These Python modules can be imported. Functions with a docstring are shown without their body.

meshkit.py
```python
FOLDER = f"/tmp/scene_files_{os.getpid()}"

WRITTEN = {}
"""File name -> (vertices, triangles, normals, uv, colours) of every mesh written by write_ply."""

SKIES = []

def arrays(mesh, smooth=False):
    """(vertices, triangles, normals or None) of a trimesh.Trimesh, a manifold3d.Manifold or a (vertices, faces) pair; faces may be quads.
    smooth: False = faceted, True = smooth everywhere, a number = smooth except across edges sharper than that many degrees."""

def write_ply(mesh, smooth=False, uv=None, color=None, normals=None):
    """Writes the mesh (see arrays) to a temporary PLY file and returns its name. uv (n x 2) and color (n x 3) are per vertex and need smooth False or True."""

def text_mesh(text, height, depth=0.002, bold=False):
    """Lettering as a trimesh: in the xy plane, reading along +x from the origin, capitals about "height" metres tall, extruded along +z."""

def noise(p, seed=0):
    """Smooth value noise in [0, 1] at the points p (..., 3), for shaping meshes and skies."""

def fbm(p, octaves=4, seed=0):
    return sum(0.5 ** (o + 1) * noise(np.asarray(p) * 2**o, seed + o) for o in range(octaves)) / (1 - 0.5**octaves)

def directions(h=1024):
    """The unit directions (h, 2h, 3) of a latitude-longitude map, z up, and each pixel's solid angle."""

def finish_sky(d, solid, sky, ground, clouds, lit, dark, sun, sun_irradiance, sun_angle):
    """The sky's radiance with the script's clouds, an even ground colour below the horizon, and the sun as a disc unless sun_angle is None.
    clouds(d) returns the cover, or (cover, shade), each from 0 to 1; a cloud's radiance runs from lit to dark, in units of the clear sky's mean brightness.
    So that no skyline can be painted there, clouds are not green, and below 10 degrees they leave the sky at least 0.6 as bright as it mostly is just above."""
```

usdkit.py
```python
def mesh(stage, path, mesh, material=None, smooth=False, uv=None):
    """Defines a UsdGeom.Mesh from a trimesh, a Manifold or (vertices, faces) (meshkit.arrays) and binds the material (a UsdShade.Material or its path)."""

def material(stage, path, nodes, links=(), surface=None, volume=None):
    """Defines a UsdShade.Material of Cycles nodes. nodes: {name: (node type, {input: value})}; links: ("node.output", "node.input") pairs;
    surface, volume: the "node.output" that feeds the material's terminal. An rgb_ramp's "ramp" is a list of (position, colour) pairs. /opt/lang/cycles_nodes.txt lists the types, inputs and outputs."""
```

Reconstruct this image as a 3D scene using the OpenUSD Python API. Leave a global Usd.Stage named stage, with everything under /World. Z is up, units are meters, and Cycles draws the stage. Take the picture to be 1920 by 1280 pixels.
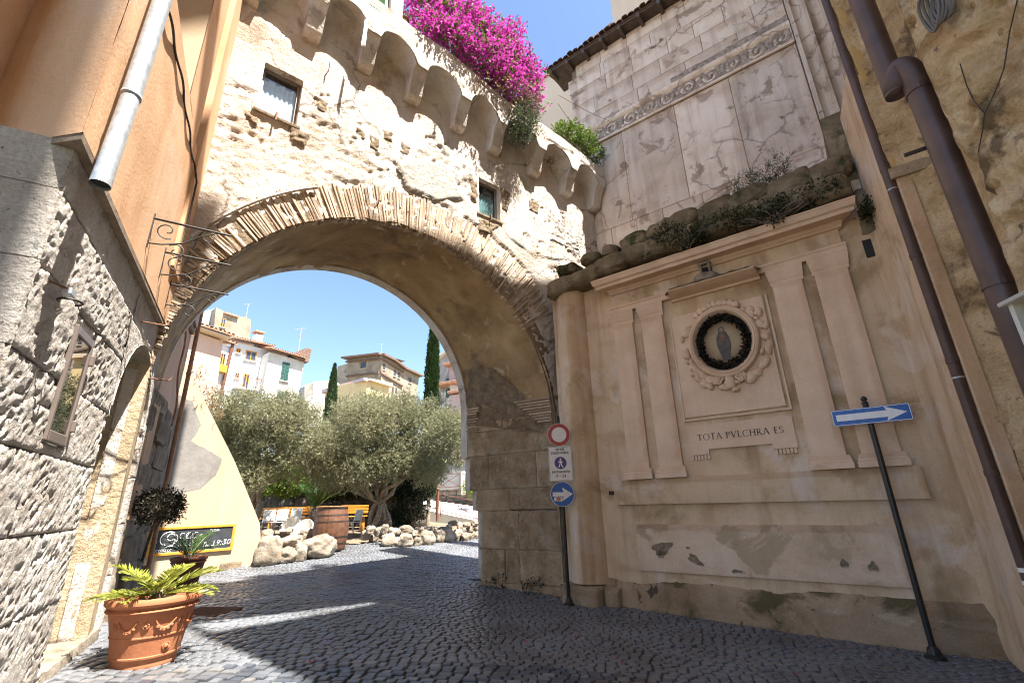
import math, random
import numpy as np, trimesh, shapely
import shapely.geometry as sg
from scipy.interpolate import RBFInterpolator
import meshkit, usdkit
from pxr import Usd, UsdGeom, UsdLux, UsdShade, Gf, Sdf, Vt

stage = Usd.Stage.CreateInMemory()
UsdGeom.SetStageUpAxis(stage, UsdGeom.Tokens.z)
UsdGeom.SetStageMetersPerUnit(stage, 1.0)
UsdGeom.Xform.Define(stage, '/World')
rad = math.radians

# ---------------------------------------------------------------- camera
FPX = 870.0
PITCH, ROLL = rad(19.0), rad(1.63)
CAM = np.array([0, 0, 1.6])
FW = np.array([0, math.cos(PITCH), math.sin(PITCH)])
R0, U0 = np.array([1., 0, 0]), np.array([0, -math.sin(PITCH), math.cos(PITCH)])
RT = math.cos(ROLL) * R0 - math.sin(ROLL) * U0
UP = math.sin(ROLL) * R0 + math.cos(ROLL) * U0
cam = UsdGeom.Camera.Define(stage, '/World/camera')
cam.CreateHorizontalApertureAttr(36.0)
cam.CreateVerticalApertureAttr(36.0 * 682 / 1024)
cam.CreateFocalLengthAttr(36.0 * FPX / 1920)
cam.CreateClippingRangeAttr(Gf.Vec2f(0.05, 2000))
cam.CreateExposureAttr(2.15)
cam.AddTransformOp().Set(Gf.Matrix4d(*RT, 0, *UP, 0, *(-FW), 0, *CAM, 1))

# ---------------------------------------------------------------- sky and sun
SUN_AZ, SUN_EL = 125.0, 65.0
usdkit.material(stage, '/World/Looks/sky_air', {
    'sky': ('sky_texture', {'sky_type': 'single_scattering', 'sun_disc': False, 'sun_elevation': rad(SUN_EL), 'sun_rotation': rad(SUN_AZ),
                            'altitude': 200.0, 'air_density': 1.0, 'aerosol_density': 0.8, 'ozone_density': 2.5}),
    'bg': ('background_shader', {'strength': 0.075})}, [('sky.color', 'bg.color')], surface='bg.background')
dome = UsdLux.DomeLight.Define(stage, '/World/sky')
UsdShade.MaterialBindingAPI.Apply(dome.GetPrim()).Bind(UsdShade.Material.Get(stage, '/World/Looks/sky_air'))
dome.GetPrim().SetCustomDataByKey('kind', 'structure')
sun = UsdLux.DistantLight.Define(stage, '/World/sun')
sun.CreateNormalizeAttr(True)
sun.CreateIntensityAttr(1.25)
sun.CreateAngleAttr(0.53)
sun.CreateColorAttr(Gf.Vec3f(1.0, 0.94, 0.85))
sun.AddRotateXYZOp().Set(Gf.Vec3f(90 - SUN_EL, 0, 180 - SUN_AZ))


def ray(x, y):
    return FW * FPX + RT * (x - 960) - UP * (y - 640)


def at_depth(x, y, d):
    return CAM + ray(x, y) * (d / FPX)


def at_z(x, y, z):
    r = ray(x, y)
    return CAM + r * ((z - CAM[2]) / r[2])


# ---------------------------------------------------------------- scene-graph helpers
used, BASE = {}, {}


def nm(parent, name):
    k = (parent, name)
    n = used.get(k, -1) + 1
    used[k] = n
    return f"{parent}/{name}" + (f"_{n:03d}" if n else "")


def tag(prim, label=None, cat=None, group=None, kind=None):
    for k, v in (('label', label), ('category', cat), ('group', group), ('kind', kind)):
        if v:
            prim.SetCustomDataByKey(k, v)


def thing(name, label, cat, base=(0, 0, 0), group=None, kind=None):
    p = nm('/World', name)
    x = UsdGeom.Xform.Define(stage, p)
    x.AddTranslateOp().Set(Gf.Vec3d(*map(float, base)))
    x.AddRotateZOp().Set(0.0)
    BASE[p] = np.array(base, float)
    tag(x.GetPrim(), label, cat, group, kind)
    return p


def base_of(p):
    while p and p not in BASE:
        p = p.rpartition('/')[0]
    return BASE.get(p, np.zeros(3))


def part(parent, name, mesh, mat, smooth=False, label=None, kind=None):
    v, f = mesh
    p = nm(parent, name)
    m = usdkit.mesh(stage, p, (np.asarray(v) - base_of(parent), f), '/World/Looks/' + mat, smooth=smooth)
    tag(m.GetPrim(), label=label, kind=kind)
    return p


def solo(name, mesh, mat, label=None, cat=None, group=None, kind=None, smooth=False):
    p = nm('/World', name)
    m = usdkit.mesh(stage, p, mesh, '/World/Looks/' + mat, smooth=smooth)
    tag(m.GetPrim(), label, cat, group, kind)
    return p


def copy_of(src, name, label, cat, loc, rot=0.0, scale=None, group=None):
    p = nm('/World', name)
    x = UsdGeom.Xform.Define(stage, p)
    x.GetPrim().GetReferences().AddInternalReference(src)
    x.GetPrim().SetInstanceable(True)
    x.ClearXformOpOrder()
    x.AddTranslateOp().Set(Gf.Vec3d(*map(float, loc)))
    x.AddRotateZOp().Set(float(rot))
    if scale:
        x.AddScaleOp().Set(Gf.Vec3f(*scale))
    tag(x.GetPrim(), label, cat, group)
    return p


# ---------------------------------------------------------------- mesh helpers (everything is a (v, f) pair of triangles)
def cat(ms):
    vs, fs, n = [], [], 0
    for v, f in ms:
        v, f = np.asarray(v, float), np.asarray(f, int)
        vs.append(v)
        fs.append(f + n)
        n += len(v)
    return np.vstack(vs), np.vstack(fs)


def tri(q):
    q = np.asarray(q, int)
    return np.vstack([q[:, [0, 1, 2]], q[:, [0, 2, 3]]])


def tm(m):
    return np.array(m.vertices), np.array(m.faces)


def move(m, t):
    return np.asarray(m[0]) + np.asarray(t, float), m[1]


def rotz(m, deg, c=(0, 0, 0)):
    a = rad(deg)
    v = np.asarray(m[0], float) - c
    return np.stack([v[:, 0] * math.cos(a) - v[:, 1] * math.sin(a), v[:, 0] * math.sin(a) + v[:, 1] * math.cos(a), v[:, 2]], 1) + c, m[1]


_sg = np.array([(x, y, z) for x in (-1, 1) for y in (-1, 1) for z in (-1, 1)], float)


def _cb():
    pts, key = [], []
    for s in _sg:
        for k in range(3):
            w = np.array([1., 1, 1]) * 0.8
            w[k] = 1.0
            pts.append(s * w)
            key.append((s, k))
    h = trimesh.Trimesh(np.array(pts), process=False).convex_hull
    hv = np.array(h.vertices)
    order = [int(np.argmin(np.linalg.norm(np.array(pts) - p, axis=1))) for p in hv]
    return [key[i] for i in order], np.array(h.faces)


_CBK, _CBF = _cb()
_CBS = np.array([k[0] for k in _CBK])
_CBW = np.array([[1.0 if j == k[1] else 0.0 for j in range(3)] for k in _CBK])


def box(x0, x1, y0, y1, z0, z1, c=0.0):
    """a box; c chamfers its edges"""
    ce = np.array([(x0 + x1) / 2, (y0 + y1) / 2, (z0 + z1) / 2])
    h = np.abs(np.array([x1 - x0, y1 - y0, z1 - z0])) / 2
    if c <= 0:
        v = _sg * h + ce
        f = tri([(0, 1, 3, 2), (4, 6, 7, 5), (0, 4, 5, 1), (2, 3, 7, 6), (0, 2, 6, 4), (1, 5, 7, 3)])
        return v, f
    c = min(c, 0.45 * h.min())
    v = _CBS * (h - c * (1 - _CBW)) + ce
    return v, _CBF


class Fr:
    """a wall's own frame: u along it (azimuth az), d out of its face, z up"""
    def __init__(s, x, y, az):
        a = rad(az)
        s.o = np.array([x, y, 0.0])
        s.az = az
        s.u = np.array([math.sin(a), math.cos(a), 0])
        s.n = np.array([s.u[1], -s.u[0], 0])

    def p(s, u, d, z):
        u, d, z = np.broadcast_arrays(np.asarray(u, float), np.asarray(d, float), np.asarray(z, float))
        return s.o + u[..., None] * s.u + d[..., None] * s.n + z[..., None] * np.array([0, 0, 1.0])

    def tf(s, m):
        v, f = m
        v = np.asarray(v)
        return s.p(v[:, 0], v[:, 1], v[:, 2]), np.asarray(f)[:, ::-1]

    def box(s, u0, u1, d0, d1, z0, z1, c=0.0):
        return s.tf(box(u0, u1, d0, d1, z0, z1, c))

    def hit(s, x, y, d=0.0):
        """(u, z) where the picture's line of sight x, y meets the plane at d"""
        r = ray(x, y)
        t = ((s.o + s.n * d - CAM) @ s.n) / (r @ s.n)
        q = CAM + r * t
        return float((q - s.o) @ s.u), float(q[2])


def frame2(a, b):
    a, b = np.array(a[:2], float), np.array(b[:2], float)
    d = b - a
    return Fr(a[0], a[1], math.degrees(math.atan2(d[0], d[1]))), float(np.hypot(*d))


def prism(poly, d0, d1):
    """polygon in (u, z) extruded along d (frame coordinates)"""
    pg = poly if hasattr(poly, 'exterior') else sg.Polygon(poly)
    pg = sg.polygon.orient(pg)
    m = trimesh.creation.extrude_polygon(pg, abs(d1 - d0), engine='earcut')
    v = np.array(m.vertices)
    f = np.array(m.faces)
    out = np.stack([v[:, 0], v[:, 2] + min(d0, d1), v[:, 1]], 1)
    return out, f[:, ::-1]


def sweep(profile, u0, u1, mit0=0.0, mit1=0.0, n_=1, amp=0.0, seed=0):
    """a moulding: profile of (d, z) points run along u; mit: mitre of its ends"""
    pr = np.array(profile, float)
    n = len(pr)
    a = np.stack([u0 - mit0 * pr[:, 0], pr[:, 0], pr[:, 1]], 1)
    b = np.stack([u1 + mit1 * pr[:, 0], pr[:, 0], pr[:, 1]], 1)
    v = np.vstack([a * (1 - t) + b * t for t in np.linspace(0, 1, n_ + 1)])
    if amp:                                              # weathered: chipped and uneven along its length
        w = fb(v + seed, 3.0, 4, seed) * amp + np.minimum(0, fb(v + seed, 9.0, 2, seed + 4) + .25) * amp * 2.5
        v = v + np.stack([0 * w, w * (v[:, 1] > .02), .6 * fb(v + 5 + seed, 4.0, 3, seed) * amp], 1)
    q = [(j * n + i, j * n + (i + 1) % n, (j + 1) * n + (i + 1) % n, (j + 1) * n + i) for j in range(n_) for i in range(n)]
    f = tri(q)
    tr = trimesh.creation.triangulate_polygon(sg.Polygon(pr), engine='earcut')
    pv, pf = np.array(tr[0]), np.array(tr[1])
    idx = np.array([int(np.argmin(np.linalg.norm(pr - p, axis=1))) for p in pv])
    pf = idx[pf]
    return v, np.vstack([f, pf[:, ::-1], pf + n * n_])


def grid(nu, nv):
    i, j = np.meshgrid(np.arange(nu - 1), np.arange(nv - 1), indexing='ij')
    a = (i * nv + j).ravel()
    return a, np.stack([a, a + nv, a + nv + 1, a + 1], 1)


def fb(p, sc, oc=4, seed=0):
    return meshkit.fbm(np.asarray(p, float) * sc, oc, seed) * 2 - 1


def rough_block(u0, u1, z0, z1, d0, d1, res=0.05, amp=0.015, er=0.02, sc=6.0, seed=0, pit=0.0):
    """a squared stone with a rough, round-edged face (frame coordinates)"""
    nu, nz = max(3, int(round((u1 - u0) / res)) + 1), max(3, int(round((z1 - z0) / res)) + 1)
    U, Z = np.meshgrid(np.linspace(u0, u1, nu), np.linspace(z0, z1, nz), indexing='ij')
    e = np.minimum(np.minimum(U - u0, u1 - U), np.minimum(Z - z0, z1 - Z))
    P = np.stack([U, Z, np.full_like(U, seed * 3.7)], -1)
    D = d1 + amp * fb(P, sc, 4, seed) - er * np.clip(1 - e / (2.2 * er + 1e-6), 0, 1) ** 2
    if pit:
        D -= pit * np.clip((meshkit.noise(P * 30, seed + 5) - 0.64) / 0.2, 0, 1) * np.clip((meshkit.noise(P * 3.5, seed + 6) - 0.3) / 0.3, 0, 1)
    wob = 0.25 * er
    v = np.stack([U + wob * fb(P + 9, 9, 2, seed), D, Z + wob * fb(P + 17, 9, 2, seed)], -1).reshape(-1, 3)
    _, q = grid(nu, nz)
    f = tri(q)
    ring = [i * nz for i in range(nu)] + [(nu - 1) * nz + j for j in range(1, nz)] + [i * nz + nz - 1 for i in range(nu - 2, -1, -1)] + [j for j in range(nz - 2, 0, -1)]
    n = len(v)
    back = v[ring].copy()
    back[:, 1] = d0
    m = len(ring)
    sk = [(ring[k], n + k, n + (k + 1) % m, ring[(k + 1) % m]) for k in range(m)]
    return np.vstack([v, back]), np.vstack([f[:, ::-1], tri(sk)[:, ::-1]])


def quad(u0, u1, d, z0, z1):
    """a single sheet in frame coordinates (a pane)"""
    return np.array([(u0, d, z0), (u1, d, z0), (u1, d, z1), (u0, d, z1)], float), np.array([(0, 1, 2), (0, 2, 3)])


def tube(pts, r, sides=8, cap=True):
    pts = np.asarray(pts, float)
    n = len(pts)
    r = np.broadcast_to(np.asarray(r, float), n)
    t = np.gradient(pts, axis=0)
    t /= np.maximum(np.linalg.norm(t, axis=1, keepdims=True), 1e-9)
    up = np.array([0, 0, 1.0]) if abs(t[0][2]) < 0.9 else np.array([1.0, 0, 0])
    a = np.cross(up, t[0])
    a /= np.linalg.norm(a)
    vs = []
    for i in range(n):
        a = a - t[i] * (a @ t[i])
        a /= max(np.linalg.norm(a), 1e-9)
        b = np.cross(t[i], a)
        th = np.arange(sides) * 2 * np.pi / sides
        vs.append(pts[i] + r[i] * (np.cos(th)[:, None] * a + np.sin(th)[:, None] * b))
    v = np.vstack(vs)
    q = [(i * sides + k, i * sides + (k + 1) % sides, (i + 1) * sides + (k + 1) % sides, (i + 1) * sides + k) for i in range(n - 1) for k in range(sides)]
    f = tri(q)
    if cap:
        v = np.vstack([v, pts[0], pts[-1]])
        c0, c1 = len(v) - 2, len(v) - 1
        e = (n - 1) * sides
        f = np.vstack([f, [(c0, (k + 1) % sides, k) for k in range(sides)], [(c1, e + k, e + (k + 1) % sides) for k in range(sides)]])
    return v, f


def lathe(prof, n=24, c=(0, 0, 0)):
    pr = np.asarray(prof, float)
    th = np.arange(n) * 2 * np.pi / n
    v = np.stack([pr[:, None, 0] * np.cos(th), pr[:, None, 0] * np.sin(th), np.repeat(pr[:, 1:2], n, 1)], -1).reshape(-1, 3) + c
    m = len(pr)
    q = [(i * n + k, i * n + (k + 1) % n, (i + 1) * n + (k + 1) % n, (i + 1) * n + k) for i in range(m - 1) for k in range(n)]
    return v, tri(q)


def stone(c, s, seed=0, rot=0.0, sub=2, amp=0.35, flat=0.0, tilt=0.0, pw=0.72):
    """a rough boulder centred at c with half sizes s"""
    m = trimesh.creation.icosphere(subdivisions=sub)
    v = np.array(m.vertices)
    v = np.sign(v) * np.abs(v) ** pw
    v /= np.abs(v).max()
    v = v * (1 + amp * fb(v + seed * 7.3, 1.1, 3, seed))[:, None] + 0.09 * fb(v + seed * 3.1, 4.0, 2, seed + 3)[:, None] * v
    v = v * np.asarray(s, float)
    if flat:
        v[:, 2] = np.maximum(v[:, 2], -flat * s[2])
    if tilt:
        a = rad(tilt)
        v = np.stack([v[:, 0] * math.cos(a) - v[:, 2] * math.sin(a), v[:, 1], v[:, 0] * math.sin(a) + v[:, 2] * math.cos(a)], 1)
    return move(rotz((v, np.array(m.faces)), rot), c)


def leaves(pos, dirs, length, width, rng, fold=0.0, up=None):
    """diamond leaves at pos along dirs"""
    n = len(pos)
    d = dirs / np.maximum(np.linalg.norm(dirs, axis=1, keepdims=True), 1e-9)
    rv = rng.normal(size=(n, 3))
    if up is not None:
        rv = rv * 0.5 + np.asarray(up)
    w = np.cross(d, rv)
    w /= np.maximum(np.linalg.norm(w, axis=1, keepdims=True), 1e-9)
    L = np.broadcast_to(np.asarray(length, float), (n,))[:, None]
    W = np.broadcast_to(np.asarray(width, float), (n,))[:, None]
    a = pos
    b = pos + d * L * 0.5 + w * W * 0.5
    c = pos + d * L
    e = pos + d * L * 0.5 - w * W * 0.5
    v = np.stack([a, b, c, e], 1).reshape(-1, 3)
    k = np.arange(n)[:, None] * 4
    f = np.vstack([k + [0, 1, 2], k + [0, 2, 3]])
    return v, f


# ---------------------------------------------------------------- materials
def look(name, nodes, links, surface='p.BSDF'):
    usdkit.material(stage, '/World/Looks/' + name, nodes, links, surface=surface)


def plain(name, col, rough=0.6, metal=0.0, var=0.0, sc=8.0, bump=0.0, bsc=60.0, spec=0.5):
    nodes = {'p': ('principled_bsdf', {'base_color': col, 'roughness': rough, 'metallic': metal, 'specular_ior_level': spec})}
    links = []
    if var:
        lo = tuple(max(0, c * (1 - var)) for c in col)
        hi = tuple(min(1, c * (1 + var)) for c in col)
        nodes.update({'g': ('geometry', {}), 'n': ('noise_texture', {'scale': sc, 'detail': 6.0, 'roughness': 0.6}), 'r': ('rgb_ramp', {'ramp': [(0.3, lo), (0.7, hi)]})})
        links += [('g.position', 'n.vector'), ('n.fac', 'r.fac'), ('r.color', 'p.base_color')]
    if bump:
        nodes.update({'g': ('geometry', {}), 'n2': ('noise_texture', {'scale': bsc, 'detail': 4.0}), 'b': ('bump', {'strength': bump, 'distance': 0.01})})
        links += [('g.position', 'n2.vector'), ('n2.fac', 'b.height'), ('b.normal', 'p.normal')]
    look(name, nodes, links)


def wall(name, ramp, sc=1.2, patch=None, psc=1.6, pth=(0.55, 0.62), patch2=None, p2sc=3.0, p2th=(0.6, 0.66), streak=0.25, ssc=3.0, scol=(0.5, 0.42, 0.34), grain=0.2, gsc=45.0,
         bump=0.5, bsc=14.0, bdist=0.02, rough=0.92, cracks=None, pits=0.0, pitsc=22.0, pitcol=(0.05, 0.04, 0.03), island=0.0):
    """weathered masonry: broad tone, patches of other render, rain streaks, grain, pits, fine relief"""
    N = {'g': ('geometry', {}), 'p': ('principled_bsdf', {'roughness': rough, 'specular_ior_level': 0.25}),
         'n1': ('noise_texture', {'scale': sc, 'detail': 8.0, 'roughness': 0.62, 'distortion': 0.3}), 'r1': ('rgb_ramp', {'ramp': ramp}),
         'n4': ('noise_texture', {'scale': gsc, 'detail': 5.0, 'roughness': 0.65}), 'r4': ('rgb_ramp', {'ramp': [(0.25, (1 - grain,) * 3), (0.75, (1 + 0.0,) * 3)]}),
         'm4': ('mix_color', {'blend_type': 'multiply', 'fac': 1.0}),
         'nb': ('noise_texture', {'scale': bsc, 'detail': 10.0, 'roughness': 0.68}), 'b': ('bump', {'strength': bump, 'distance': bdist})}
    K = [('g.position', 'n1.vector'), ('n1.fac', 'r1.fac'), ('g.position', 'n4.vector'), ('n4.fac', 'r4.fac'), ('g.position', 'nb.vector'), ('nb.fac', 'b.height'), ('b.normal', 'p.normal')]
    cur = 'r1.color'
    for i, (pc, ps, pt) in enumerate(((patch, psc, pth), (patch2, p2sc, p2th))):
        if pc is None:
            continue
        a = 'pp%d' % i
        N.update({a + 'v': ('mapping', {'location': (3.1 * (i + 1), 7.7, 1.3)}), a + 'n': ('noise_texture', {'scale': ps, 'detail': 9.0, 'roughness': 0.6, 'distortion': 0.5}), a + 'r': ('rgb_ramp', {'ramp': [(pt[0], (0, 0, 0)), (pt[1], (1, 1, 1))]}),
                  a + 'm': ('mix_color', {'blend_type': 'mix', 'b': pc})})
        K += [('g.position', a + 'v.vector'), (a + 'v.vector', a + 'n.vector'), (a + 'n.fac', a + 'r.fac'), (a + 'r.color', a + 'm.fac'), (cur, a + 'm.a')]
        cur = a + 'm.result'
    if streak:
        N.update({'sv': ('mapping', {'scale': (1, 1, 0.09)}), 'sn': ('noise_texture', {'scale': ssc, 'detail': 7.0, 'roughness': 0.6}), 'sr': ('rgb_ramp', {'ramp': [(0.48, (0, 0, 0)), (0.75, (streak,) * 3)]}),
                  'sm': ('mix_color', {'blend_type': 'multiply', 'b': scol})})
        K += [('g.position', 'sv.vector'), ('sv.vector', 'sn.vector'), ('sn.fac', 'sr.fac'), ('sr.color', 'sm.fac'), (cur, 'sm.a')]
        cur = 'sm.result'
    if cracks:
        csc, cw, cc_, cf = cracks
        N.update({'kn': ('noise_texture', {'scale': csc * 2.2, 'detail': 5.0, 'roughness': 0.6}), 'km': ('vector_math', {'math_type': 'multiply_add', 'vector2': (0.45 / csc,) * 3}), 'kv': ('voronoi_texture', {'feature': 'distance_to_edge', 'scale': csc}),
                  'kr': ('rgb_ramp', {'ramp': [(0.0, (cf,) * 3), (cw * 0.4, (cf * 0.7,) * 3), (cw, (0, 0, 0))]}), 'kx': ('mix_color', {'blend_type': 'mix', 'b': cc_}),
                  'ko': ('noise_texture', {'scale': csc * 0.6, 'detail': 3.0}), 'kq': ('rgb_ramp', {'ramp': [(0.46, (0, 0, 0)), (0.56, (1, 1, 1))]}), 'kz': ('mix_color', {'blend_type': 'multiply', 'fac': 1.0})})
        K += [('g.position', 'kn.vector'), ('kn.color', 'km.vector1'), ('g.position', 'km.vector3'), ('km.vector', 'kv.vector'), ('kv.distance', 'kr.fac'), ('g.position', 'ko.vector'), ('ko.fac', 'kq.fac'), ('kr.color', 'kz.a'), ('kq.color', 'kz.b'), ('kz.result', 'kx.fac'), (cur, 'kx.a')]
        cur = 'kx.result'
    if pits:
        N.update({'qn': ('noise_texture', {'scale': pitsc, 'detail': 5.0, 'roughness': 0.7}), 'qr': ('rgb_ramp', {'ramp': [(0.62, (0, 0, 0)), (0.7, (pits,) * 3)]}), 'qm': ('mix_color', {'blend_type': 'mix', 'b': pitcol})})
        K += [('g.position', 'qn.vector'), ('qn.fac', 'qr.fac'), ('qr.color', 'qm.fac'), (cur, 'qm.a')]
        cur = 'qm.result'
    if island:
        N.update({'ir': ('rgb_ramp', {'ramp': [(0, (1 - island,) * 3), (1, (1 + island * 0.3,) * 3)]}), 'oi': ('object_info', {}), 'im': ('mix_color', {'blend_type': 'multiply', 'fac': 1.0, 'use_clamp': False})})
        K += [('oi.random', 'ir.fac'), ('ir.color', 'im.b'), (cur, 'im.a')]
        cur = 'im.result'
    K += [(cur, 'm4.a'), ('r4.color', 'm4.b'), ('m4.result', 'p.base_color')]
    look(name, N, K)


def leafmat(name, ramp, trans=0.35, rough=0.55):
    look(name, {'g': ('geometry', {}), 'r': ('rgb_ramp', {'ramp': ramp}), 'p': ('principled_bsdf', {'roughness': rough, 'specular_ior_level': 0.3}), 't': ('translucent_bsdf', {}), 'x': ('mix_closure', {'fac': trans})},
         [('g.random_per_island', 'r.fac'), ('r.color', 'p.base_color'), ('r.color', 't.color'), ('p.BSDF', 'x.closure1'), ('t.BSDF', 'x.closure2')], surface='x.closure')


def glassmat(name, tint=(0.8, 0.85, 0.85), refl=0.12, rough=0.02):
    look(name, {'t': ('transparent_bsdf', {'color': tint}), 'g': ('glossy_bsdf', {'roughness': rough}), 'x': ('mix_closure', {'fac': refl})},
         [('t.BSDF', 'x.closure1'), ('g.BSDF', 'x.closure2')], surface='x.closure')


wall('arch_plaster', [(0.28, (0.42, 0.32, 0.24)), (0.42, (0.68, 0.58, 0.48)), (0.58, (0.78, 0.71, 0.63)), (0.75, (0.82, 0.77, 0.71))], sc=1.1, patch=(0.50, 0.455, 0.39), psc=1.3, pth=(0.60, 0.66), patch2=(0.74, 0.58, 0.46), p2sc=0.8, p2th=(0.58, 0.72),
     streak=0.5, scol=(0.5, 0.41, 0.33), pits=0.7, pitsc=20.0, pitcol=(0.30, 0.22, 0.16), bump=1.0, bsc=16.0, bdist=0.05, grain=0.3, cracks=(0.8, 0.02, (0.16, 0.11, 0.08), 0.8))
wall('orange_plaster', [(0.3, (0.56, 0.32, 0.17)), (0.5, (0.66, 0.41, 0.245)), (0.7, (0.70, 0.47, 0.31))], sc=0.9, streak=0.5, scol=(0.76, 0.62, 0.52), ssc=5.0, bump=0.25, bsc=30, grain=0.12, patch=(0.68, 0.52, 0.39), psc=0.7, pth=(0.55, 0.7))
wall('old_repair', [(0.3, (0.40, 0.36, 0.31)), (0.5, (0.52, 0.48, 0.42)), (0.7, (0.60, 0.56, 0.50))], sc=4.0, streak=0.2, bump=0.9, bsc=20, bdist=0.04, grain=0.3, pits=0.6, pitsc=22, pitcol=(0.2, 0.15, 0.11))
wall('cream_plaster', [(0.3, (0.43, 0.325, 0.215)), (0.7, (0.52, 0.41, 0.29))], sc=0.8, streak=0.2, bump=0.2, bsc=30, grain=0.08)
wall('grey_render', [(0.3, (0.19, 0.175, 0.16)), (0.7, (0.30, 0.28, 0.26))], sc=2.0, streak=0.2, bump=0.5, grain=0.2)
wall('travertine', [(0.3, (0.54, 0.47, 0.40)), (0.5, (0.76, 0.69, 0.62)), (0.72, (0.82, 0.78, 0.72))], sc=2.2, streak=0.25, pits=0.95, pitsc=24.0, pitcol=(0.13, 0.09, 0.07), bump=1.0, bsc=30, bdist=0.06, grain=0.35, island=0.12)
wall('pier_stone', [(0.3, (0.32, 0.24, 0.15)), (0.5, (0.52, 0.40, 0.265)), (0.72, (0.62, 0.50, 0.35))], sc=3.0, streak=0.35, scol=(0.42, 0.34, 0.26), pits=0.8, pitsc=15.0, pitcol=(0.07, 0.05, 0.03), bump=0.8, bsc=22, bdist=0.04, grain=0.35, island=0.22)
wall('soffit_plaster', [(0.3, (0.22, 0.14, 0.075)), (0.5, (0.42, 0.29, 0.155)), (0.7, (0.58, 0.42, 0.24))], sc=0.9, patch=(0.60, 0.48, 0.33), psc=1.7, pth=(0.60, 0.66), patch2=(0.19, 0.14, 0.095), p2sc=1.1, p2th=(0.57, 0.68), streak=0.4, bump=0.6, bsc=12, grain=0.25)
wall('rubble_core', [(0.3, (0.22, 0.16, 0.105)), (0.7, (0.44, 0.34, 0.23))], sc=7.0, streak=0.3, pits=0.7, pitsc=18, bump=1.0, bsc=22, bdist=0.06, grain=0.4)
wall('brick_clay', [(0.3, (0.46, 0.33, 0.23)), (0.7, (0.70, 0.57, 0.44))], sc=4.0, streak=0.2, bump=0.6, bsc=30, grain=0.35, island=0.45)
wall('facade_plaster', [(0.28, (0.42, 0.285, 0.165)), (0.45, (0.60, 0.435, 0.28)), (0.6, (0.66, 0.485, 0.325)), (0.75, (0.72, 0.545, 0.385))], sc=1.3, patch=(0.66, 0.52, 0.40), psc=1.3, pth=(0.54, 0.60), patch2=(0.40, 0.275, 0.15), p2sc=0.9, p2th=(0.55, 0.66), streak=0.7, scol=(0.46, 0.36, 0.25), bump=0.35, bsc=25, grain=0.18, pits=0.5, pitsc=30, pitcol=(0.2, 0.14, 0.085))
wall('stucco', [(0.3, (0.62, 0.43, 0.29)), (0.7, (0.74, 0.54, 0.39))], sc=2.5, streak=0.3, bump=0.25, bsc=40, grain=0.15)
wall('panel_plaster', [(0.3, (0.50, 0.36, 0.235)), (0.5, (0.64, 0.47, 0.33)), (0.7, (0.73, 0.57, 0.43))], sc=1.6, patch=(0.46, 0.34, 0.22), psc=1.4, pth=(0.54, 0.58), streak=0.35, bump=0.4, bsc=22, grain=0.2)
wall('socle_plaster', [(0.3, (0.24, 0.17, 0.10)), (0.5, (0.42, 0.31, 0.20)), (0.7, (0.55, 0.42, 0.29))], sc=1.5, patch=(0.14, 0.115, 0.06), psc=1.5, pth=(0.52, 0.62), patch2=(0.11, 0.09, 0.07), p2sc=3.0, p2th=(0.62, 0.66), streak=0.3, bump=0.6, bsc=18, grain=0.3)
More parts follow.
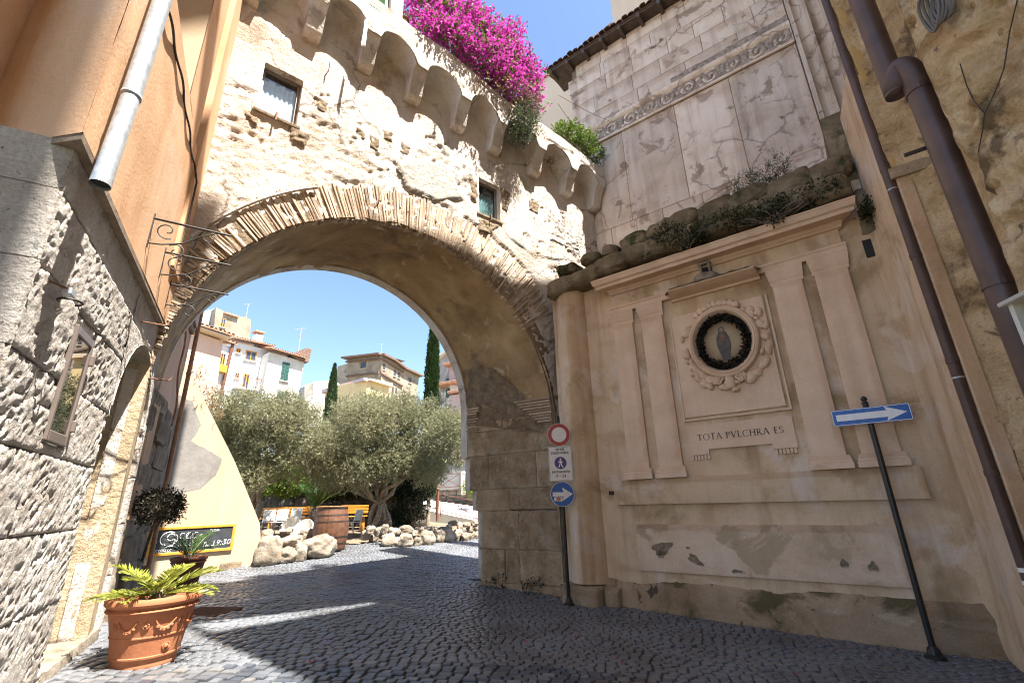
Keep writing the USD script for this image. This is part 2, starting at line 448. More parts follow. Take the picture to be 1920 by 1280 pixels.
wall('marble', [(0.3, (0.62, 0.48, 0.37)), (0.5, (0.77, 0.63, 0.51)), (0.7, (0.83, 0.71, 0.60))], sc=1.6, patch=(0.44, 0.33, 0.25), psc=1.4, pth=(0.58, 0.62), patch2=(0.22, 0.17, 0.13), p2sc=2.6, p2th=(0.63, 0.70), streak=0.65, scol=(0.36, 0.29, 0.24), ssc=4.0, bump=0.3, bsc=20, grain=0.16, island=0.14, cracks=(1.25, 0.035, (0.34, 0.25, 0.19), 0.85))
wall('worn_marble', [(0.3, (0.20, 0.165, 0.135)), (0.5, (0.42, 0.345, 0.285)), (0.7, (0.55, 0.47, 0.40))], sc=9, streak=0.4, bump=0.6, bsc=25, grain=0.3)
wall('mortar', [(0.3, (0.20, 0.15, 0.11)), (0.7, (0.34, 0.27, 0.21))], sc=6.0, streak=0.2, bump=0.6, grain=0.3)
wall('mossy_stone', [(0.3, (0.11, 0.085, 0.05)), (0.5, (0.26, 0.20, 0.125)), (0.72, (0.42, 0.33, 0.22))], sc=3.0, patch=(0.07, 0.075, 0.03), psc=2.6, pth=(0.56, 0.66), streak=0.2, bump=0.9, bsc=22, bdist=0.04, grain=0.35, island=0.25)
wall('rough_plaster', [(0.28, (0.16, 0.10, 0.05)), (0.42, (0.60, 0.42, 0.23)), (0.58, (0.80, 0.60, 0.36)), (0.75, (0.84, 0.68, 0.46))], sc=3.0, patch=(0.24, 0.17, 0.10), psc=2.2, pth=(0.56, 0.63), streak=0.4, pits=0.8, pitsc=12, pitcol=(0.09, 0.06, 0.035), bump=1.0, bsc=16, bdist=0.06, grain=0.35)
wall('yellow_plaster', [(0.3, (0.52, 0.36, 0.15)), (0.7, (0.62, 0.45, 0.2))], sc=1.5, streak=0.5, scol=(0.6, 0.5, 0.4), bump=0.3, bsc=20, grain=0.15)
wall('limestone', [(0.3, (0.14, 0.11, 0.08)), (0.48, (0.31, 0.255, 0.195)), (0.7, (0.44, 0.39, 0.32))], sc=4.0, streak=0.15, bump=0.8, bsc=18, bdist=0.03, grain=0.3, island=0.25, patch=(0.42, 0.28, 0.15), psc=3.5, pth=(0.62, 0.7))
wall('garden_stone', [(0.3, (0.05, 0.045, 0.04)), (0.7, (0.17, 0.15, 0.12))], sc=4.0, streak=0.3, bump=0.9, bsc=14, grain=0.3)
wall('soil', [(0.3, (0.16, 0.11, 0.07)), (0.7, (0.30, 0.22, 0.15))], sc=5.0, streak=0.0, bump=0.8, bsc=25, grain=0.35)
wall('terracotta', [(0.3, (0.34, 0.125, 0.06)), (0.7, (0.45, 0.18, 0.09))], sc=5.0, streak=0.25, scol=(0.75, 0.7, 0.65), bump=0.15, bsc=40, grain=0.12, rough=0.75)
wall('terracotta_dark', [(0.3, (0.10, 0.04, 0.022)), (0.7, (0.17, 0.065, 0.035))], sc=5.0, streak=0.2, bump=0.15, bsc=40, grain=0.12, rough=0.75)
plain('iron', (0.035, 0.03, 0.027), 0.5, 0.3, var=0.4, sc=30)
plain('rusty_iron', (0.16, 0.075, 0.04), 0.7, 0.3, var=0.5, sc=25)
plain('zinc', (0.42, 0.46, 0.50), 0.5, 0.55, var=0.25, sc=20, bump=0.15, bsc=40)
plain('brown_paint', (0.075, 0.043, 0.034), 0.5, 0.0, var=0.3, sc=6)
plain('copper_paint', (0.36, 0.2, 0.12), 0.5, 0.2, var=0.3, sc=8)
plain('black_paint', (0.012, 0.013, 0.013), 0.35, 0.0)
plain('sign_blue', (0.012, 0.09, 0.36), 0.35, var=0.12, sc=12)
plain('sign_white', (0.72, 0.70, 0.68), 0.35, var=0.08, sc=12)
plain('sign_red', (0.36, 0.025, 0.02), 0.35, var=0.15, sc=12)
plain('sign_back', (0.35, 0.35, 0.34), 0.5, 0.5)
plain('ink', (0.03, 0.028, 0.03), 0.6)
plain('violet_ink', (0.075, 0.045, 0.22), 0.5)
plain('sticker_orange', (0.5, 0.12, 0.03), 0.5, var=0.4, sc=60)
plain('carved_ink', (0.055, 0.04, 0.035), 0.9)
plain('window_metal', (0.20, 0.16, 0.14), 0.4, 0.3)
plain('dark_wood', (0.085, 0.062, 0.048), 0.7, var=0.4, sc=10)
plain('dark_inside', (0.02, 0.018, 0.016), 0.9)
plain('curtain', (0.55, 0.68, 0.78), 0.9, var=0.12, sc=20)
plain('teal_pane', (0.12, 0.25, 0.27), 0.4, var=0.3, sc=9)
plain('shutter_green', (0.20, 0.38, 0.22), 0.5, var=0.15, sc=6)
plain('dark_shutter', (0.03, 0.10, 0.085), 0.6, var=0.2, sc=4)
plain('white_plastic', (0.66, 0.65, 0.62), 0.45)
plain('cream_shell', (0.46, 0.42, 0.35), 0.6, var=0.1, sc=8)
plain('grey_mesh', (0.42, 0.41, 0.39), 0.7)
plain('chalk_board', (0.03, 0.035, 0.04), 0.7, var=0.3, sc=8)
plain('chalk', (0.8, 0.8, 0.78), 0.9)
plain('frame_wood', (0.62, 0.27, 0.03), 0.5, var=0.15, sc=10)
plain('barrel_wood', (0.11, 0.045, 0.02), 0.6, var=0.5, sc=7, bump=0.3, bsc=30)
plain('barrel_top', (0.24, 0.10, 0.045), 0.6, var=0.25, sc=9)
plain('hoop', (0.06, 0.04, 0.03), 0.5, 0.5, var=0.3, sc=12)
plain('rail_paint', (0.17, 0.075, 0.045), 0.55, 0.2, var=0.3, sc=8)
plain('bark', (0.16, 0.125, 0.09), 0.95, var=0.6, sc=12, bump=1.0, bsc=25)
plain('pale_bark', (0.24, 0.195, 0.145), 0.95, var=0.6, sc=14, bump=0.8, bsc=25)
plain('cable_grey', (0.10, 0.09, 0.08), 0.6)
plain('unit_grey', (0.36, 0.345, 0.32), 0.45, var=0.12, sc=4)
plain('unit_pale', (0.48, 0.47, 0.42), 0.5, var=0.12, sc=6)
plain('roof_tile', (0.42, 0.22, 0.14), 0.85, var=0.4, sc=6)
plain('old_tile', (0.16, 0.10, 0.075), 0.9, var=0.5, sc=6)
plain('path_pale', (0.52, 0.48, 0.43), 0.9, var=0.12, sc=3)
plain('petal_red', (0.30, 0.02, 0.06), 0.7)
plain('antenna_grey', (0.45, 0.45, 0.46), 0.5, 0.4)
wall('house_white', [(0.3, (0.66, 0.64, 0.62)), (0.7, (0.76, 0.74, 0.71))], sc=0.4, streak=0.3, ssc=1.0, bump=0.1, grain=0.05, gsc=8)
wall('house_worn', [(0.3, (0.52, 0.46, 0.38)), (0.7, (0.72, 0.69, 0.63))], sc=0.5, patch=(0.46, 0.40, 0.33), psc=0.5, pth=(0.55, 0.65), streak=0.5, ssc=1.0, bump=0.1, grain=0.1, gsc=8)
wall('house_pink', [(0.3, (0.66, 0.44, 0.33)), (0.7, (0.72, 0.52, 0.40))], sc=0.4, streak=0.2, ssc=1.0, bump=0.1, grain=0.05, gsc=8)
wall('house_rose', [(0.3, (0.50, 0.36, 0.34)), (0.7, (0.58, 0.43, 0.40))], sc=0.4, streak=0.3, ssc=1.0, bump=0.1, grain=0.05, gsc=8)
wall('house_yellow', [(0.3, (0.66, 0.48, 0.23)), (0.7, (0.72, 0.55, 0.29))], sc=0.4, streak=0.25, ssc=1.0, bump=0.1, grain=0.06, gsc=8)
wall('house_cream', [(0.3, (0.62, 0.47, 0.32)), (0.7, (0.70, 0.55, 0.40))], sc=0.4, streak=0.25, ssc=1.0, bump=0.1, grain=0.06, gsc=8)
wall('house_grey', [(0.3, (0.30, 0.30, 0.31)), (0.7, (0.44, 0.43, 0.43))], sc=0.5, streak=0.5, ssc=1.0, bump=0.1, grain=0.1, gsc=8)
wall('house_stone', [(0.3, (0.27, 0.21, 0.15)), (0.5, (0.38, 0.31, 0.23)), (0.7, (0.44, 0.37, 0.28))], sc=0.8, streak=0.4, ssc=1.0, patch=(0.22, 0.19, 0.16), psc=0.6, pth=(0.55, 0.68), bump=0.5, bsc=3, bdist=0.1, grain=0.3, gsc=6)
look('cobble_basalt', {'g': ('geometry', {}), 'o': ('object_info', {}), 'a': ('math', {'math_type': 'add'}), 'fr': ('math', {'math_type': 'fraction'}),
                       'r': ('rgb_ramp', {'ramp': [(0, (0.055, 0.063, 0.078)), (0.5, (0.105, 0.115, 0.135)), (0.8, (0.15, 0.16, 0.175)), (1, (0.20, 0.20, 0.20))]}),
                       'n': ('noise_texture', {'scale': 1.3, 'detail': 6.0}), 'nr': ('rgb_ramp', {'ramp': [(0.35, (0.65, 0.62, 0.6)), (0.65, (1, 1, 1))]}), 'm': ('mix_color', {'blend_type': 'multiply', 'fac': 1.0}),
                       'nb': ('noise_texture', {'scale': 55.0, 'detail': 6.0}), 'b': ('bump', {'strength': 0.35, 'distance': 0.006}), 'p': ('principled_bsdf', {'roughness': 0.42, 'specular_ior_level': 0.6}),
                       'rn': ('rgb_ramp', {'ramp': [(0.3, (0.22,) * 3), (0.7, (0.42,) * 3)]})},
     [('g.random_per_island', 'a.value1'), ('o.random', 'a.value2'), ('a.value', 'fr.value1'), ('fr.value', 'r.fac'), ('g.position', 'n.vector'), ('n.fac', 'nr.fac'), ('r.color', 'm.a'), ('nr.color', 'm.b'), ('m.result', 'p.base_color'),
      ('g.position', 'nb.vector'), ('nb.fac', 'b.height'), ('b.normal', 'p.normal'), ('n.fac', 'rn.fac'), ('rn.color', 'p.roughness')])
plain('street_bed', (0.06, 0.052, 0.045), 0.95, var=0.4, sc=9, bump=0.6, bsc=50)
plain('earth', (0.16, 0.14, 0.09), 0.95, var=0.35, sc=1.0, bump=0.4, bsc=12)
leafmat('olive_leaf', [(0, (0.24, 0.24, 0.14)), (0.4, (0.48, 0.47, 0.33)), (0.8, (0.66, 0.64, 0.49)), (1, (0.76, 0.73, 0.60))], 0.4)
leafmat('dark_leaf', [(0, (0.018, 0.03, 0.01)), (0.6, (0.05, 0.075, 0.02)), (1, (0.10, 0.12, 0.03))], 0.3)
leafmat('fresh_leaf', [(0, (0.10, 0.16, 0.02)), (0.6, (0.22, 0.30, 0.03)), (1, (0.36, 0.38, 0.05))], 0.4)
leafmat('grey_leaf', [(0, (0.06, 0.085, 0.035)), (1, (0.17, 0.20, 0.11))], 0.3)
leafmat('moss_leaf', [(0, (0.03, 0.04, 0.01)), (0.7, (0.075, 0.085, 0.025)), (1, (0.14, 0.12, 0.045))], 0.3)
leafmat('cypress_leaf', [(0, (0.03, 0.06, 0.015)), (0.6, (0.075, 0.125, 0.03)), (1, (0.15, 0.19, 0.06))], 0.25)
leafmat('bract', [(0, (0.46, 0.05, 0.32)), (0.4, (0.68, 0.13, 0.54)), (0.75, (0.78, 0.28, 0.66)), (1, (0.82, 0.52, 0.74))], 0.5)
leafmat('cycad_yellow', [(0, (0.22, 0.24, 0.04)), (0.4, (0.38, 0.36, 0.08)), (0.75, (0.5, 0.42, 0.13)), (1, (0.50, 0.27, 0.07))], 0.3, 0.4)
leafmat('cycad_green', [(0, (0.05, 0.09, 0.02)), (0.6, (0.13, 0.19, 0.045)), (1, (0.26, 0.30, 0.09))], 0.3, 0.35)
leafmat('palm_leaf', [(0, (0.04, 0.08, 0.015)), (0.7, (0.12, 0.18, 0.03)), (1, (0.30, 0.30, 0.03))], 0.35, 0.4)
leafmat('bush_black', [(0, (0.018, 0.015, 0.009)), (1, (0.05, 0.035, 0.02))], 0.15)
leafmat('dry_twig', [(0, (0.18, 0.11, 0.05)), (1, (0.34, 0.2, 0.1))], 0.2)
glassmat('pane_glass')
glassmat('mirror_glass', (0.25, 0.28, 0.27), 0.42, 0.01)

# ================================================================ ground
_ctl = np.array([(-3.7, 4.4, .42), (-2.6, 2.2, .36), (.79, 8.4, 0), (1.42, 8.44, 0), (4.44, 5.3, -.15), (5.1, 5.7, -.1), (-.72, 10.33, .1), (-4.6, 7.2, .3), (-6.16, 10.94, .15), (-5.26, 11.2, .18), (-6.5, 12.8, .28), (-5.3, 14.3, .45), (-2.5, 15, .35),
                 (-1.4, 18.8, .35), (0, 5, .1), (6, 0, -.2), (-3, -4, .2), (3, -4, -.1), (-9, 16, .6), (-7, 22, .7), (8, 12, .1), (-16, 16, .7), (-3, 30, .9), (-20, 0, .5), (20, 0, -.2), (0, -20, 0), (3, 20, .3)])
_G = RBFInterpolator(_ctl[:, :2], _ctl[:, 2], smoothing=.02, degree=1)


def G(x, y):
    x, y = np.broadcast_arrays(np.asarray(x, float), np.asarray(y, float))
    s = x.shape
    x, y = x.ravel(), y.ravel()
    r = np.hypot(x, y - 6)
    k = np.minimum(1, 20 / np.maximum(r, 1e-6))
    z = _G(np.stack([x * k, (y - 6) * k + 6], 1))
    hill = np.clip((y - 24) / 40, 0, 1)
    z = z + 7.5 * hill * hill * (3 - 2 * hill)
    return z.reshape(s)


def g(x, y):
    return float(G(np.array([x]), np.array([y]))[0])


def on_ground(x, y):
    z = 0.2
    for _ in range(30):
        q = at_z(x, y, z)
        z = 0.5 * z + 0.5 * g(q[0], q[1])
    q = at_z(x, y, z)
    return np.array([q[0], q[1], g(q[0], q[1])])


th = np.linspace(0, 2 * np.pi, 97)
rr = np.concatenate([np.linspace(0.0, 24, 49), np.geomspace(26, 600, 18)])
TT, RR = np.meshgrid(th, rr, indexing='ij')
X, Y = RR * np.cos(TT), RR * np.sin(TT) + 6
v = np.stack([X, Y, G(X, Y) - 0.03], -1).reshape(-1, 3)
_, q = grid(len(th), len(rr))
solo('ground', (v, tri(q)), 'earth', kind='structure', smooth=True)

# the street: a bed of earth and sand with basalt setts in it
A = Fr(.63, 8.94, 50)          # the arch wall's street face
L = Fr(-4.05, 5.05, -29)       # the house on the left
L2 = Fr(-4.35, 5.1, -29)       # the wall that goes on beyond the arch
Fp = Fr(1.42, 8.44, 127)       # lower order of the shrine front
Fu = Fr(2.23, 10.28, 127)      # upper, set-back order
street_poly = sg.Polygon([(-2.3, 1.2), (-3.25, 2.9), (-4.25, 4.75), (-6.0, 8.0), (-8.2, 12.0), (-6.5, 12.85), (-6.0, 13.3), (-4.9, 14.0), (-5.1, 15.0), (-4.2, 16.2), (-2.4, 18.2), (-.8, 21.8), (2.5, 22), (2.6, 12), (-1.0, 10.5), (.75, 9.0), (1.5, 8.5),
                          (5.1, 5.8), (5.0, 5.3), (4.3, 4.3), (2.7, 2.4), (2.5, 1.2)])
st = nm('/World', 'street')
UsdGeom.Xform.Define(stage, st)
tag(stage.GetPrimAtPath(st), kind='structure')
b = np.array(street_poly.bounds)
gx, gy = np.meshgrid(np.arange(b[0], b[2], .25), np.arange(b[1], b[3], .25), indexing='ij')
v = np.stack([gx, gy, G(gx, gy) - 0.006], -1).reshape(-1, 3)
_, q = grid(*gx.shape)
cen = v[q].mean(1)
q = q[shapely.contains_xy(street_poly.buffer(.25), cen[:, 0], cen[:, 1])]
part(st, 'bed', (v, tri(q)), 'street_bed', smooth=True)
rng = np.random.default_rng(5)
cob = []
row = 0
yy = 2.2
while yy < 22:
    h = rng.uniform(.088, .108)
    xx = -9 + rng.uniform(0, .1)
    while xx < 6:
        w = rng.uniform(.085, .145)
        cob.append((xx + w / 2, yy + h / 2, w, h))
        xx += w
    yy += h
cob = np.array(cob)
# the rows swing gently across the street
cx, cy = cob[:, 0], cob[:, 1]
ang = rad(-9) + 0.05 * np.sin(cy * 0.5)
px = cx * np.cos(ang) - (cy - 8) * np.sin(ang)
py = 8 + cx * np.sin(ang) + (cy - 8) * np.cos(ang) + 0.10 * np.sin(cx * 1.1 + 0.4) + 0.02 * np.sin(cx * 5)
keep = shapely.contains_xy(street_poly.buffer(-.03), px, py) & (py > 3.2)
grate_c = on_ground(383, 1148)
keep &= ~((np.abs(px - grate_c[0]) < .36) & (np.abs(py - grate_c[1]) < .34))
cob, px, py, ang = cob[keep], px[keep], py[keep], ang[keep]


def cobbles(idx, seed):
    r = np.random.default_rng(seed)
    n = len(idx)
    w, h = cob[idx, 2] / 2 - .006, cob[idx, 3] / 2 - .006
    w = np.maximum(w + r.normal(0, .003, n), .03)
    a = ang[idx] + r.normal(0, .03, n)
    lift = r.normal(0, .0035, n)
    tx, ty = r.normal(0, .018, n), r.normal(0, .018, n)
    S = np.array([(-1, -1), (1, -1), (1, 1), (-1, 1)], float)
    mid = np.array([(0, -1), (1, 0), (0, 1), (-1, 0)], float) * 0.97
    ringo = np.empty((8, 2))
    ringo[0::2], ringo[1::2] = S * 0.97, mid * 1.02
    lv = []
    for k, (sc, z) in enumerate(((1.0, -.02), (.99, .007), (.86, .0155))):
        jit = r.normal(0, .028, (n, 8, 2)) if k < 2 else jit
        p = (ringo[None] + jit) * sc
        lx, ly = p[..., 0] * w[:, None], p[..., 1] * h[:, None]
        lz = z + lift[:, None] + tx[:, None] * lx + ty[:, None] * ly
        lv.append(np.stack([lx, ly, lz], -1))
    top = np.stack([0 * w, 0 * w, .0185 + lift], -1)[:, None]
    loc = np.concatenate(lv + [top], 1)
    c, s = np.cos(a)[:, None], np.sin(a)[:, None]
    xw = loc[..., 0] * c - loc[..., 1] * s + px[idx][:, None]
    yw = loc[..., 0] * s + loc[..., 1] * c + py[idx][:, None]
    zw = loc[..., 2] + G(px[idx], py[idx])[:, None]
    v = np.stack([xw, yw, zw], -1)
    f = []
    for k in range(2):
        for j in range(8):
            a0, a1 = k * 8 + j, k * 8 + (j + 1) % 8
            f += [(a0, a1, a1 + 8), (a0, a1 + 8, a0 + 8)]
    f += [(16 + j, 16 + (j + 1) % 8, 24) for j in range(8)]
    f = np.array(f)
    return v, f


dep = np.stack([px, py, G(px, py)], 1) - CAM
zc = dep @ FW
iu, iv = 960 + FPX * (dep @ RT) / zc, 640 - FPX * (dep @ UP) / zc
vis = (iu > -20) & (iu < 1940) & (iv < 1300)
order = np.argsort(np.where(vis, np.hypot(px, py), 1e9))
near, rest = order[:285], order[285:]
v, f = cobbles(near, 11)
for k in range(len(near)):
    part(st, 'cobble', (v[k], f), 'cobble_basalt', smooth=35)
v, f = cobbles(rest, 12)
n = len(rest)
part(st, 'cobbles', (v.reshape(-1, 3), (f[None] + (np.arange(n) * 25)[:, None, None]).reshape(-1, 3)), 'cobble_basalt', smooth=True, kind='stuff')

# ================================================================ the arch over the street
arch = thing('arch_gateway', 'tall weathered plaster gateway wall with a wide brick-ringed arch over the cobbled street', 'gateway', (.63, 8.94, 0))
UC, ZC, RA = -2.97, 2.96, 3.17
BUC, BZC, BR, BD = -3.22, 3.36, 2.73, -1.99


def ring_w(deg):
    return float(np.interp(deg, [30, 50, 90, 130, 150, 175], [.95, .95, .72, .5, .34, .3]))


W1 = (-5.62, -5.06, 7.19, 8.1)
W2 = (-1.58, -1.04, 7.07, 7.93)


def lin(a, b, st_):
    return list(np.linspace(a, b, max(2, int(round((b - a) / st_)) + 1))[:-1])


GR = .034
us = np.array(lin(-6.35, W1[0], GR) + lin(W1[0], W1[1], GR) + lin(W1[1], W2[0], GR) + lin(W2[0], W2[1], GR) + lin(W2[1], 2.14, GR) + [2.14])
zs = np.array(lin(-.3, 2.7, .1) + lin(2.7, W2[2], GR) + lin(W2[2], W1[2], GR) + lin(W1[2], W2[3], GR) + lin(W2[3], W1[3], GR) + lin(W1[3], 9.96, GR) + [9.96])
U, Z = np.meshgrid(us, zs, indexing='ij')
P3 = np.stack([U, np.zeros_like(U), Z], -1)
rad_, deg_ = np.hypot(U - UC, Z - ZC), np.degrees(np.arctan2(Z - ZC, U - UC))
RW = np.interp(deg_, [30, 50, 90, 130, 150, 175], [.95, .95, .72, .5, .34, .3])
lay = fb(P3, .75, 5, 3) + .35 * fb(P3, 3.0, 4, 8)
skin = 1 / (1 + np.exp(-(lay + .22) * 55))            # 1 where the top coat of plaster survives
skin = np.where((rad_ < RA + RW + .05) & (deg_ > 25) & (deg_ < 178), 0, skin)
D = -.028 + .028 * skin + .007 * fb(P3, 1.6, 3, 21) + (.10 + (1 - skin)) * .024 * fb(P3, 12, 4, 30)
msk = np.clip((meshkit.noise(P3 * .9, 44) - .52) / .15, 0, 1)
D -= .03 * np.clip((meshkit.noise(P3 * 15, 40) - .78) / .06, 0, 1) * msk
D = np.where(U > 2.05, -.02, D)
v = A.p(U, D, Z).reshape(-1, 3)
_, q = grid(len(us), len(zs))
cu, czz = np.repeat((us[:-1] + us[1:]) / 2, len(zs) - 1), np.tile((zs[:-1] + zs[1:]) / 2, len(us) - 1)
hole = (np.hypot(cu - UC, czz - ZC) < RA + .09) & (czz > ZC - .2)
hole |= (czz <= ZC - .1) & (cu > UC - RA - .09) & (cu < UC + RA + .07)
for w in (W1, W2):
    hole |= (cu > w[0]) & (cu < w[1]) & (czz > w[2]) & (czz < w[3])
q = q[~hole]
part(arch, 'wall_face', (v, tri(q)[:, ::-1]), 'arch_plaster', smooth=60)
# back of the wall, its top and ends
poly = sg.Polygon([(-7.2, -.3), (1.6, -.3), (1.6, 7.8), (-7.2, 7.8)])
ang_ = np.linspace(0, np.pi, 49)
holep = sg.Polygon([(BUC + BR * math.cos(t), BZC + BR * math.sin(t)) for t in ang_] + [(BUC - BR, -.4), (BUC + BR + .46, -.4), (BUC + BR + .46, 1.44), (BUC + BR + .32, 1.44), (BUC + BR + .32, 1.85), (BUC + BR + .12, 1.85), (BUC + BR + .12, 2.5), (BUC + BR, 2.5)])
part(arch, 'rear_wall', A.tf(prism(poly.difference(holep), BD - .25, BD - .002)), 'arch_plaster')
part(arch, 'wall_top', A.tf(sweep([(0, 9.9), (0, 9.97), (-.3, 9.97), (BD - .25, 7.86), (BD - .25, 7.78), (-.3, 9.88)], -7.2, 2.1)), 'arch_plaster')
t2 = np.linspace(-.03, np.pi + .03, 120)
rr2 = np.linspace(RA - .012, RA + .32, 9)
TT, RR = np.meshgrid(t2, rr2, indexing='ij')
dd2 = -.026 + .012 * fb(np.stack([TT * 3, RR, 0 * RR], -1), 5, 4, 63)
v = A.p(UC + RR * np.cos(TT), dd2, ZC + RR * np.sin(TT)).reshape(-1, 3)
_, q = grid(120, 9)
part(arch, 'arch_edge', (v, tri(q)), 'rubble_core', smooth=60)
# soffit
nt, ns = 121, 30
T, S = np.meshgrid(np.linspace(0, np.pi, nt), np.linspace(0, 1, ns), indexing='ij')
uc, zc_, r_ = UC + (BUC - UC) * S, ZC + (BZC - ZC) * S, RA + (BR - RA) * S
pr = np.stack([T * 3, S * 1.7, 0 * T], -1)
sl = fb(pr, 1.6, 5, 61)
r_ = r_ + .02 * fb(pr, 3.0, 4, 60) + .03 / (1 + np.exp(-(sl + .12) * 40)) + (S == 1) * .05 * fb(pr, 9, 3, 64)
dd = S * BD + (S == 0) * .015 * fb(pr, 12, 2, 66) - (S == 1) * .08 * (1 + fb(pr, 5, 3, 65))
v = A.p(uc + r_ * np.cos(T), dd, zc_ + r_ * np.sin(T)).reshape(-1, 3)
_, q = grid(nt, ns)
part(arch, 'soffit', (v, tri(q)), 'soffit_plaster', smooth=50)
# bare core and thin bricks where the soffit plaster has come away near the springing
nt, ns = 40, 40
T, S = np.meshgrid(np.radians(np.linspace(-3, 34, nt)), np.linspace(0, 1, ns), indexing='ij')
pr = np.stack([T * 3, S * 1.7, 0 * T], -1)
uc, zc_, r_ = UC + (BUC - UC) * S, ZC + (BZC - ZC) * S, RA + (BR - RA) * S - .004 + .03 * fb(pr, 7, 4, 71) - .012
v = A.p(uc + r_ * np.cos(T), S * BD, zc_ + r_ * np.sin(T)).reshape(-1, 3)
_, q = grid(nt, ns)
ct, cs = np.degrees(T[:-1, :-1]).ravel(), S[:-1, :-1].ravel()
lim = np.interp(cs, [0, .12, .25, .45, .6, .75, .86, 1], [6, 7, 10, 17, 22, 25, 20, 9]) + 3 * fb(np.stack([cs * 9, ct * .1, 0 * cs], -1), 1, 3, 72)
part(arch, 'exposed_core', (v, tri(q[ct < lim])), 'rubble_core', smooth=60)
J, JL = frame2(A.p(BUC + BR, BD, 0), A.p(.2, 0, 0))    # u runs from its far end to the street face
rng = np.random.default_rng(8)
for k in range(9):                                      # brick courses at both edges of the bare core
    for s0, s1 in ((.02, .05 + .03 * k), (.86 + rng.uniform(-.03, .03), .985)):
        z0 = 3.06 + .055 * k
        r2 = 0.0 if z0 < ZC else RA - math.sqrt(max(RA ** 2 - (z0 - ZC) ** 2, 0))
        a0, a1 = s0 * JL, max(s0 + .09, min(s1 + .12, .99)) * JL
        off = r2 * (1 - .15 * s0) + .004
        m = box(a0, a1, off - .1, off + .028 + rng.uniform(0, .012), z0, z0 + .042, .006)
        part(arch, 'brick', J.tf((m[0] * [-1, 1, 1] + [JL, 0, 0], m[1][:, ::-1])), 'brick_clay')
# ring of long thin bricks round the arch
deg = 37.0
while deg < 173:
    w = ring_w(deg)
    t = rng.uniform(.026, .042)
    step = math.degrees((t + .014) / (RA + w * .4))
    n = 2 if (w > .66 and rng.random() < .62) else 1
    sp = rng.uniform(.38, .62)
    a = rad(deg)
    for k in range(n):
        r0 = RA - .012 + (0 if k == 0 else w * sp) + rng.uniform(-.02, .02)
        r1 = RA + (w * sp - .014 if (n == 2 and k == 0) else w) + (rng.uniform(-.11, .04) if k == n - 1 else 0)
        m = box(r0, r1, -.14, rng.uniform(-.034, .002), -t / 2, t / 2, .007)
        vv = m[0].copy()
        vv[:, 2] *= 1 + .25 * (vv[:, 0] - r0)
        vv += rng.normal(0, .0045, vv.shape)
        vv[:, 2] += .008 * fb(vv * [1, 0, 0] + deg, 5, 2, 3)
        ca, sa = math.cos(a), math.sin(a)
        loc = np.stack([UC + vv[:, 0] * ca - vv[:, 2] * sa, vv[:, 1], ZC + vv[:, 0] * sa + vv[:, 2] * ca], 1)
        part(arch, 'brick', A.tf((loc, m[1])), 'brick_clay')
    deg += step
# a thin moulding strip of render over the left haunch
pts = [A.p(UC + (RA + .42) * math.cos(rad(d)), .03, ZC + (RA + .42 + .002 * (172 - d)) * math.sin(rad(d))) for d in np.linspace(168, 118, 18)]
part(arch, 'render_strip', tube(pts, .03, 6), 'arch_plaster', smooth=60)
# jambs: the right one in big tuff blocks, each its own
rows = [(-.15, .16), (.16, .74), (.74, 1.435), (1.435, 1.845), (1.845, 2.52), (2.52, 3.02), (3.02, 3.24)]
cuts = [[0, .8, 1.5], [0, .88, 1.2], [0, .89, 1.95], [0, 1.08, 1.95], [0, .45, 1.55, 2.0], [0, 1.6, 2.05], [0, .52, 1.2, 2.0]]
ends = [-.30, -.34, -.33, -.22, -.06, .0, .04]
for i, ((z0, z1), cs_) in enumerate(zip(rows, cuts)):
    e_ = JL + ends[i]
    cs_ = [c for c in cs_ if c < e_ - .25] + [e_]
    ins = [.03, .0, .002, .004, .006, .008, .012][i]
    for k in range(len(cs_) - 1):
        a0 = cs_[k] - (.02 if k == 0 else 0)
        m = rough_block(JL - cs_[k + 1] + .003, JL - a0 - .003, z0 + .003, z1 - .003, -.3, ins, res=.035, amp=.018, er=.011, sc=5, seed=100 + i * 7 + k, pit=.02)
        part(arch, 'pier_block', J.tf(m), 'pier_stone', smooth=50)
for i, (z0, z1) in enumerate(rows):                     # their returns on the street face
    m = rough_block(UC + RA - .01, .62 + .1 * (i % 2), z0 + .003, z1 - .003, -.3, .012 + .004 * (i % 3), res=.04, amp=.014, er=.012, sc=5, seed=140 + i, pit=.015)
    part(arch, 'pier_block', A.tf(m), 'pier_stone', smooth=50)
JLf, jl2 = frame2(A.p(UC - RA, 0, 0), A.p(BUC - BR, BD, 0))
part(arch, 'far_jamb', JLf.box(0, jl2, -.3, .0, -.2, 3.3), 'pier_stone')
# bare patches, repairs and the long crack in the face
rng = np.random.default_rng(19)


def ragged(pts, seed, amp=.05):
    pg = np.array(sg.Polygon(pts).buffer(.04).buffer(-.02).segmentize(.035).exterior.coords)[:-1]
    q_ = np.c_[pg, np.zeros(len(pg))]
    pg = pg + amp * np.stack([fb(q_ + seed, 5, 4, seed), fb(q_ + seed, 5, 4, seed + 1)], 1)
    r_ = sg.Polygon(pg).buffer(0)
    return max(r_.geoms, key=lambda g_: g_.area) if hasattr(r_, 'geoms') else r_


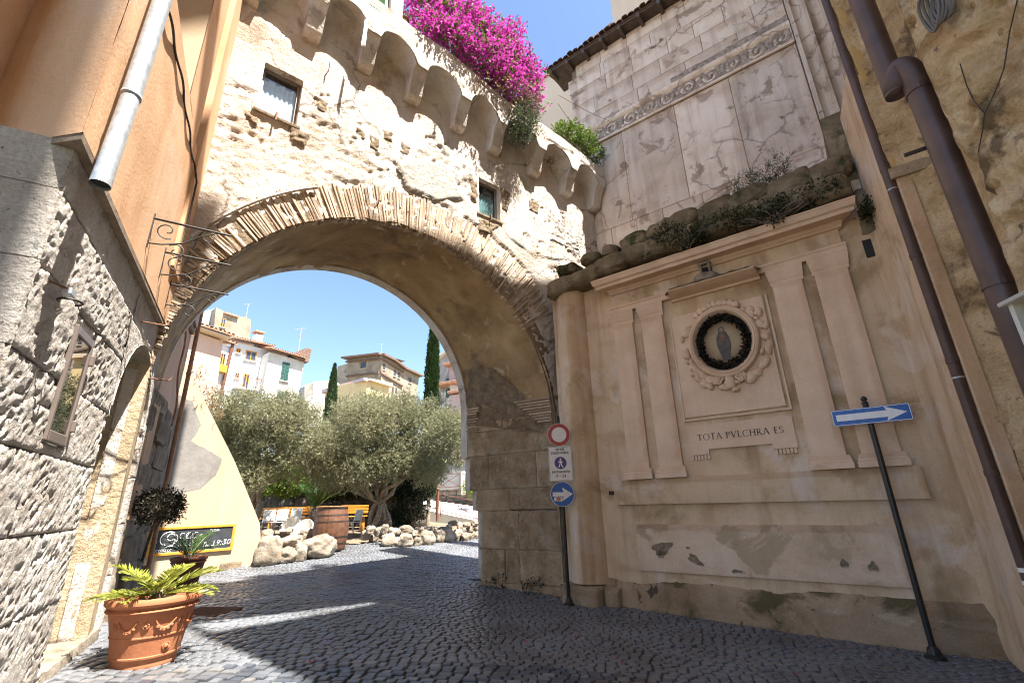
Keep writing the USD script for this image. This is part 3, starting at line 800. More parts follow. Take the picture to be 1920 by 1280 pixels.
def patch_sheet(poly, d, amp, seed, res=.03):
    x0, y0, x1, y1 = poly.bounds
    U, Z = np.meshgrid(np.arange(x0, x1 + res, res), np.arange(y0, y1 + res, res), indexing='ij')
    P = np.stack([U, 0 * U, Z], -1)
    _, q = grid(*U.shape)
    c = np.stack([U, Z], -1).reshape(-1, 2)[q].mean(1)
    e = shapely.distance(shapely.boundary(poly), shapely.points(U.ravel(), Z.ravel())).reshape(U.shape)
    D = d + amp * fb(P, 13, 4, seed) - .035 * np.clip(1 - e / .035, 0, 1)
    return np.stack([U, D, Z], -1).reshape(-1, 3), tri(q[shapely.contains_xy(poly, c[:, 0], c[:, 1])])[:, ::-1]


def apx(pts, d=0.0):
    return [A.hit(x, y, d) for x, y in pts]


part(arch, 'grey_repair', A.tf(patch_sheet(ragged(apx([(742, 303), (795, 298), (850, 328), (862, 368), (820, 378), (765, 352)]), 3), .028, .012, 4)), 'old_repair', smooth=60)
for k, pts in enumerate(([(669, 238), (684, 246), (683, 262), (672, 258)], [(692, 252), (712, 262), (708, 284), (694, 276)], [(716, 242), (738, 248), (736, 268), (720, 262)], [(752, 266), (768, 276), (765, 290), (750, 284)], [(590, 180), (615, 192), (612, 214), (596, 206)], [(462, 208), (482, 222), (480, 236), (466, 226)],
                         [(545, 236), (580, 252), (570, 276), (548, 262)], [(880, 330), (897, 340), (893, 380), (884, 372)], [(896, 408), (936, 424), (920, 440), (900, 432)], [(940, 352), (956, 362), (950, 400), (942, 392)], [(1040, 420), (1095, 440), (1085, 470), (1030, 450)], [(990, 372), (1012, 384), (1008, 402), (992, 394)])):
    part(arch, 'plaster_loss', A.tf(patch_sheet(ragged(apx(pts), 20 + k, .04), .012, .03, 30 + k, .022)), 'rubble_core' if k not in (10,) else 'old_repair', smooth=60)
cr_ = apx([(940, 385), (944, 420), (950, 440), (970, 456), (990, 470), (1005, 481), (1025, 482), (1045, 486), (1062, 487)])
cp = np.array(sg.LineString(cr_).segmentize(.03).coords)
cp = cp + .02 * np.stack([fb(np.c_[cp, 0 * cp[:, 0]], 9, 3, 1), fb(np.c_[cp, 0 * cp[:, 0]], 9, 3, 2)], 1)
wd = .008 + .012 * meshkit.noise(np.c_[cp, 0 * cp[:, 0]] * 6, 3)
v = np.stack([np.c_[cp[:, 0], np.full(len(cp), .012), cp[:, 1] - wd], np.c_[cp[:, 0], np.full(len(cp), .012), cp[:, 1] + wd]], 1).reshape(-1, 3)
_, q = grid(len(cp), 2)
part(arch, 'crack', A.tf((v, tri(q))), 'dark_inside')
# small windows
for (u0, u1, z0, z1), pane in ((W1, 'curtain'), (W2, 'teal_pane')):
    d0 = -.17
    t = .045
    rev = cat([box(u0 - .06, u0, d0 - .05, -.012, z0 - .03, z1), box(u1, u1 + .06, d0 - .05, -.012, z0 - .03, z1), box(u0 - .06, u1 + .06, d0 - .05, -.012, z1, z1 + .06), box(u0 - .06, u1 + .06, d0 - .05, -.008, z0 - .06, z0)])
    part(arch, 'window_reveal', A.tf(rev), 'arch_plaster')
    w = part(arch, 'window', A.tf(cat([box(u0, u0 + t, d0 + .01, d0 + .05, z0, z1, .006), box(u1 - t, u1, d0 + .01, d0 + .05, z0, z1, .006), box(u0 + t, u1 - t, d0 + .01, d0 + .05, z1 - t, z1, .006), box(u0 + t, u1 - t, d0 + .01, d0 + .05, z0, z0 + t, .006)])), 'window_metal')
    part(w, 'pane', A.tf(quad(u0 + t, u1 - t, d0 + .02, z0 + t, z1 - t)), 'pane_glass')
    zc0 = z0 + t
    nn = 26
    cu_ = np.linspace(u0 + t, u1 - t, nn)
    cz_ = np.array([zc0, z1 - t - (.10 if pane == 'curtain' else .2)])
    CU, CZ = np.meshgrid(cu_, cz_, indexing='ij')
    CZ = CZ + (CZ > zc0 + .1) * .02 * np.sin(CU * 40)
    vv = np.stack([CU, d0 - .012 + .01 * np.sin(CU * 90), CZ], -1).reshape(-1, 3)
    _, qq = grid(nn, 2)
    part(w, 'curtain', A.tf((vv, tri(qq))), pane, smooth=True)
    part(w, 'dark_room', A.box(u0, u1, d0 - .06, d0 - .04, z0, z1), 'dark_inside')
    part(arch, 'window_sill', A.tf(rough_block(u0 - .05, u1 + .05, z0 - .055, z0 - .005, -.2, .035, res=.02, amp=.01, er=.01, seed=7)), 'rubble_core', smooth=50)
    um = (u0 + u1) / 2 - .02
    part(arch, 'window_latch', A.tf(cat([box(um - .012, um + .012, .0, .075, z0 - .01, z0 + .03, .004), box(um - .012, um + .012, .05, .075, z0 - .12, z0 - .01, .004)])), 'rusty_iron')
# corbel table and parapet
CB = [-5.99, -5.06, -4.14, -3.19, -2.18, -1.26, -.12, .94, 1.93]
ZT = [9.12, 9.09, 9.06, 8.93, 8.84, 8.77, 8.73, 8.68, 8.66]
DP = .42
for k, (u, zt) in enumerate(zip(CB, ZT)):
    hw = .13
    prof = [(-.05, zt - .12)] + [(.09 + .13 * math.sin(t), zt - .0 - .12 * math.cos(t)) for t in np.linspace(0, 1.2, 5)] + [(DP - .16 * math.cos(t) ** 1.0 - .0, zt + .12 + .34 * t / 1.57) for t in np.linspace(.5, 1.57, 6)] + [(DP - .005, zt + .56), (-.05, zt + .56)]
    v, f = sweep(prof, u - hw, u + hw)
    v = v + .014 * np.stack([fb(v + 3 * k, 7, 3, 5), fb(v + 3 * k, 7, 3, 6), fb(v + 3 * k, 7, 3, 7)], -1)
    part(arch, 'corbel', A.tf((v, f)), 'arch_plaster', smooth=40)
for k in range(len(CB) - 1):                             # little vaults between the corbels
    u0, u1 = CB[k] + .12, CB[k + 1] - .12
    zb0, zb1 = ZT[k] + .42, ZT[k + 1] + .42
    n = 15
    tt = np.linspace(0, np.pi, n)
    uu = (u0 + u1) / 2 - (u1 - u0) / 2 * np.cos(tt)
    zz = np.interp(uu, [u0, u1], [zb0, zb1]) + .36 * np.sin(tt)
    ds = np.linspace(-.03, DP, 7)
    UU, DD = np.meshgrid(uu, ds, indexing='ij')
    ZZ = np.repeat(zz[:, None], 7, 1) - .15 * (1 - DD / DP) ** 2
    pp = np.stack([UU, DD, ZZ], -1)
    pp = pp + .02 * np.stack([fb(pp, 4, 3, 80 + k), 0 * UU, fb(pp, 4, 3, 90 + k)], -1)
    _, qq = grid(n, 7)
    part(arch, 'corbel_arch', A.tf((pp.reshape(-1, 3), tri(qq))), 'arch_plaster', smooth=True)
up = np.linspace(-6.3, 2.08, 170)
kb = np.interp(up, CB, np.array(ZT) + .42)
inarch = np.zeros_like(up)
for k in range(len(CB) - 1):
    u0, u1 = CB[k] + .12, CB[k + 1] - .12
    m = (up > u0) & (up < u1)
    kb[m] += .36 * np.sqrt(np.maximum(0, 1 - ((up[m] - (u0 + u1) / 2) / ((u1 - u0) / 2)) ** 2))
ztop = np.interp(up, [-6.3, -3.9, -3.5, -2.5, -1.1, .3, 1.9], [10.35, 10.3, 10.25, 10.2, 9.92, 9.85, 9.7]) + .05 * fb(np.stack([up, 0 * up, 0 * up], -1), 1.5, 4, 50)
nz = 16
tz = np.linspace(0, 1, nz)
UU = np.repeat(up[:, None], nz, 1)
ZZ = kb[:, None] + (ztop - kb)[:, None] * tz[None]
P3 = np.stack([UU, 0 * UU, ZZ], -1)
crack = np.exp(-((ZZ - (9.48 + .06 * np.sin(UU * 2.3) + .03 * np.sin(UU * 9) + .06 * (UU < -3))) / .018) ** 2)
DDp = DP + .022 * fb(P3, 2.2, 5, 51) + .012 * fb(P3, 9, 3, 52) - .05 * crack + .02 * (ZZ < 9.48)
pts = np.stack([UU, DDp, ZZ], -1)
pts = np.concatenate([pts, np.stack([up, 0 * up + DP - .16, ztop + .03], -1)[:, None], np.stack([up, 0 * up - .1, ztop + .03 + .03 * fb(P3[:, 0], 3, 3, 2)], -1)[:, None], np.stack([up, 0 * up - .12, 0 * up + 9.6], -1)[:, None]], 1)
_, qq = grid(len(up), nz + 3)
part(arch, 'parapet', A.tf((pts.reshape(-1, 3), tri(qq))), 'arch_plaster', smooth=50)
# the dwelling that rises from the bridge, with its green shutter
dw = thing('bridge_house', 'pale plaster house front rising above the arch parapet with a green shutter', 'house', A.p(-5, .3, 10.1))
part(dw, 'wall', A.tf(cat([box(-7.0, -4.62, -1.6, .36, 10.1, 16.5), box(-3.86, -3.62, -1.6, .36, 10.1, 16.5), box(-4.62, -3.86, -1.6, .36, 12.0, 16.5), box(-4.62, -3.86, -1.6, .12, 10.1, 12.0)])), 'arch_plaster')
sh = part(dw, 'shutter', A.tf(cat([box(-4.62, -3.88, .2, .25, 10.14, 10.2, .006), box(-4.62, -3.88, .2, .25, 11.9, 11.96, .006), box(-4.62, -4.56, .2, .25, 10.2, 11.9, .006), box(-3.94, -3.88, .2, .25, 10.2, 11.9, .006)])), 'shutter_green')
for k in range(28):
    m = box(-4.56, -3.94, -.022, .022, -.004, .004)
    vv = m[0]
    c_, s_ = math.cos(.7), math.sin(.7)
    vv = np.stack([vv[:, 0], .225 + vv[:, 1] * c_ - vv[:, 2] * s_, 10.23 + .06 * k + vv[:, 1] * s_ + vv[:, 2] * c_], 1)
    part(sh, 'slat', A.tf((vv, m[1])), 'shutter_green')
part(dw, 'sill', A.box(-4.66, -3.82, .1, .42, 10.08, 10.13, .01), 'shutter_green')

# ================================================================ shrine front on the right
sf = thing('shrine_front', 'tall ochre shrine front with paired pilasters, round framed painting and marble-faced upper storey', 'church front', (1.42, 8.44, 0))


def fpart(name, m, mat='facade_plaster', smooth=False, par=None, fr=Fp, label=None):
    return part(par or sf, name, fr.tf(m), mat, smooth=smooth, label=label)


def slab_grid(u0, u1, z0, z1, d, amp, sc, seed, res=.06):
    nu, nz = int((u1 - u0) / res) + 2, int((z1 - z0) / res) + 2
    U, Z = np.meshgrid(np.linspace(u0, u1, nu), np.linspace(z0, z1, nz), indexing='ij')
    P = np.stack([U, 0 * U, Z], -1)
    _, q = grid(nu, nz)
    return np.stack([U, d + amp * fb(P, sc, 4, seed), Z], -1).reshape(-1, 3), tri(q)


fpart('wall', slab_grid(-.7, 4.62, .1, 5.9, -.0, .008, 2.5, 1), smooth=True)
fpart('core', box(-.7, 6.6, -1.95, -.06, -.4, 5.85), 'facade_plaster')
# battered foot of the wall
nu, nz = 90, 14
U, Z = np.meshgrid(np.linspace(-.05, 4.7, nu), np.linspace(-.45, .42, nz), indexing='ij')
P = np.stack([U, 0 * U, Z], -1)
gz_ = np.interp(U, [0, 4.7], [.02, -.16])
D = .05 + .03 * fb(P, 3, 4, 4) + .05 * np.clip((.3 - (Z - gz_)) / .3, 0, 1) - .06 * np.clip((Z - .3 + .06 * fb(P, 2, 3, 5)) / .1, 0, 1)
_, q = grid(nu, nz)
fpart('plinth', (np.stack([U, D, Z], -1).reshape(-1, 3), tri(q)), 'socle_plaster', smooth=50)
fpart('base_panel', rough_block(.62, 3.97, .53, 1.2, 0, .035, res=.05, amp=.004, er=.006, seed=3), 'panel_plaster', smooth=40)
fpart('ledge', rough_block(.36, 4.34, 1.5, 1.88, -.02, .075, res=.05, amp=.003, er=.008, seed=9), 'facade_plaster', smooth=40)
fpart('putlog_hole', box(.2, .29, -.02, .012, 1.66, 1.72, .003), 'dark_inside')
# plaster lost from the base panel
rng = np.random.default_rng(3)
for (u, z, a, b2, rot) in ((1.02, .86, .15, .085, 20), (1.5, .72, .11, .05, -35), (1.0, .78, .06, .05, 0), (1.42, .88, .025, .015, 0), (3.33, .76, .045, .045, 10), (3.62, .74, .05, .05, 0), (2.05, .6, .07, .02, 0)):
    t = np.linspace(0, 2 * np.pi, 23)[:-1]
    rr_ = 1 + .22 * np.sin(3 * t + u) + .12 * np.sin(5 * t + z * 9)
    x, y = a * rr_ * np.cos(t), b2 * rr_ * np.sin(t)
    c_, s_ = math.cos(rad(rot)), math.sin(rad(rot))
    fpart('plaster_loss', prism(list(zip(u + x * c_ - y * s_, z + x * s_ + y * c_)), .02, .043), 'rubble_core')
# pilasters with capitals and bases
pil_prof = [(0, 0), (.05, 0), (.06, .05), (.055, .06), (.075, .09), (.08, .12), (.11, .19), (.115, .235), (.12, .24), (.12, .255), (0, .255)]
base_prof = [(0, 0), (.135, 0), (.135, .075), (.11, .085), (.115, .115), (.09, .135), (.075, .165), (.07, .17), (0, .17)]
for u0, u1 in ((.62, .985), (1.15, 1.525), (3.25, 3.64), (3.80, 4.20)):
    p = fpart('pilaster', rough_block(u0, u1, 2.05, 4.6, -.01, .07, res=.06, amp=.0025, er=.006, seed=int(u0 * 10)), 'stucco', smooth=40)
    fpart('capital', sweep([(a, 4.58 + z) for a, z in pil_prof], u0 - .0, u1 + .0, .45, .45, 12, .005, int(u0 * 9)), 'stucco', smooth=30, par=p)
    fpart('base', sweep([(a, 1.885 + z) for a, z in base_prof], u0 - .0, u1 + .0, .45, .45, 12, .005, int(u0 * 7)), 'stucco', smooth=30, par=p)
# entablature
ent = [(0, 4.84), (.075, 4.84), (.075, 4.915), (.095, 4.93), (.095, 4.955), (.065, 4.965), (.065, 5.19), (.1, 5.2), (.12, 5.225), (.15, 5.235), (.17, 5.26), (.33, 5.275), (.335, 5.33), (.37, 5.345), (.39, 5.38), (.4, 5.42), (.41, 5.425), (.41, 5.445), (0, 5.47)]
fpart('cornice', sweep(ent[11:] + [(0, 5.275)], .66, 4.24, .62, .62, 90, .008, 3), 'stucco', smooth=30)
fpart('bed_moulding', sweep(ent[6:11] + [(.17, 5.275), (0, 5.275), (0, 5.19)], .66, 4.24, .3, .3, 80, .006, 5), 'stucco', smooth=30)
fpart('frieze', box(.64, 4.22, -.01, .06, 4.955, 5.195, .004), 'facade_plaster')
for u0, u1 in ((.6, 1.75), (3.1, 4.24)):
    fpart('architrave', sweep([(0, 4.83), (.078, 4.835), (.078, 4.905), (.1, 4.93), (.1, 4.955), (0, 4.96)], u0, u1, .2, .2, 30, .006, 7), 'stucco', smooth=30)
# projecting broken canopy over the picture
can = fpart('canopy', sweep([(-.01, 4.76), (.05, 4.765), (.06, 4.80), (.2, 4.83), (.27, 4.85), (.31, 4.865), (.31, 4.885), (-.01, 4.93)], 1.72, 3.12, -.12, -.12), 'stucco')
nn = 40
cu_ = np.linspace(1.66, 3.16, nn)
vv = []
for i, u in enumerate(cu_):
    e = min(u - 1.66, 3.16 - u)
    dmx = .33 + .02 * fb(np.array([u, 0, 0]), 9, 3, 1) - .2 * max(0, .15 - e) / .15
    vv += [(u, -.01, 4.93), (u, dmx, 4.885 + .006 * math.sin(u * 30)), (u, dmx, 4.905 + .006 * math.sin(u * 23))]
_, qq = grid(nn, 3)
fpart('canopy_slab', (np.array(vv), tri(qq)), 'mossy_stone', par=can)
# panel, moulded oculus, painting
fpart('panel_frame', cat([box(1.63, 1.655, 0, .03, 2.72, 4.5, .004), box(3.12, 3.15, 0, .035, 2.72, 4.5, .004), box(1.655, 3.12, 0, .035, 2.72, 2.75, .004), box(3.06, 3.085, 0, .028, 2.78, 4.5, .004), box(1.655, 3.06, 0, .028, 2.78, 2.80, .004)]), 'stucco')
fpart('panel', box(1.655, 3.06, -.01, .018, 2.80, 4.5), 'stucco')
OU, OZ, OA, OB = 2.42, 3.895, .5, .56


def oval_ring(prof, n=72, a=1.0, b=OB / OA):
    t = np.arange(n) * 2 * np.pi / n
    v = np.stack([[OU + a * r * np.cos(t), d + 0 * t, OZ + b * r * np.sin(t)] for r, d in prof]).transpose(0, 2, 1).reshape(-1, 3)
    m = len(prof)
    q = [(i * n + k, i * n + (k + 1) % n, (i + 1) * n + (k + 1) % n, (i + 1) * n + k) for i in range(m - 1) for k in range(n)]
    return v, tri(q)


oc = fpart('oculus_frame', oval_ring([(.41, -.02), (.41, .05), (.435, .085), (.445, .12), (.465, .13), (.475, .115), (.49, .12), (.515, .105), (.525, .07), (.535, .02)]), 'stucco', smooth=40)
t = np.arange(48) * 2 * np.pi / 48
fan = np.array([(0, k, (k + 1) % 48 + 0) for k in range(48)]) + [[0, 1, 1]]
disc = lambda a, b, d, cu=OU, cz=OZ: (np.vstack([[(cu, d, cz)], np.stack([cu + a * np.cos(t), d + 0 * t, cz + b * np.sin(t)], 1)]), fan)
fpart('dark_backing', disc(.415, .47, .02), 'dark_inside', par=oc)
rngp = np.random.default_rng(21)
look('painted_glow', {'g': ('geometry', {}), 'm': ('mapping', {'location': tuple(-Fp.p(OU, .03, OZ))}), 'l': ('vector_math', {'math_type': 'length'}), 'n': ('noise_texture', {'scale': 7.0, 'detail': 4.0}), 'a': ('math', {'math_type': 'multiply_add', 'value2': 0.12}),
                      'r': ('rgb_ramp', {'ramp': [(0.06, (0.36, 0.29, 0.17)), (0.25, (0.30, 0.225, 0.125)), (0.36, (0.20, 0.12, 0.06)), (0.45, (0.12, 0.075, 0.04))]}), 'p': ('principled_bsdf', {'roughness': 0.7})},
     [('g.position', 'm.vector'), ('m.vector', 'l.vector1'), ('g.position', 'n.vector'), ('n.fac', 'a.value1'), ('l.value', 'a.value3'), ('a.value', 'r.fac'), ('r.color', 'p.base_color')])
pt = fpart('painting', disc(.31, .36, .03, OU + .01, OZ - .02), 'painted_glow', par=oc)
plain('paint_robe', (0.085, 0.07, 0.06), 0.8, var=0.35, sc=14)
plain('paint_dress', (0.16, 0.085, 0.05), 0.8, var=0.35, sc=14)
plain('paint_skin', (0.24, 0.16, 0.10), 0.8, var=0.2, sc=14)
# wreath of dark leaves inside the oculus
th_ = rngp.uniform(0, 2 * np.pi, 900)
rr_ = rngp.uniform(.30, .405, 900)
pos = np.stack([OU + rr_ * np.cos(th_), rngp.uniform(.03, .07, 900), OZ + 1.14 * rr_ * np.sin(th_)], 1)
dr = rngp.normal(size=(900, 3)) * [1, .5, 1] + np.stack([-np.cos(th_), 0.6 + 0 * th_, -np.sin(th_)], 1) * .6
fpart('leaf_wreath', leaves(pos, dr, .06, .028, rngp), 'bush_black', par=oc)
# stucco clouds round the frame and scrolls under it
rngp = np.random.default_rng(22)
for k in range(86):
    a = rngp.uniform(0, 2 * np.pi)
    low = .5 - .5 * math.sin(a)                          # more and larger below
    right = .5 + .5 * math.cos(a)
    if rngp.random() > .35 + .65 * max(low, right * .9):
        continue
    r = .56 + rngp.uniform(0, .05 + .10 * max(low, right * .8))
    s = rngp.uniform(.028, .05 + .03 * low)
    m = trimesh.creation.icosphere(subdivisions=2)
    vv = np.array(m.vertices) * [s * rngp.uniform(1.2, 1.9), .04 + .02 * low, s]
    c_, s_ = math.cos(a + 1.57 + rngp.normal(0, .3)), math.sin(a + 1.57 + rngp.normal(0, .3))
    vv = np.stack([vv[:, 0] * c_ - vv[:, 2] * s_, vv[:, 1], vv[:, 0] * s_ + vv[:, 2] * c_], 1)
    vv += [OU + r * math.cos(a), .03, OZ - .02 + 1.08 * r * math.sin(a)]
    vv += .012 * fb(vv, 22, 2, k)[:, None] * (vv - [OU, .03, OZ])
    fpart('cloud', (vv, np.array(m.faces)), 'stucco', smooth=True)
for s in (-1, 1):
    for j in range(3):
        tt = np.linspace(0, 3.4 * np.pi, 40)
        rs = .085 * (1 - tt / (3.9 * np.pi)) * (1 - .16 * j)
        pts = np.stack([OU + s * (.14 + .012 * j + rs * np.cos(tt - .6)), .07 + .02 * tt / 10 + 0 * tt, 3.32 - .03 * j + rs * np.sin(tt - .6)], 1)
        fpart('scroll', tube(pts, .016, 6), 'stucco', smooth=True)
fpart('scroll_shell', stone((OU, .05, 3.24), (.075, .06, .11), 5, amp=.15), 'stucco', smooth=True)
for k in range(9):
    a = rad(60 + 8 * k)
    fpart('crest_leaf', move((stone((0, 0, 0), (.05, .05, .06), k, amp=.3)), (OU + .57 * math.cos(a), .07, OZ + .63 * math.sin(a))), 'stucco', smooth=True)


def flat(fr, poly, d0, d1):
    return fr.tf(prism(poly, d0, d1))


def blob(cu, cz, pts):
    return [(cu + x, cz + z) for x, z in pts]


fz = OZ - .02
part(pt, 'robe', flat(Fp, blob(OU, fz, [(-.05, -.27), (-.075, -.15), (-.1, -.02), (-.095, .09), (-.06, .17), (-.03, .2), (.03, .2), (.065, .165), (.1, .07), (.11, -.04), (.085, -.16), (.07, -.27), (0, -.29)]), .03, .034), 'paint_robe')
part(pt, 'dress', flat(Fp, blob(OU, fz, [(-.03, .14), (-.045, .07), (-.01, .02), (.03, .06), (.03, .15)]), .03, .036), 'paint_dress')
part(pt, 'face', flat(Fp, [(OU + .03 * math.cos(a), fz + .215 + .038 * math.sin(a)) for a in np.linspace(0, 6.28, 15)[:-1]], .03, .037), 'paint_skin')
part(pt, 'veil', flat(Fp, [(OU + .048 * math.cos(a), fz + .215 + .055 * math.sin(a)) for a in np.linspace(0, 6.28, 17)[:-1]], .03, .035), 'paint_robe')
# inscription tablet with dropped ears and fringe
fpart('tablet', prism([(1.66, 2.2), (1.66, 2.645), (3.12, 2.645), (3.12, 2.2), (2.81, 2.2), (2.81, 2.275), (1.94, 2.275), (1.94, 2.2)], 0, .03), 'stucco')
for u0 in (1.67, 2.83):
    for k in range(6):
        fpart('fringe', box(u0 + .047 * k, u0 + .047 * k + .034, 0, .026, 2.125, 2.196, .004), 'stucco')


def roman(ch, h):
    """one incised capital as thin polygons: [(points)], width; thick and thin strokes with short serifs"""
    K, N_ = .13 * h, .055 * h

    def st_(a, b2, w):
        a, b2 = np.array(a, float) * h, np.array(b2, float) * h
        d = (b2 - a) / np.linalg.norm(b2 - a)
        n = np.array([-d[1], d[0]]) * w / 2
        return sg.Polygon([a + n, b2 + n, b2 - n, a - n])

    def serif(x, y, w=.2):
        return sg.box((x - w / 2) * h, y * h if y < .5 else (y - .04) * h, (x + w / 2) * h, (y + .04) * h if y < .5 else y * h)

    def ringp(cx, cy, rx, ry, a0=0, a1=360, sc=1.0):
        t = np.radians(np.linspace(a0, a1, 28))
        o = [(h * (cx + rx * math.cos(x)), h * (cy + ry * math.sin(x))) for x in t]
        i = [(h * (cx + (rx - .055 - .06 * abs(math.cos(x))) * math.cos(x)), h * (cy + (ry - .055) * math.sin(x))) for x in t]
        return sg.Polygon(o + i[::-1]).buffer(0)
    T = {'T': ([st_((.35, 0), (.35, 1), K), st_((0, .97), (.7, .97), N_), serif(.35, 0, .26), st_((.02, .84), (.02, 1), N_), st_((.68, .84), (.68, 1), N_)], .7),
         'O': ([ringp(.46, .5, .46, .52)], .92),
         'A': ([st_((.06, 0), (.38, 1), N_), st_((.36, 1), (.72, 0), K), st_((.18, .34), (.58, .34), N_), serif(.06, 0), serif(.72, 0)], .78),
         'P': ([st_((.12, 0), (.12, 1), K), ringp(.2, .72, .36, .28, -90, 90), serif(.12, 0, .26), serif(.06, 1, .14)], .58),
         'V': ([st_((.06, 1), (.36, 0), K), st_((.36, 0), (.68, 1), N_), serif(.06, 1), serif(.68, 1)], .74),
         'L': ([st_((.12, 0), (.12, 1), K), st_((.05, .03), (.52, .03), N_), st_((.51, 0), (.53, .16), N_), serif(.12, 1, .24)], .56),
         'C': ([ringp(.46, .5, .46, .52, 42, 318)], .8),
         'H': ([st_((.12, 0), (.12, 1), K), st_((.66, 0), (.66, 1), K), st_((.12, .52), (.66, .52), N_)] + [serif(x, y, .24) for x in (.12, .66) for y in (0, 1)], .78),
         'R': ([st_((.12, 0), (.12, 1), K), ringp(.2, .74, .34, .26, -90, 90), st_((.28, .5), (.66, 0), K), serif(.12, 0, .24), serif(.68, 0, .16)], .7),
         'E': ([st_((.12, 0), (.12, 1), K), st_((.05, .97), (.48, .97), N_), st_((.12, .52), (.42, .52), N_), st_((.05, .03), (.5, .03), N_)], .54),
         'S': ([ringp(.26, .75, .24, .25, 20, 275), ringp(.26, .26, .25, .26, -160, 92)], .52), ' ': ([], .34)}
    return T[ch]


def roman_text(fr, parent, text, u, z, h, width, d, mat, slope=0.0):
    adv = [roman(c, h)[1] + .12 for c in text]
    k = width / (sum(adv) * h)
    x = 0
    for c, a in zip(text, adv):
        polys, _ = roman(c, h)
        if polys:
            ms = [prism(shapely.affinity.affine_transform(p, [k, 0, 0, 1, u + x * h * k, z + slope * x * h * k]), d, d + .002 + .0004 * i) for i, p in enumerate(polys)]
            part(parent, 'letter', fr.tf(cat(ms)), mat)
        x += a


import shapely.affinity
tab = '/World/shrine_front/tablet'
roman_text(Fp, tab, 'TOTA PVLCHRA ES', 1.80, 2.412, .092, 1.2, .0305, 'carved_ink')
# half-round column in the corner, on a rough footing stone
nc = 22
pts = []
for z in np.linspace(.3, 5.5, 60):
    r = .335 - .01 * z / 5 + .004 * math.sin(z * 3)
    for a in np.linspace(-.35, math.pi + .35, nc):
        rr2 = r + .007 * fb(np.array([a * 2, z * 2, 3.]), 1.3, 4, 6)
        pts.append((-.28 - rr2 * math.cos(a), -.06 + rr2 * math.sin(a), z))
_, q = grid(60, nc)
col = fpart('column', (np.array(pts), tri(q)), smooth=True)
fpart('column_cap', box(-.62, .06, -.3, .3, 5.5, 5.56, .02), 'mossy_stone', par=col)
fpart('footing', cat([rough_block(-.68, .02, -.2, .28, -.3, .36, res=.05, amp=.03, er=.05, seed=12), rough_block(.02, .3, -.2, .26, -.3, .2, res=.05, amp=.03, er=.05, seed=13)]), 'pier_stone', smooth=60, par=col)
# stones on the ledge between the two orders
rs = [(-.3, 5.62, .34, .17, 8), (-.25, 5.93, .22, .11, 0), (.25, 5.66, .32, .16, 5), (.3, 5.98, .2, .12, 0), (.75, 5.72, .3, .15, 4), (.72, 5.98, .17, .12, 0), (1.2, 5.74, .33, .14, 5), (1.22, 6.0, .28, .15, 6), (1.75, 5.76, .35, .16, 4), (1.72, 6.05, .26, .15, 6),
      (2.25, 5.78, .34, .16, 5), (2.15, 6.08, .27, .17, 6), (2.75, 5.8, .33, .16, 5), (2.7, 6.06, .32, .15, 12), (3.25, 5.8, .36, .15, 5), (3.2, 6.08, .36, .15, 14), (3.75, 5.76, .3, .17, 4), (3.8, 6.02, .36, .18, 8), (4.2, 5.72, .3, .17, 3), (4.3, 6.02, .3, .16, 4)]
rs = [(u, z + .02 + (.1 if z > 5.88 else 0), a, h2 * 1.22, tl) for u, z, a, h2, tl in rs]
for k, (u, z, a, h2, tl) in enumerate(rs):
    m = stone((0, 0, 0), (a * 1.02, .3, h2 * .92), 30 + k, sub=3, amp=.22, tilt=tl, pw=.5)
    m = (m[0] + [u, .07 - .16 * (z > 5.9), z], m[1])
    fpart('ledge_stone', m, 'mossy_stone', smooth=50)
fpart('ledge_fill', slab_grid(-.65, 4.7, 5.4, 5.75, -.1, .05, 4, 15), 'mossy_stone', smooth=True)
for k, (u0, u1, z0, z1, d) in enumerate(((4.42, 4.72, 4.95, 5.45, .02), (4.72, 5.1, 4.95, 5.3, .05), (4.5, 5.1, 5.35, 5.75, .06), (4.4, 4.8, 5.75, 6.2, .0), (4.8, 5.25, 5.8, 6.3, .03), (4.5, 5.3, 6.3, 6.9, -.05))):
    fpart('corner_block', rough_block(u0, u1, z0, z1, -.6, d, res=.05, amp=.05, er=.06, sc=4, seed=60 + k), 'mossy_stone', smooth=60)
fpart('corner_core', box(4.4, 6.5, -1.9, -.1, 4.9, 7.2), 'mossy_stone')
fpart('recess', box(4.44, 4.66, -.3, .012, 4.66, 4.93), 'dark_inside')
# upper storey faced with marble slabs
rng = np.random.default_rng(14)
fpart('upper_wall', box(-.3, 7.2, -.5, -.035, 5.5, 13.7), 'mortar', fr=Fu)


def mslab(u0, u1, z0, z1, d=.0, amp=.004):
    fpart('marble_slab', rough_block(u0 + .006, u1 - .006, z0 + .005, z1 - .005, -.06, d + rng.uniform(-.008, .006), res=.12, amp=amp, er=.008, sc=3, seed=int(rng.integers(999))), 'marble', smooth=40, fr=Fu)


for z0, z1, cs_ in ((6.9, 7.47, [-.1, .6, 1.5, 2.3, 3.2, 4.1, 5.0]), (7.47, 7.96, [-.1, .4, 1.05, 1.7, 2.6, 3.3, 4.2, 4.95]), (7.96, 10.62, [-.1, .97, 2.34, 3.6, 4.95])):
    for a0, a1 in zip(cs_[:-1], cs_[1:]):
        mslab(a0, a1, z0, z1)
zr = [11.2, 11.72, 12.25, 12.8, 13.3, 13.72]
for i in range(5):
    u = -.15 - rng.uniform(0, .3)
    while u < 4.95:
        w = rng.uniform(.55, 1.25)
        u2 = u + w if 4.95 - (u + w) > .35 else 4.95
        mslab(u, u2, zr[i], zr[i + 1])
        u = u2
fr_m = sweep([(0, 10.63), (.05, 10.63), (.06, 10.68), (.03, 10.7), (.03, 11.06), (.06, 11.08), (.09, 11.12), (.1, 11.19), (0, 11.2)], -.1, 4.95)
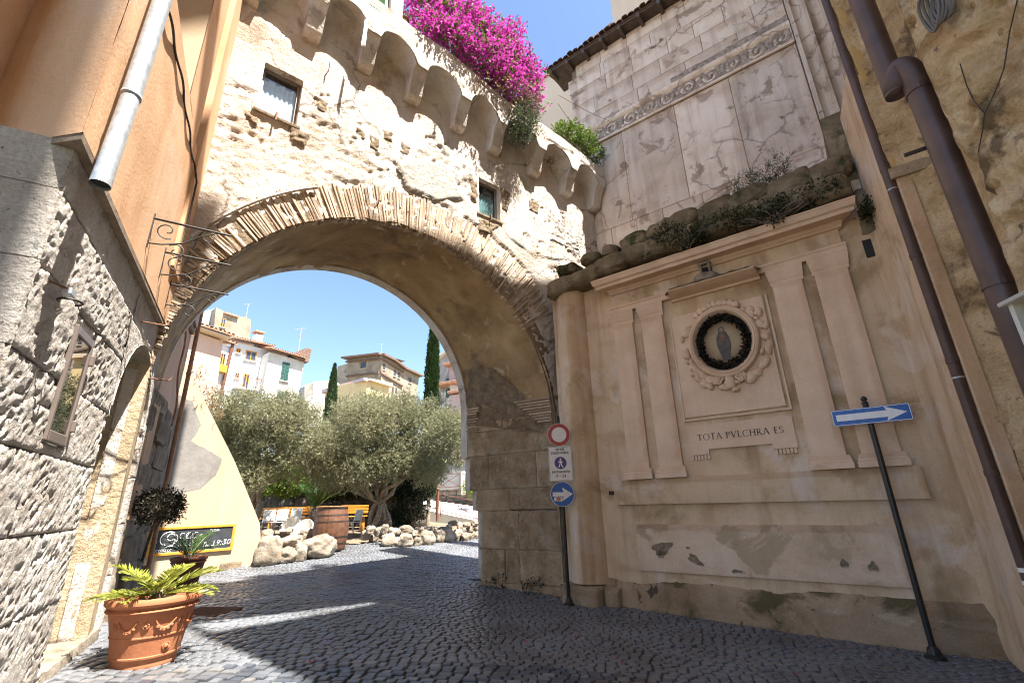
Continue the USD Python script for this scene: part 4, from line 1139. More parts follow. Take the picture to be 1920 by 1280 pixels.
fz_ = fpart('carved_frieze', fr_m, 'marble', fr=Fu)
nu, nz = 300, 18
U, Z = np.meshgrid(np.linspace(-.08, 4.93, nu), np.linspace(10.71, 11.05, nz), indexing='ij')
P = np.stack([U, 0 * U, Z], -1)
ph = (U / .5) % 1 - .5
zz_ = (Z - 10.88) / .5
ra2 = np.hypot(ph, zz_)
aa2 = np.arctan2(zz_ * np.where((U / .5) % 2 < 1, 1, -1), ph)
D = .04 + .018 * np.sin(aa2 * 1 + ra2 * 26) * np.clip(1.3 - ra2 * 2, 0, 1) + .022 * fb(P, 9, 4, 5) + .014 * fb(P, 26, 2, 6)
_, q = grid(nu, nz)
part(fz_, 'carving', Fu.tf((np.stack([U, D, Z], -1).reshape(-1, 3), tri(q)[:, ::-1])), 'worn_marble', smooth=50)
part(fz_, 'carving', Fu.tf((lambda m: m)(slab_grid(2.4, 4.93, 11.2, 11.36, .09, .03, 11, 8, .03))), 'worn_marble', smooth=50)
# fluted pilaster at the right end
pp = [(4.97, 0.0), (4.97, .27)]
u = 5.03
for k in range(6):
    pp += [(u, .27)] + [(u + .1 + .1 * -math.cos(t), .27 - .09 * math.sin(t)) for t in np.linspace(0.05, 3.09, 9)] + [(u + .2, .27)]
    u += .25
pp += [(u + .05, .27), (u + .05, 0)]
pp = np.array(pp)
zl = np.linspace(7.55, 14.2, 40)
vv = np.array([(a, d + .012 * float(fb(np.array([a, z, 0.]), 3, 3, 9)) - .05 * max(0, float(meshkit.noise(np.array([a * 3, z * 3, 1.]), 3)) - .8), z) for z in zl for a, d in pp])
_, q = grid(40, len(pp))
fpart('fluted_pilaster', (vv, tri(q)[:, ::-1]), 'marble', smooth=35, fr=Fu)
tor = [(.0, 0)] + [(.33 + .1 * math.sin(t), .16 - .1 * math.cos(t)) for t in np.linspace(0, 3.14, 7)] + [(.3, .3), (0, .34)]
fpart('pilaster_base', sweep([(a, 7.15 + z) for a, z in tor], 4.9, 6.6, .3, .3), 'marble', fr=Fu)
# eaves with rafter ends and cover tiles
rf = fpart('eaves', cat([box(-.9, 7.5, -.6, .30, 13.74, 13.79, .01)]), 'dark_wood', fr=Fu)
for k in range(16):
    u = -.85 + k * .55
    part(rf, 'rafter', Fu.box(u, u + .09, -.05, .36, 13.60, 13.738, .01), 'dark_wood')
for k in range(48):
    u = -.95 + k * .17
    a = np.linspace(0, np.pi, 7)
    ring = np.stack([u + .085 * np.cos(a), 0 * a, 13.82 + .07 * np.sin(a)], 1)
    vv = np.vstack([ring + [0, .40 + rng.uniform(-.03, .03), 0], ring * [1, 0, 1] + [0, -.6, .33]])
    q = [(i, i + 1, 7 + i + 1, 7 + i) for i in range(6)]
    part(rf, 'roof_tile', Fu.tf((vv, tri(q))), 'old_tile', smooth=True)
part(rf, 'roof_bed', Fu.tf(sweep([(-.6, 13.8), (.33, 13.8), (.33, 13.815), (-.6, 14.12)], -.9, 7.5)), 'old_tile')
gab = thing('gable_house', 'cream plaster gable wall standing up behind the tiled eaves of the marble-faced storey', 'house', Fu.p(1, -2.5, 13))
part(gab, 'wall', Fu.tf(prism([(-4.6, 10), (-4.6, 17.03), (.3, 17.62), (.3, 23), (8, 23), (8, 10)], -3.2, -2.5)), 'house_cream')
part(gab, 'coping', Fu.tf(prism([(-4.6, 17.03), (-4.6, 17.12), (.3, 17.72), (.3, 17.62)], -3.3, -2.4)), 'roof_tile')

def prism_world(poly, z0, z1):
    m = trimesh.creation.extrude_polygon(sg.polygon.orient(sg.Polygon(poly)), z1 - z0, engine='earcut')
    return np.array(m.vertices) + [0, 0, z0], np.array(m.faces)


# ================================================================ the house on the left
lh = thing('corner_house', 'orange plaster corner house on a base of big rough travertine blocks', 'house', (-2.4, 2.1, .3))
LFa = -82 + 180
cn = L.p(-3.38, 0, 0)
LF = Fr(cn[0], cn[1], LFa)                     # street-end face, u runs towards the corner from negative values
ROOF = 9.7


def lpart(name, m, mat, smooth=False, par=None, fr=L):
    return part(par or lh, name, fr.tf(m), mat, smooth=smooth)


def relief(u0, u1, z0, z1, d, amp, sc, seed, res=.08):
    return slab_grid(u0, u1, z0, z1, d, amp, sc, seed, res)


lpart('wall', relief(-3.38, -.0, 3.66, 5.76, 0, .01, 1.3, 3), 'orange_plaster', True)
lpart('end_wall', relief(-7.5, .0, 3.66, ROOF, 0, .012, 1.3, 4, .12), 'orange_plaster', True, fr=LF)
_P = lambda fr, u, d: tuple(fr.p(u, d, 0)[:2])
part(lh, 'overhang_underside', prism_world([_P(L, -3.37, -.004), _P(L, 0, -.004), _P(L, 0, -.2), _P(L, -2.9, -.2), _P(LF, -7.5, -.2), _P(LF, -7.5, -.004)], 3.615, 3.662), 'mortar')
lpart('core', box(-3.22, -.02, -3.4, -.62, -.2, ROOF), 'orange_plaster')
lpart('core_top', box(-3.36, -1.46, -.6, -.012, 5.70, 5.762), 'orange_plaster')
lpart('upper_wall', box(-3.4, -1.47, -.8, -.55, 5.76, ROOF), 'grey_render')
lpart('corner_wall', box(-3.36, -3.0, -.6, -.01, 7.6, ROOF), 'orange_plaster')
up = lpart('pilaster', relief(-1.47, -.72, 5.76, ROOF, .0, .008, 1.3, 6), 'orange_plaster', True)
lpart('pilaster_side', box(-1.475, -1.40, -.62, -.004, 5.76, ROOF), 'cream_plaster')
lpart('pilaster_step', box(-.72, -.02, -.3, -.035, 5.76, ROOF), 'orange_plaster')
lpart('pilaster_outer', box(-.52, -.005, -.3, .035, 4.2, ROOF, .004), 'orange_plaster')
lpart('wall_end', box(-.05, .25, -.7, -.06, 3.3, 4.4), 'arch_plaster')
# a thick old cable along the top of the wall, and the crack under it
pts = [L.p(u, .015 + .01 * math.sin(u * 9), 5.52 + .03 * math.sin(u * 2.4) + .05 * (u + 1)) for u in np.linspace(-3.3, -.62, 40)] + [L.p(-.5, .06, 5.35), L.p(-.48, .06, 5.0), L.p(-.44, .06, 4.5), L.p(-.42, .055, 4.3)]
solo('old_cable', tube(pts, .011, 6), 'iron', 'thin dark cable sagging along the orange wall behind the zinc pipe', 'cable', smooth=True)
# rough stone base: every block its own
rng = np.random.default_rng(31)
courses = [-.1, .46, .98, 1.48, 1.96, 2.42, 2.9, 3.34, 3.66]
cutsets = [[-3.25, -2.3, -1.15], [-3.25, -2.75, -1.9, -1.15], [-3.25, -2.1, -1.15], [-3.25, -2.55, -1.75, -1.15], [-3.25, -2.43, -2.03, -1.15], [-3.25, -2.44, -2.02, -1.15], [-3.25, -2.5, -1.6, -1.15], [-3.25, -2.2, -1.15]]
SD = -.06
WIN = (-2.43, -2.03, 2.04, 2.81)
for i in range(8):
    z0, z1 = courses[i], courses[i + 1]
    cs_ = [c + (rng.uniform(-.08, .08) if c not in (-3.25, -1.15, -1.15, -1.0, -.3, -2.43, -2.03) else 0) for c in cutsets[i]]
    for k in range(len(cs_) - 1):
        a0, a1 = cs_[k], cs_[k + 1]
        if a0 < WIN[1] - .05 and a1 > WIN[0] + .05 and z0 < WIN[3] - .05 and z1 > WIN[2] + .05:
            # the window is cut through these blocks
            for b0, b1 in ((a0, WIN[0] - .01), (WIN[1] + .01, a1)):
                if b1 - b0 > .06:
                    lpart('stone_block', rough_block(b0 + .003, b1 - .003, z0 + .003, z1 - .003, -.5, SD, res=.017, amp=.009, er=.007, sc=22, seed=0, pit=.024), 'travertine', 50)
            if z0 < WIN[2] - .02:
                lpart('stone_block', rough_block(WIN[0] - .01, WIN[1] + .01, z0 + .003, WIN[2] - .005, -.5, SD, res=.026, amp=.02, er=.02, seed=270 + i), 'travertine', 50)
            if z1 > WIN[3] + .02:
                lpart('stone_block', rough_block(WIN[0] - .01, WIN[1] + .01, WIN[3] + .005, z1 - .003, -.5, SD, res=.026, amp=.02, er=.02, seed=280 + i), 'travertine', 50)
            continue
        lpart('stone_block', rough_block(a0 + .003, a1 - .003, z0 + .003, z1 - .003, -.5, SD + rng.uniform(-.007, .007), res=.017, amp=.009, er=.007, sc=22, seed=0, pit=.024), 'travertine', 50)
# arched doorway: head with a round opening, far reveal in rough stone, door set back
DU0, DU1, DZS, DD = -1.15, .36, 2.5, -.42
dcu, dr = (DU0 + DU1) / 2, (DU1 - DU0) / 2
arcp = [(dcu + dr * math.cos(a), DZS + dr * math.sin(a)) for a in np.linspace(0, np.pi, 21)]
hu = sg.Polygon(arcp + [(DU0, 2.0), (DU1, 2.0)])
nu, nz = 110, 80
U, Z = np.meshgrid(np.linspace(DU0 - .02, DU1 + .10, nu), np.linspace(2.4, 3.64, nz), indexing='ij')
P = np.stack([U, 0 * U, Z], -1)
D = SD + .006 * fb(P, 20, 4, 0) + .012 * fb(P, 2, 3, 4) - .03 * np.exp(-((Z - 3.30 - .02 * np.sin(U * 5)) / .012) ** 2)
_, q = grid(nu, nz)
cc2 = np.stack([U, Z], -1).reshape(-1, 2)[q].mean(1)
q = q[~shapely.contains_xy(hu.buffer(-.006), cc2[:, 0], cc2[:, 1])]
lpart('door_head', (np.stack([U, D, Z], -1).reshape(-1, 3), tri(q)[:, ::-1]), 'travertine', 50)
a_ = np.linspace(0, np.pi, 31)
ds_ = np.linspace(SD + .01, DD - .05, 16)
AA, DS = np.meshgrid(a_, ds_, indexing='ij')
R_ = dr + .012 * fb(np.stack([AA * 2, DS * 3, 0 * DS], -1), 5, 3, 9)
_, q = grid(31, 16)
lpart('door_soffit', (np.stack([dcu + R_ * np.cos(AA), DS, DZS + R_ * np.sin(AA)], -1).reshape(-1, 3), tri(q)), 'travertine', 50)
for i in range(6):                                       # far reveal of the doorway
    z0, z1 = courses[i], min(courses[i + 1], DZS + .05)
    if z1 > z0 + .03:
        m = rough_block(-.30, .02, z0 + .003, z1 - .003, -.1, .0, res=.02, amp=.014, er=.012, sc=14, seed=0, pit=.02)
        vv = m[0]
        lpart('stone_block', (np.stack([DU1 + .004 - vv[:, 1], SD + vv[:, 0], vv[:, 2]], 1), m[1][:, ::-1]), 'travertine', 50)
        lpart('stone_block', rough_block(DU1 + .0, DU1 + .16, z0 + .003, z1 - .003, -.55, SD - .004, res=.02, amp=.010, er=.010, sc=16, seed=0), 'travertine', 50)
lpart('far_plaster', (lambda m: (np.stack([DU1 + .002 - m[0][:, 1], m[0][:, 0], m[0][:, 2]], 1), m[1][:, ::-1]))(rough_block(DD - .02, DD + .06, .5, 2.45, -.06, .008, res=.04, amp=.008, er=.012, sc=5, seed=4)), 'cream_plaster', 50)
lpart('near_reveal', box(-1.4, DU0, DD - .3, -.50, -.2, 3.4), 'travertine')
lpart('near_core', box(-1.6, DU0 - .01, -.52, SD - .05, -.2, 3.3), 'travertine')
lpart('far_core', box(DU1 + .05, .5, -1.0, -.3, -.2, 3.6), 'travertine')
lpart('doorway_back', box(-1.3, .5, -1.3, -1.2, -.2, 3.6), 'dark_inside')
# end face of the stone base
rng = np.random.default_rng(33)
for i in range(8):
    z0, z1 = courses[i], courses[i + 1] + (.04 if i == 7 else 0)
    u = -.13
    while u > -4.5:
        w = rng.uniform(.6, 1.2)
        lpart('stone_block', rough_block(u - w + .004, u - .004, z0 + .003, z1 - .003, SD - .03, SD + rng.uniform(-.004, .004), res=.035, amp=.022, er=.012, sc=7, seed=0, pit=.03), 'travertine', 50, fr=LF)
        u -= w
lpart('putlog_hole', box(-.72, -.57, -.3, -.085, 3.12, 3.28, .01), 'dark_inside', fr=LF)
# casement window in the stone, its pane mirrors the street
wn = lpart('window', cat([box(WIN[0], WIN[0] + .035, -.085, -.05, WIN[2], WIN[3], .006), box(WIN[1] - .035, WIN[1], -.085, -.05, WIN[2], WIN[3], .006), box(WIN[0] + .035, WIN[1] - .035, -.085, -.05, WIN[3] - .06, WIN[3], .006), box(WIN[0] + .035, WIN[1] - .035, -.085, -.05, WIN[2], WIN[2] + .07, .006)]), 'window_metal')
lpart('pane', quad(WIN[0] + .035, WIN[1] - .035, -.062, WIN[2] + .07, WIN[3] - .06), 'mirror_glass', par=wn)
lpart('dark_room', box(WIN[0], WIN[1], -.6, -.55, WIN[2], WIN[3]), 'dark_inside', par=wn)
for z in (2.18, 2.66):
    lpart('hinge', box(WIN[1] - .01, WIN[1] + .025, -.07, -.03, z - .04, z + .04, .006), 'window_metal', par=wn)
# glazed metal door deep in the doorway
dz0 = .5
f0, f1 = DD - .06, DD
dr_ = lpart('door', cat([box(DU0, DU0 + .05, f0, f1, dz0, 2.52, .008), box(DU1 - .055, DU1 - .005, f0, f1, dz0, 2.52, .008), box(DU0 + .05, DU1 - .055, f0, f1, 2.46, 2.52, .008), box(DU0 + .05, DU1 - .055, f0, f1, dz0, dz0 + .09, .008)]), 'window_metal')
lpart('fanlight', prism([(dcu + (dr - .01) * math.cos(a), 2.53 + (dr - .05) * math.sin(a)) for a in np.linspace(0, np.pi, 21)], f0, f0 + .02), 'dark_inside', par=dr_)
lpart('pane', quad(DU0 + .05, DU1 - .055, DD - .03, dz0 + .09, 2.46), 'mirror_glass', par=dr_)
lpart('handle', tube([(.12, f1, 1.25), (.12, f1 + .04, 1.27), (.12, f1 + .04, 1.63), (.12, f1, 1.65)], .011, 6), 'iron', True, par=dr_)
lpart('door_sill', rough_block(DU0, DU1, .2, .5, -.9, -.02, res=.05, amp=.012, er=.02, seed=6), 'limestone', 50)
# the zinc downpipe that stops short above the street
zp = thing('zinc_downpipe', 'shiny zinc downpipe on the orange wall with an open torn lower end', 'downpipe', L.p(-3.2, .1, 3.4))
pth = [L.p(-3.28, .105, 3.40), L.p(-3.27, .105, 3.55), L.p(-3.23, .105, 4.15)]
part(zp, 'lower_pipe', tube(pth, [.052, .049, .049], 18, cap=False), 'zinc', smooth=True)
part(zp, 'upper_pipe', tube([L.p(-3.232, .105, 4.12), L.p(-3.2, .105, 5.2), L.p(-3.0, .105, ROOF)], .0525, 18, cap=False), 'zinc', smooth=True)
part(zp, 'collar', tube([L.p(-3.233, .105, 4.10), L.p(-3.231, .105, 4.125)], .0555, 18), 'zinc', smooth=True)
part(zp, 'inside', tube([L.p(-3.279, .105, 3.42), L.p(-3.276, .105, 3.48)], .047, 18), 'dark_inside')
clamp = thing('pipe_clamp', 'loose steel pipe clamp and spike on the rough stone under the zinc pipe', 'pipe clamp', L.p(-3.0, -.05, 2.8))
tt = np.linspace(.2, 4.9, 24)
part(clamp, 'ring', tube([L.p(-2.92 + .055 * math.cos(a), .02 + .055 * math.sin(a), 2.79) for a in tt], .008, 5), 'iron', smooth=True)
part(clamp, 'bracket', L.box(-2.98, -2.9, -.02, .03, 2.82, 2.86, .004), 'zinc')
part(clamp, 'spike', tube([L.p(-3.1, -.1, 2.86), L.p(-2.96, .02, 2.85)], .007, 5), 'rusty_iron')
for (u, z, lab) in ((-.85, 3.40, 'rusty bent iron hook in the stone just above the arched doorway'), (-.02, 3.02, 'rusty iron hook at the end of the stone wall near the arch')):
    hk = [L.p(u, -.14, z), L.p(u + .02, .12, z - .01), L.p(u + .03, .15, z), L.p(u + .03, .16, z + .04)]
    solo('iron_hook', tube(hk, .009, 5), 'rusty_iron', lab, 'hook', smooth=True)
# three wrought-iron sign brackets


def scroll_bracket(u, z, ln, lab):
    t = thing('scroll_bracket', lab, 'bracket', L.p(u, 0, z), group='wrought iron brackets on the orange wall')
    ub = u
    S = lambda s, dz: L.p(ub + .02, s, z + dz)            # bracket's own plane, square to the wall
    part(t, 'top_bar', tube([S(-.05, 0), S(ln, -.02)], .011, 6), 'iron', smooth=True)
    part(t, 'wall_bar', tube([S(.0, .05), S(.0, -.30)], .009, 6), 'iron', smooth=True)
    sc = lambda cx, cz, r0, t0, t1, s=1: [S(cx + r0 * (1 - abs(a - t0) / (abs(t1 - t0) * 1.35)) * math.cos(a), cz + s * r0 * (1 - abs(a - t0) / (abs(t1 - t0) * 1.35)) * math.sin(a)) for a in np.linspace(t0, t1, 26)]
    part(t, 'scroll', tube([S(0, -.26), S(.1 * ln / .6, -.25), S(.25 * ln / .6, -.2), S(.36 * ln / .6, -.1), S(.5 * ln / .6, -.02)], .007, 5), 'iron', smooth=True)
    part(t, 'scroll', tube(sc(.12, -.1, .09, 5.2, -1.5), .006, 5), 'iron', smooth=True)
    part(t, 'scroll', tube(sc(.22, -.30, .08, 2.4, -4.2), .006, 5), 'iron', smooth=True)
    part(t, 'scroll', tube(sc(.44 * ln / .6, -.09, .075, 1.2, 7.5), .006, 5), 'iron', smooth=True)
    return t


scroll_bracket(-1.62, 4.16, .62, 'highest of three wrought iron scroll brackets on the orange wall')
scroll_bracket(-.92, 4.17, .60, 'middle one of three wrought iron scroll brackets beside the arch')
scroll_bracket(-.33, 4.06, .58, 'lowest of three wrought iron scroll brackets, nearest the arch soffit')

# the wall that goes on beyond the arch, with its pipe, and the sloping buttress
fw = thing('passage_wall', 'shaded pink and stone wall running on through the arch on the left', 'wall', L2.p(1.5, 0, .4))
fwp = lambda *a, **k: lpart(*a, par=k.pop('par', None) or fw, fr=L2, **k)
fwp('plaster', relief(-.2, 3.75, 3.0, 6.6, -.02, .012, 2, 8), 'house_pink', smooth=True)
fwp('wall_core', box(-.2, 3.75, -.6, -.05, -.2, 6.6), 'arch_plaster')
rng = np.random.default_rng(41)
z = .2
while z < 3.0:
    h = rng.uniform(.2, .42)
    u = -.15
    while u < 3.4:
        w = rng.uniform(.35, .8)
        fwp('wall_stone', rough_block(u, min(u + w - .01, 3.74), z, z + h - .01, -.3, rng.choice([.0, .03, .0, .09]), res=.08, amp=.02, er=.03, seed=int(rng.integers(999))), 'limestone', smooth=50)
        u += w
    z += h
fwp('window_surround', box(3.0, 3.56, -.02, .05, 4.75, 6.3, .01), 'limestone')
fwp('shutter', box(3.08, 3.48, .05, .09, 4.85, 6.2, .01), 'copper_paint')
for u0, u1, z0, z1 in ((1.2, 1.7, 1.5, 3.2),):
    fwp('niche_frame', box(u0, u1, -.02, .07, z0, z1, .02), 'stucco')
dp = thing('brown_downpipe', 'thin copper brown downpipe on the wall just left of the buttress', 'downpipe', L2.p(3.6, .08, .6))
part(dp, 'pipe', tube([L2.p(3.62, .08, .55), L2.p(3.66, .08, 5.6)], .038, 10), 'copper_paint', smooth=True)
for z in (1.1, 2.0, 3.0, 4.0, 5.0):
    part(dp, 'clip', tube([L2.p(3.64, .08, z), L2.p(3.64, .08, z + .03)], .046, 10), 'copper_paint')
cab = [L2.p(2.6 + .8 * k / 10, .03 + .02 * math.sin(k), 4.6 - .16 * k) for k in range(11)]
solo('wall_cable', tube(cab, .018, 5), 'copper_paint', 'rusty cable hanging down the pink wall beyond the arch', 'cable', smooth=True)
BT = Fr(-6.5, 12.8, 42)
BS = 1.257
bt = thing('buttress', 'sunlit cream plaster buttress with a sloping back and patches of bare grey render', 'buttress', BT.p(-1, 0, .5))
pl = [(x_ * BS, 1.6 + (z_ - 1.6) * BS) for x_, z_ in [(-2.5, .2), (.0, .2), (.0, .75), (-.11, 1.32), (-.76, 2.52), (-1.59, 3.83), (-1.9, 4.32), (-2.5, 5.0)]]
BS_ = lambda p_: (p_[0] * BS, 1.6 + (p_[1] - 1.6) * BS)
part(bt, 'wall', BT.tf(prism(pl, -.85, 0)), 'buttress_plaster' if False else 'cream_plaster')
rng = np.random.default_rng(43)
for pts_ in ([(-2.1, 3.75), (-1.72, 3.62), (-1.5, 3.2), (-1.6, 2.85), (-1.3, 2.7), (-1.02, 2.55), (-1.08, 2.25), (-1.3, 2.02), (-1.55, 1.95), (-1.6, 1.75), (-1.75, 1.72), (-1.85, 2.0), (-2.15, 2.1)],):
    pg = np.array(sg.Polygon([BS_(p_) for p_ in pts_]).buffer(.06).buffer(-.03).simplify(.003).segmentize(.04).exterior.coords)[:-1]
    pg = pg + .035 * np.stack([fb(np.c_[pg, 0 * pg[:, 0]], 5, 4, 1), fb(np.c_[pg, 0 * pg[:, 0]], 5, 4, 2)], 1)
    part(bt, 'grey_patch', BT.tf(prism(sg.Polygon(pg).buffer(0), -.01, .004)), 'grey_render')
part(bt, 'worn_foot', BT.tf(rough_block(-.95, -.4, .1, .42, -.1, .012, res=.04, amp=.01, er=.03, seed=3)), 'rubble_core', smooth=50)

# ================================================================ right-hand houses, the street behind the camera
rh = thing('right_house', 'tall rough-plastered house close on the right with flaking render and bare stones', 'house', (2.8, 2.5, 0))
V = np.array([2.45, 1.45])
RE = np.array([2.60, 2.17])
RW, rl = frame2(V, RE)
W2a, W2b = np.array([4.32, 4.34]), np.array([5.6, 3.38])
pv = np.array([math.sin(rad(35)), math.cos(rad(35))])
sv = np.array([math.sin(rad(125)), math.cos(rad(125))])
cr = lambda qq_, t_: tuple(qq_ * pv + t_ * sv)
TE = math.tan(rad(SUN_EL))
# flaking wall face
nu, nz = 40, 420
U, Z = np.meshgrid(np.linspace(0, rl, nu), np.linspace(-.3, 8.5, nz), indexing='ij')
P = np.stack([U, 0 * U, Z], -1)
lay = fb(P, 1.6, 4, 5)
sk = 1 / (1 + np.exp(-(lay + .05) * 45))
D = .045 * sk + .012 * fb(P, 5, 4, 6) + (1 - sk) * .06 * fb(P, 7, 4, 9) - .05 * np.clip((meshkit.noise(P * 9, 3) - .78) / .1, 0, 1)
D = D - .03 * (U > rl - .03)
_, q = grid(nu, nz)
vv = np.stack([U, -D, Z], -1).reshape(-1, 3)          # street side is on the negative side of this frame
part(rh, 'wall_face', RW.tf((vv, tri(q))), 'rough_plaster', smooth=55)
HB = 15.35
part(rh, 'body', prism_world([(2.5, 1.43), (2.645, 2.14), (3.4, 2.05), (4.6, 3.9), (4.4, 4.28), (5.5, 3.46), (11, 9), (14, 5), (6.6, -1.46)], -.4, HB), 'rough_plaster')
tops = [(2.6, 13.25), (4.0, 13.5), (5.3, 13.95)]
part(rh, 'roof_parapet', prism_world([cr(q_, (15.7 - w_) / TE) for q_, w_ in tops] + [cr(5.3, 4), cr(2.6, 4)], HB, 15.7), 'old_tile')
cprof = [(2.6, 17.85), (4.0, 18.05), (5.0, 17.7), (6.0, 17.1), (7.0, 16.2), (8.4, 15.75), (9.35, 15.75)]
part(rh, 'roof_canopy', prism_world([cr(q_, (20.0 - w_) / TE) for q_, w_ in cprof] + [cr(9.35, 4), cr(5.3, 4), cr(5.3, 2.62), cr(2.6, (19.75 - 14.6) / TE)], 19.75, 20.0), 'old_tile')
part(rh, 'attic_wall', prism_world([cr(5.35, 1.9), cr(9.3, 2.05), cr(9.3, 5), cr(5.35, 5)], HB - .5, 19.75), 'yellow_plaster')
for q_, t_ in ((2.68, 1.35), (2.68, 2.2)):
    x, y = cr(q_, t_)
    part(rh, 'attic_pier', box(x, x + .1, y, y + .1, HB, 19.75), 'yellow_plaster')
# bare stones between the two pipes
W2f, w2l = frame2(W2a, W2b)
rng = np.random.default_rng(51)
z = -.3
while z < 4.85:
    h = rng.uniform(.13, .26)
    u = -.02
    while u < 1.2:
        w = rng.uniform(.28, .55)
        part(rh, 'wall_stone', W2f.tf(rough_block(u, u + w - .015, z, z + h - .015, -.2, .02 + rng.uniform(-.03, .02), res=.045, amp=.025, er=.03, sc=6, seed=int(rng.integers(999)))), 'rough_plaster' if rng.random() < .8 else 'mossy_stone', smooth=55)
        u += w
    z += h
part(rh, 'return_wall', W2f.tf(slab_grid(-.02, 1.3, 4.85, 12.7, .01, .03, 3, 5)), 'rough_plaster', smooth=True)
part(rh, 'stone_shelf', W2f.tf(rough_block(-.04, .5, 4.85, 4.98, -.2, .1, res=.04, amp=.015, er=.02, seed=2)), 'pier_stone', smooth=50)
# the plaster return between the shrine front and the pipe
E0 = Fp.p(4.6, 0, 0)
W1f, w1l = frame2((4.36, 4.36), E0)
W1 = thing('return_wall', 'buff plaster return wall between the shrine front and the thin brown pipe', 'wall', E0)
nu, nz = 40, 130
U, Z = np.meshgrid(np.linspace(0, w1l + .03, nu), np.linspace(-.4, 5.0, nz), indexing='ij')
P = np.stack([U, 0 * U, Z], -1)
D = .006 * fb(P, 2, 4, 7) + .10 * np.clip((U - w1l + .12) / .15, 0, 1) ** 2 + .02 * np.clip(1 - (Z + .1) / .8, 0, 1) * (1 + fb(P, 3, 3, 8))
_, q = grid(nu, nz)
part(W1, 'plaster', W1f.tf((np.stack([U, -D, Z], -1).reshape(-1, 3), tri(q))), 'facade_plaster', smooth=True)
part(W1, 'upper_strip', W1f.tf(box(-.05, .3, -.02, .3, 5.0, 12.7, .01)), 'yellow_plaster')
part(W1, 'edge_strip', W1f.tf(box(-.09, -.0, -.03, .1, -.3, 5.0, .01)), 'facade_plaster')
part(W1, 'return_core', W1f.tf(box(.02, w1l, .03, .6, -.4, 7.0)), 'facade_plaster')
# pipes
tp = thing('thin_downpipe', 'slim dark brown downpipe at the edge of the buff return wall', 'downpipe', (4.2, 4.25, -.1))
a0 = W1f.p(-.03, -.075, 0)
part(tp, 'pipe', tube([a0 + [0, 0, -.1], a0 + [0, 0, 5.05]], .048, 14), 'brown_paint', smooth=True)
part(tp, 'upper_pipe', tube([a0 + [0, 0, 5.0], a0 + [.02, .02, 5.12], a0 + [.03, .03, 12]], .052, 14), 'brown_paint', smooth=True)
for z in (.55, 1.7, 2.75, 3.9):
    part(tp, 'collar', tube([a0 + [0, 0, z], a0 + [0, 0, z + .05]], .054, 14), 'brown_paint')
for z in (2.6, 4.75):
    part(tp, 'clip', tube([a0 + [0, 0, z], a0 + [0, 0, z + .015]], .0505, 14), 'zinc')
for z in (1.02, 1.12):
    part(tp, 'reflective_band', tube([a0 + [0, 0, z - .2], a0 + [0, 0, z - .165]], .0495, 14), 'sign_white')
bp = thing('thick_downpipe', 'thick dark brown downpipe with an elbow in front of the bare stones', 'downpipe', (2.7, 2.6, 1.5))
b0 = at_depth(1795, 345, 2.72)
b0[2] = 0
bx, by = b0[0], b0[1]
q0 = np.array([bx, by, 0])
part(bp, 'pipe', tube([q0 + [0, 0, 1.05], q0 + [0, 0, 2.3], q0 + [0, 0, 4.05]], .066, 18), 'brown_paint', smooth=True)
off = np.array([-.055, .085, 0])
part(bp, 'elbow', tube([q0 + [0, 0, 4.0]] + [q0 + off * (.5 - .5 * math.cos(a)) + [0, 0, 4.1 + .13 * math.sin(a) * (1 if a < 1.6 else 1) - .0 * a] for a in np.linspace(0.2, 2.6, 9)] + [q0 + off * .98 + [0, 0, 4.08]], .07, 16), 'brown_paint', smooth=True)
part(bp, 'upper_pipe', tube([q0 + off + [0, 0, 4.06], q0 + off + [0, 0, 12]], .066, 16), 'brown_paint', smooth=True)
part(bp, 'lower_pipe', tube([q0 + [0, 0, 1.1], q0 + [.03, .04, .9], q0 + [.06, .1, -.2]], .075, 16), 'iron', smooth=True)
for z in (2.62, 3.98):
    part(bp, 'collar', tube([q0 + [0, 0, z], q0 + [0, 0, z + .035]], .071, 18), 'brown_paint')
part(bp, 'wall_tie', tube([q0 + [-.12, .12, 3.60], q0 + [.18, -.02, 3.64]], .013, 6), 'iron')
# coil of cable, wires and service boxes
rd = -RW.n                                              # out of the wall, towards the street
wl = lambda u, d, z: RW.p(u, -d, z)
cc = RW.p(.38, -.11, 4.13)
coil = thing('cable_coil', 'coil of grey cable hanging high on the rough right-hand wall', 'cable coil', cc)
rng = np.random.default_rng(55)
for k in range(7):
    a = np.linspace(0, 2 * np.pi, 28)
    rr_ = .06 + .004 * k
    ph = rng.normal(0, .12)
    pts = [cc + RW.u * (rr_ * .75 * math.cos(x + ph) + .012 * (k - 3)) + rd * (-.02 + .01 * math.sin(2 * x + k) + .008 * k) + np.array([0, 0, rr_ * 1.5 * math.sin(x + ph)]) for x in a]
    part(coil, 'loop', tube(pts, .0085, 6, cap=False), 'cable_grey', smooth=True)
for lab, ptx in (('thin looping telephone wire pinned to the rough wall below the cable coil', [(1800, 120), (1812, 160), (1826, 190), (1846, 213)]), ('dark wire running down the flaking wall at the right edge', [(1912, -20), (1893, 60), (1882, 130), (1866, 172), (1846, 214), (1842, 245), (1834, 286)])):
    pts = [(lambda a: RW.p(a[0], -.045, a[1]))(RW.hit(x, y, -.045)) for x, y in ptx]
    solo('wall_wire', tube(pts, .003, 5), 'iron', lab, 'wire', smooth=True)
sb = thing('service_box', 'pale grey metal service cabinet with a hinged lid on the right wall', 'cabinet', at_depth(1900, 600, 2.1))
s0 = .60


def wbox(u0, u1, d0, d1, z0, z1, c=.004):
    m = box(u0, u1, d0, d1, z0, z1, c)
    return RW.tf((m[0] * [1, -1, 1], m[1][:, ::-1]))


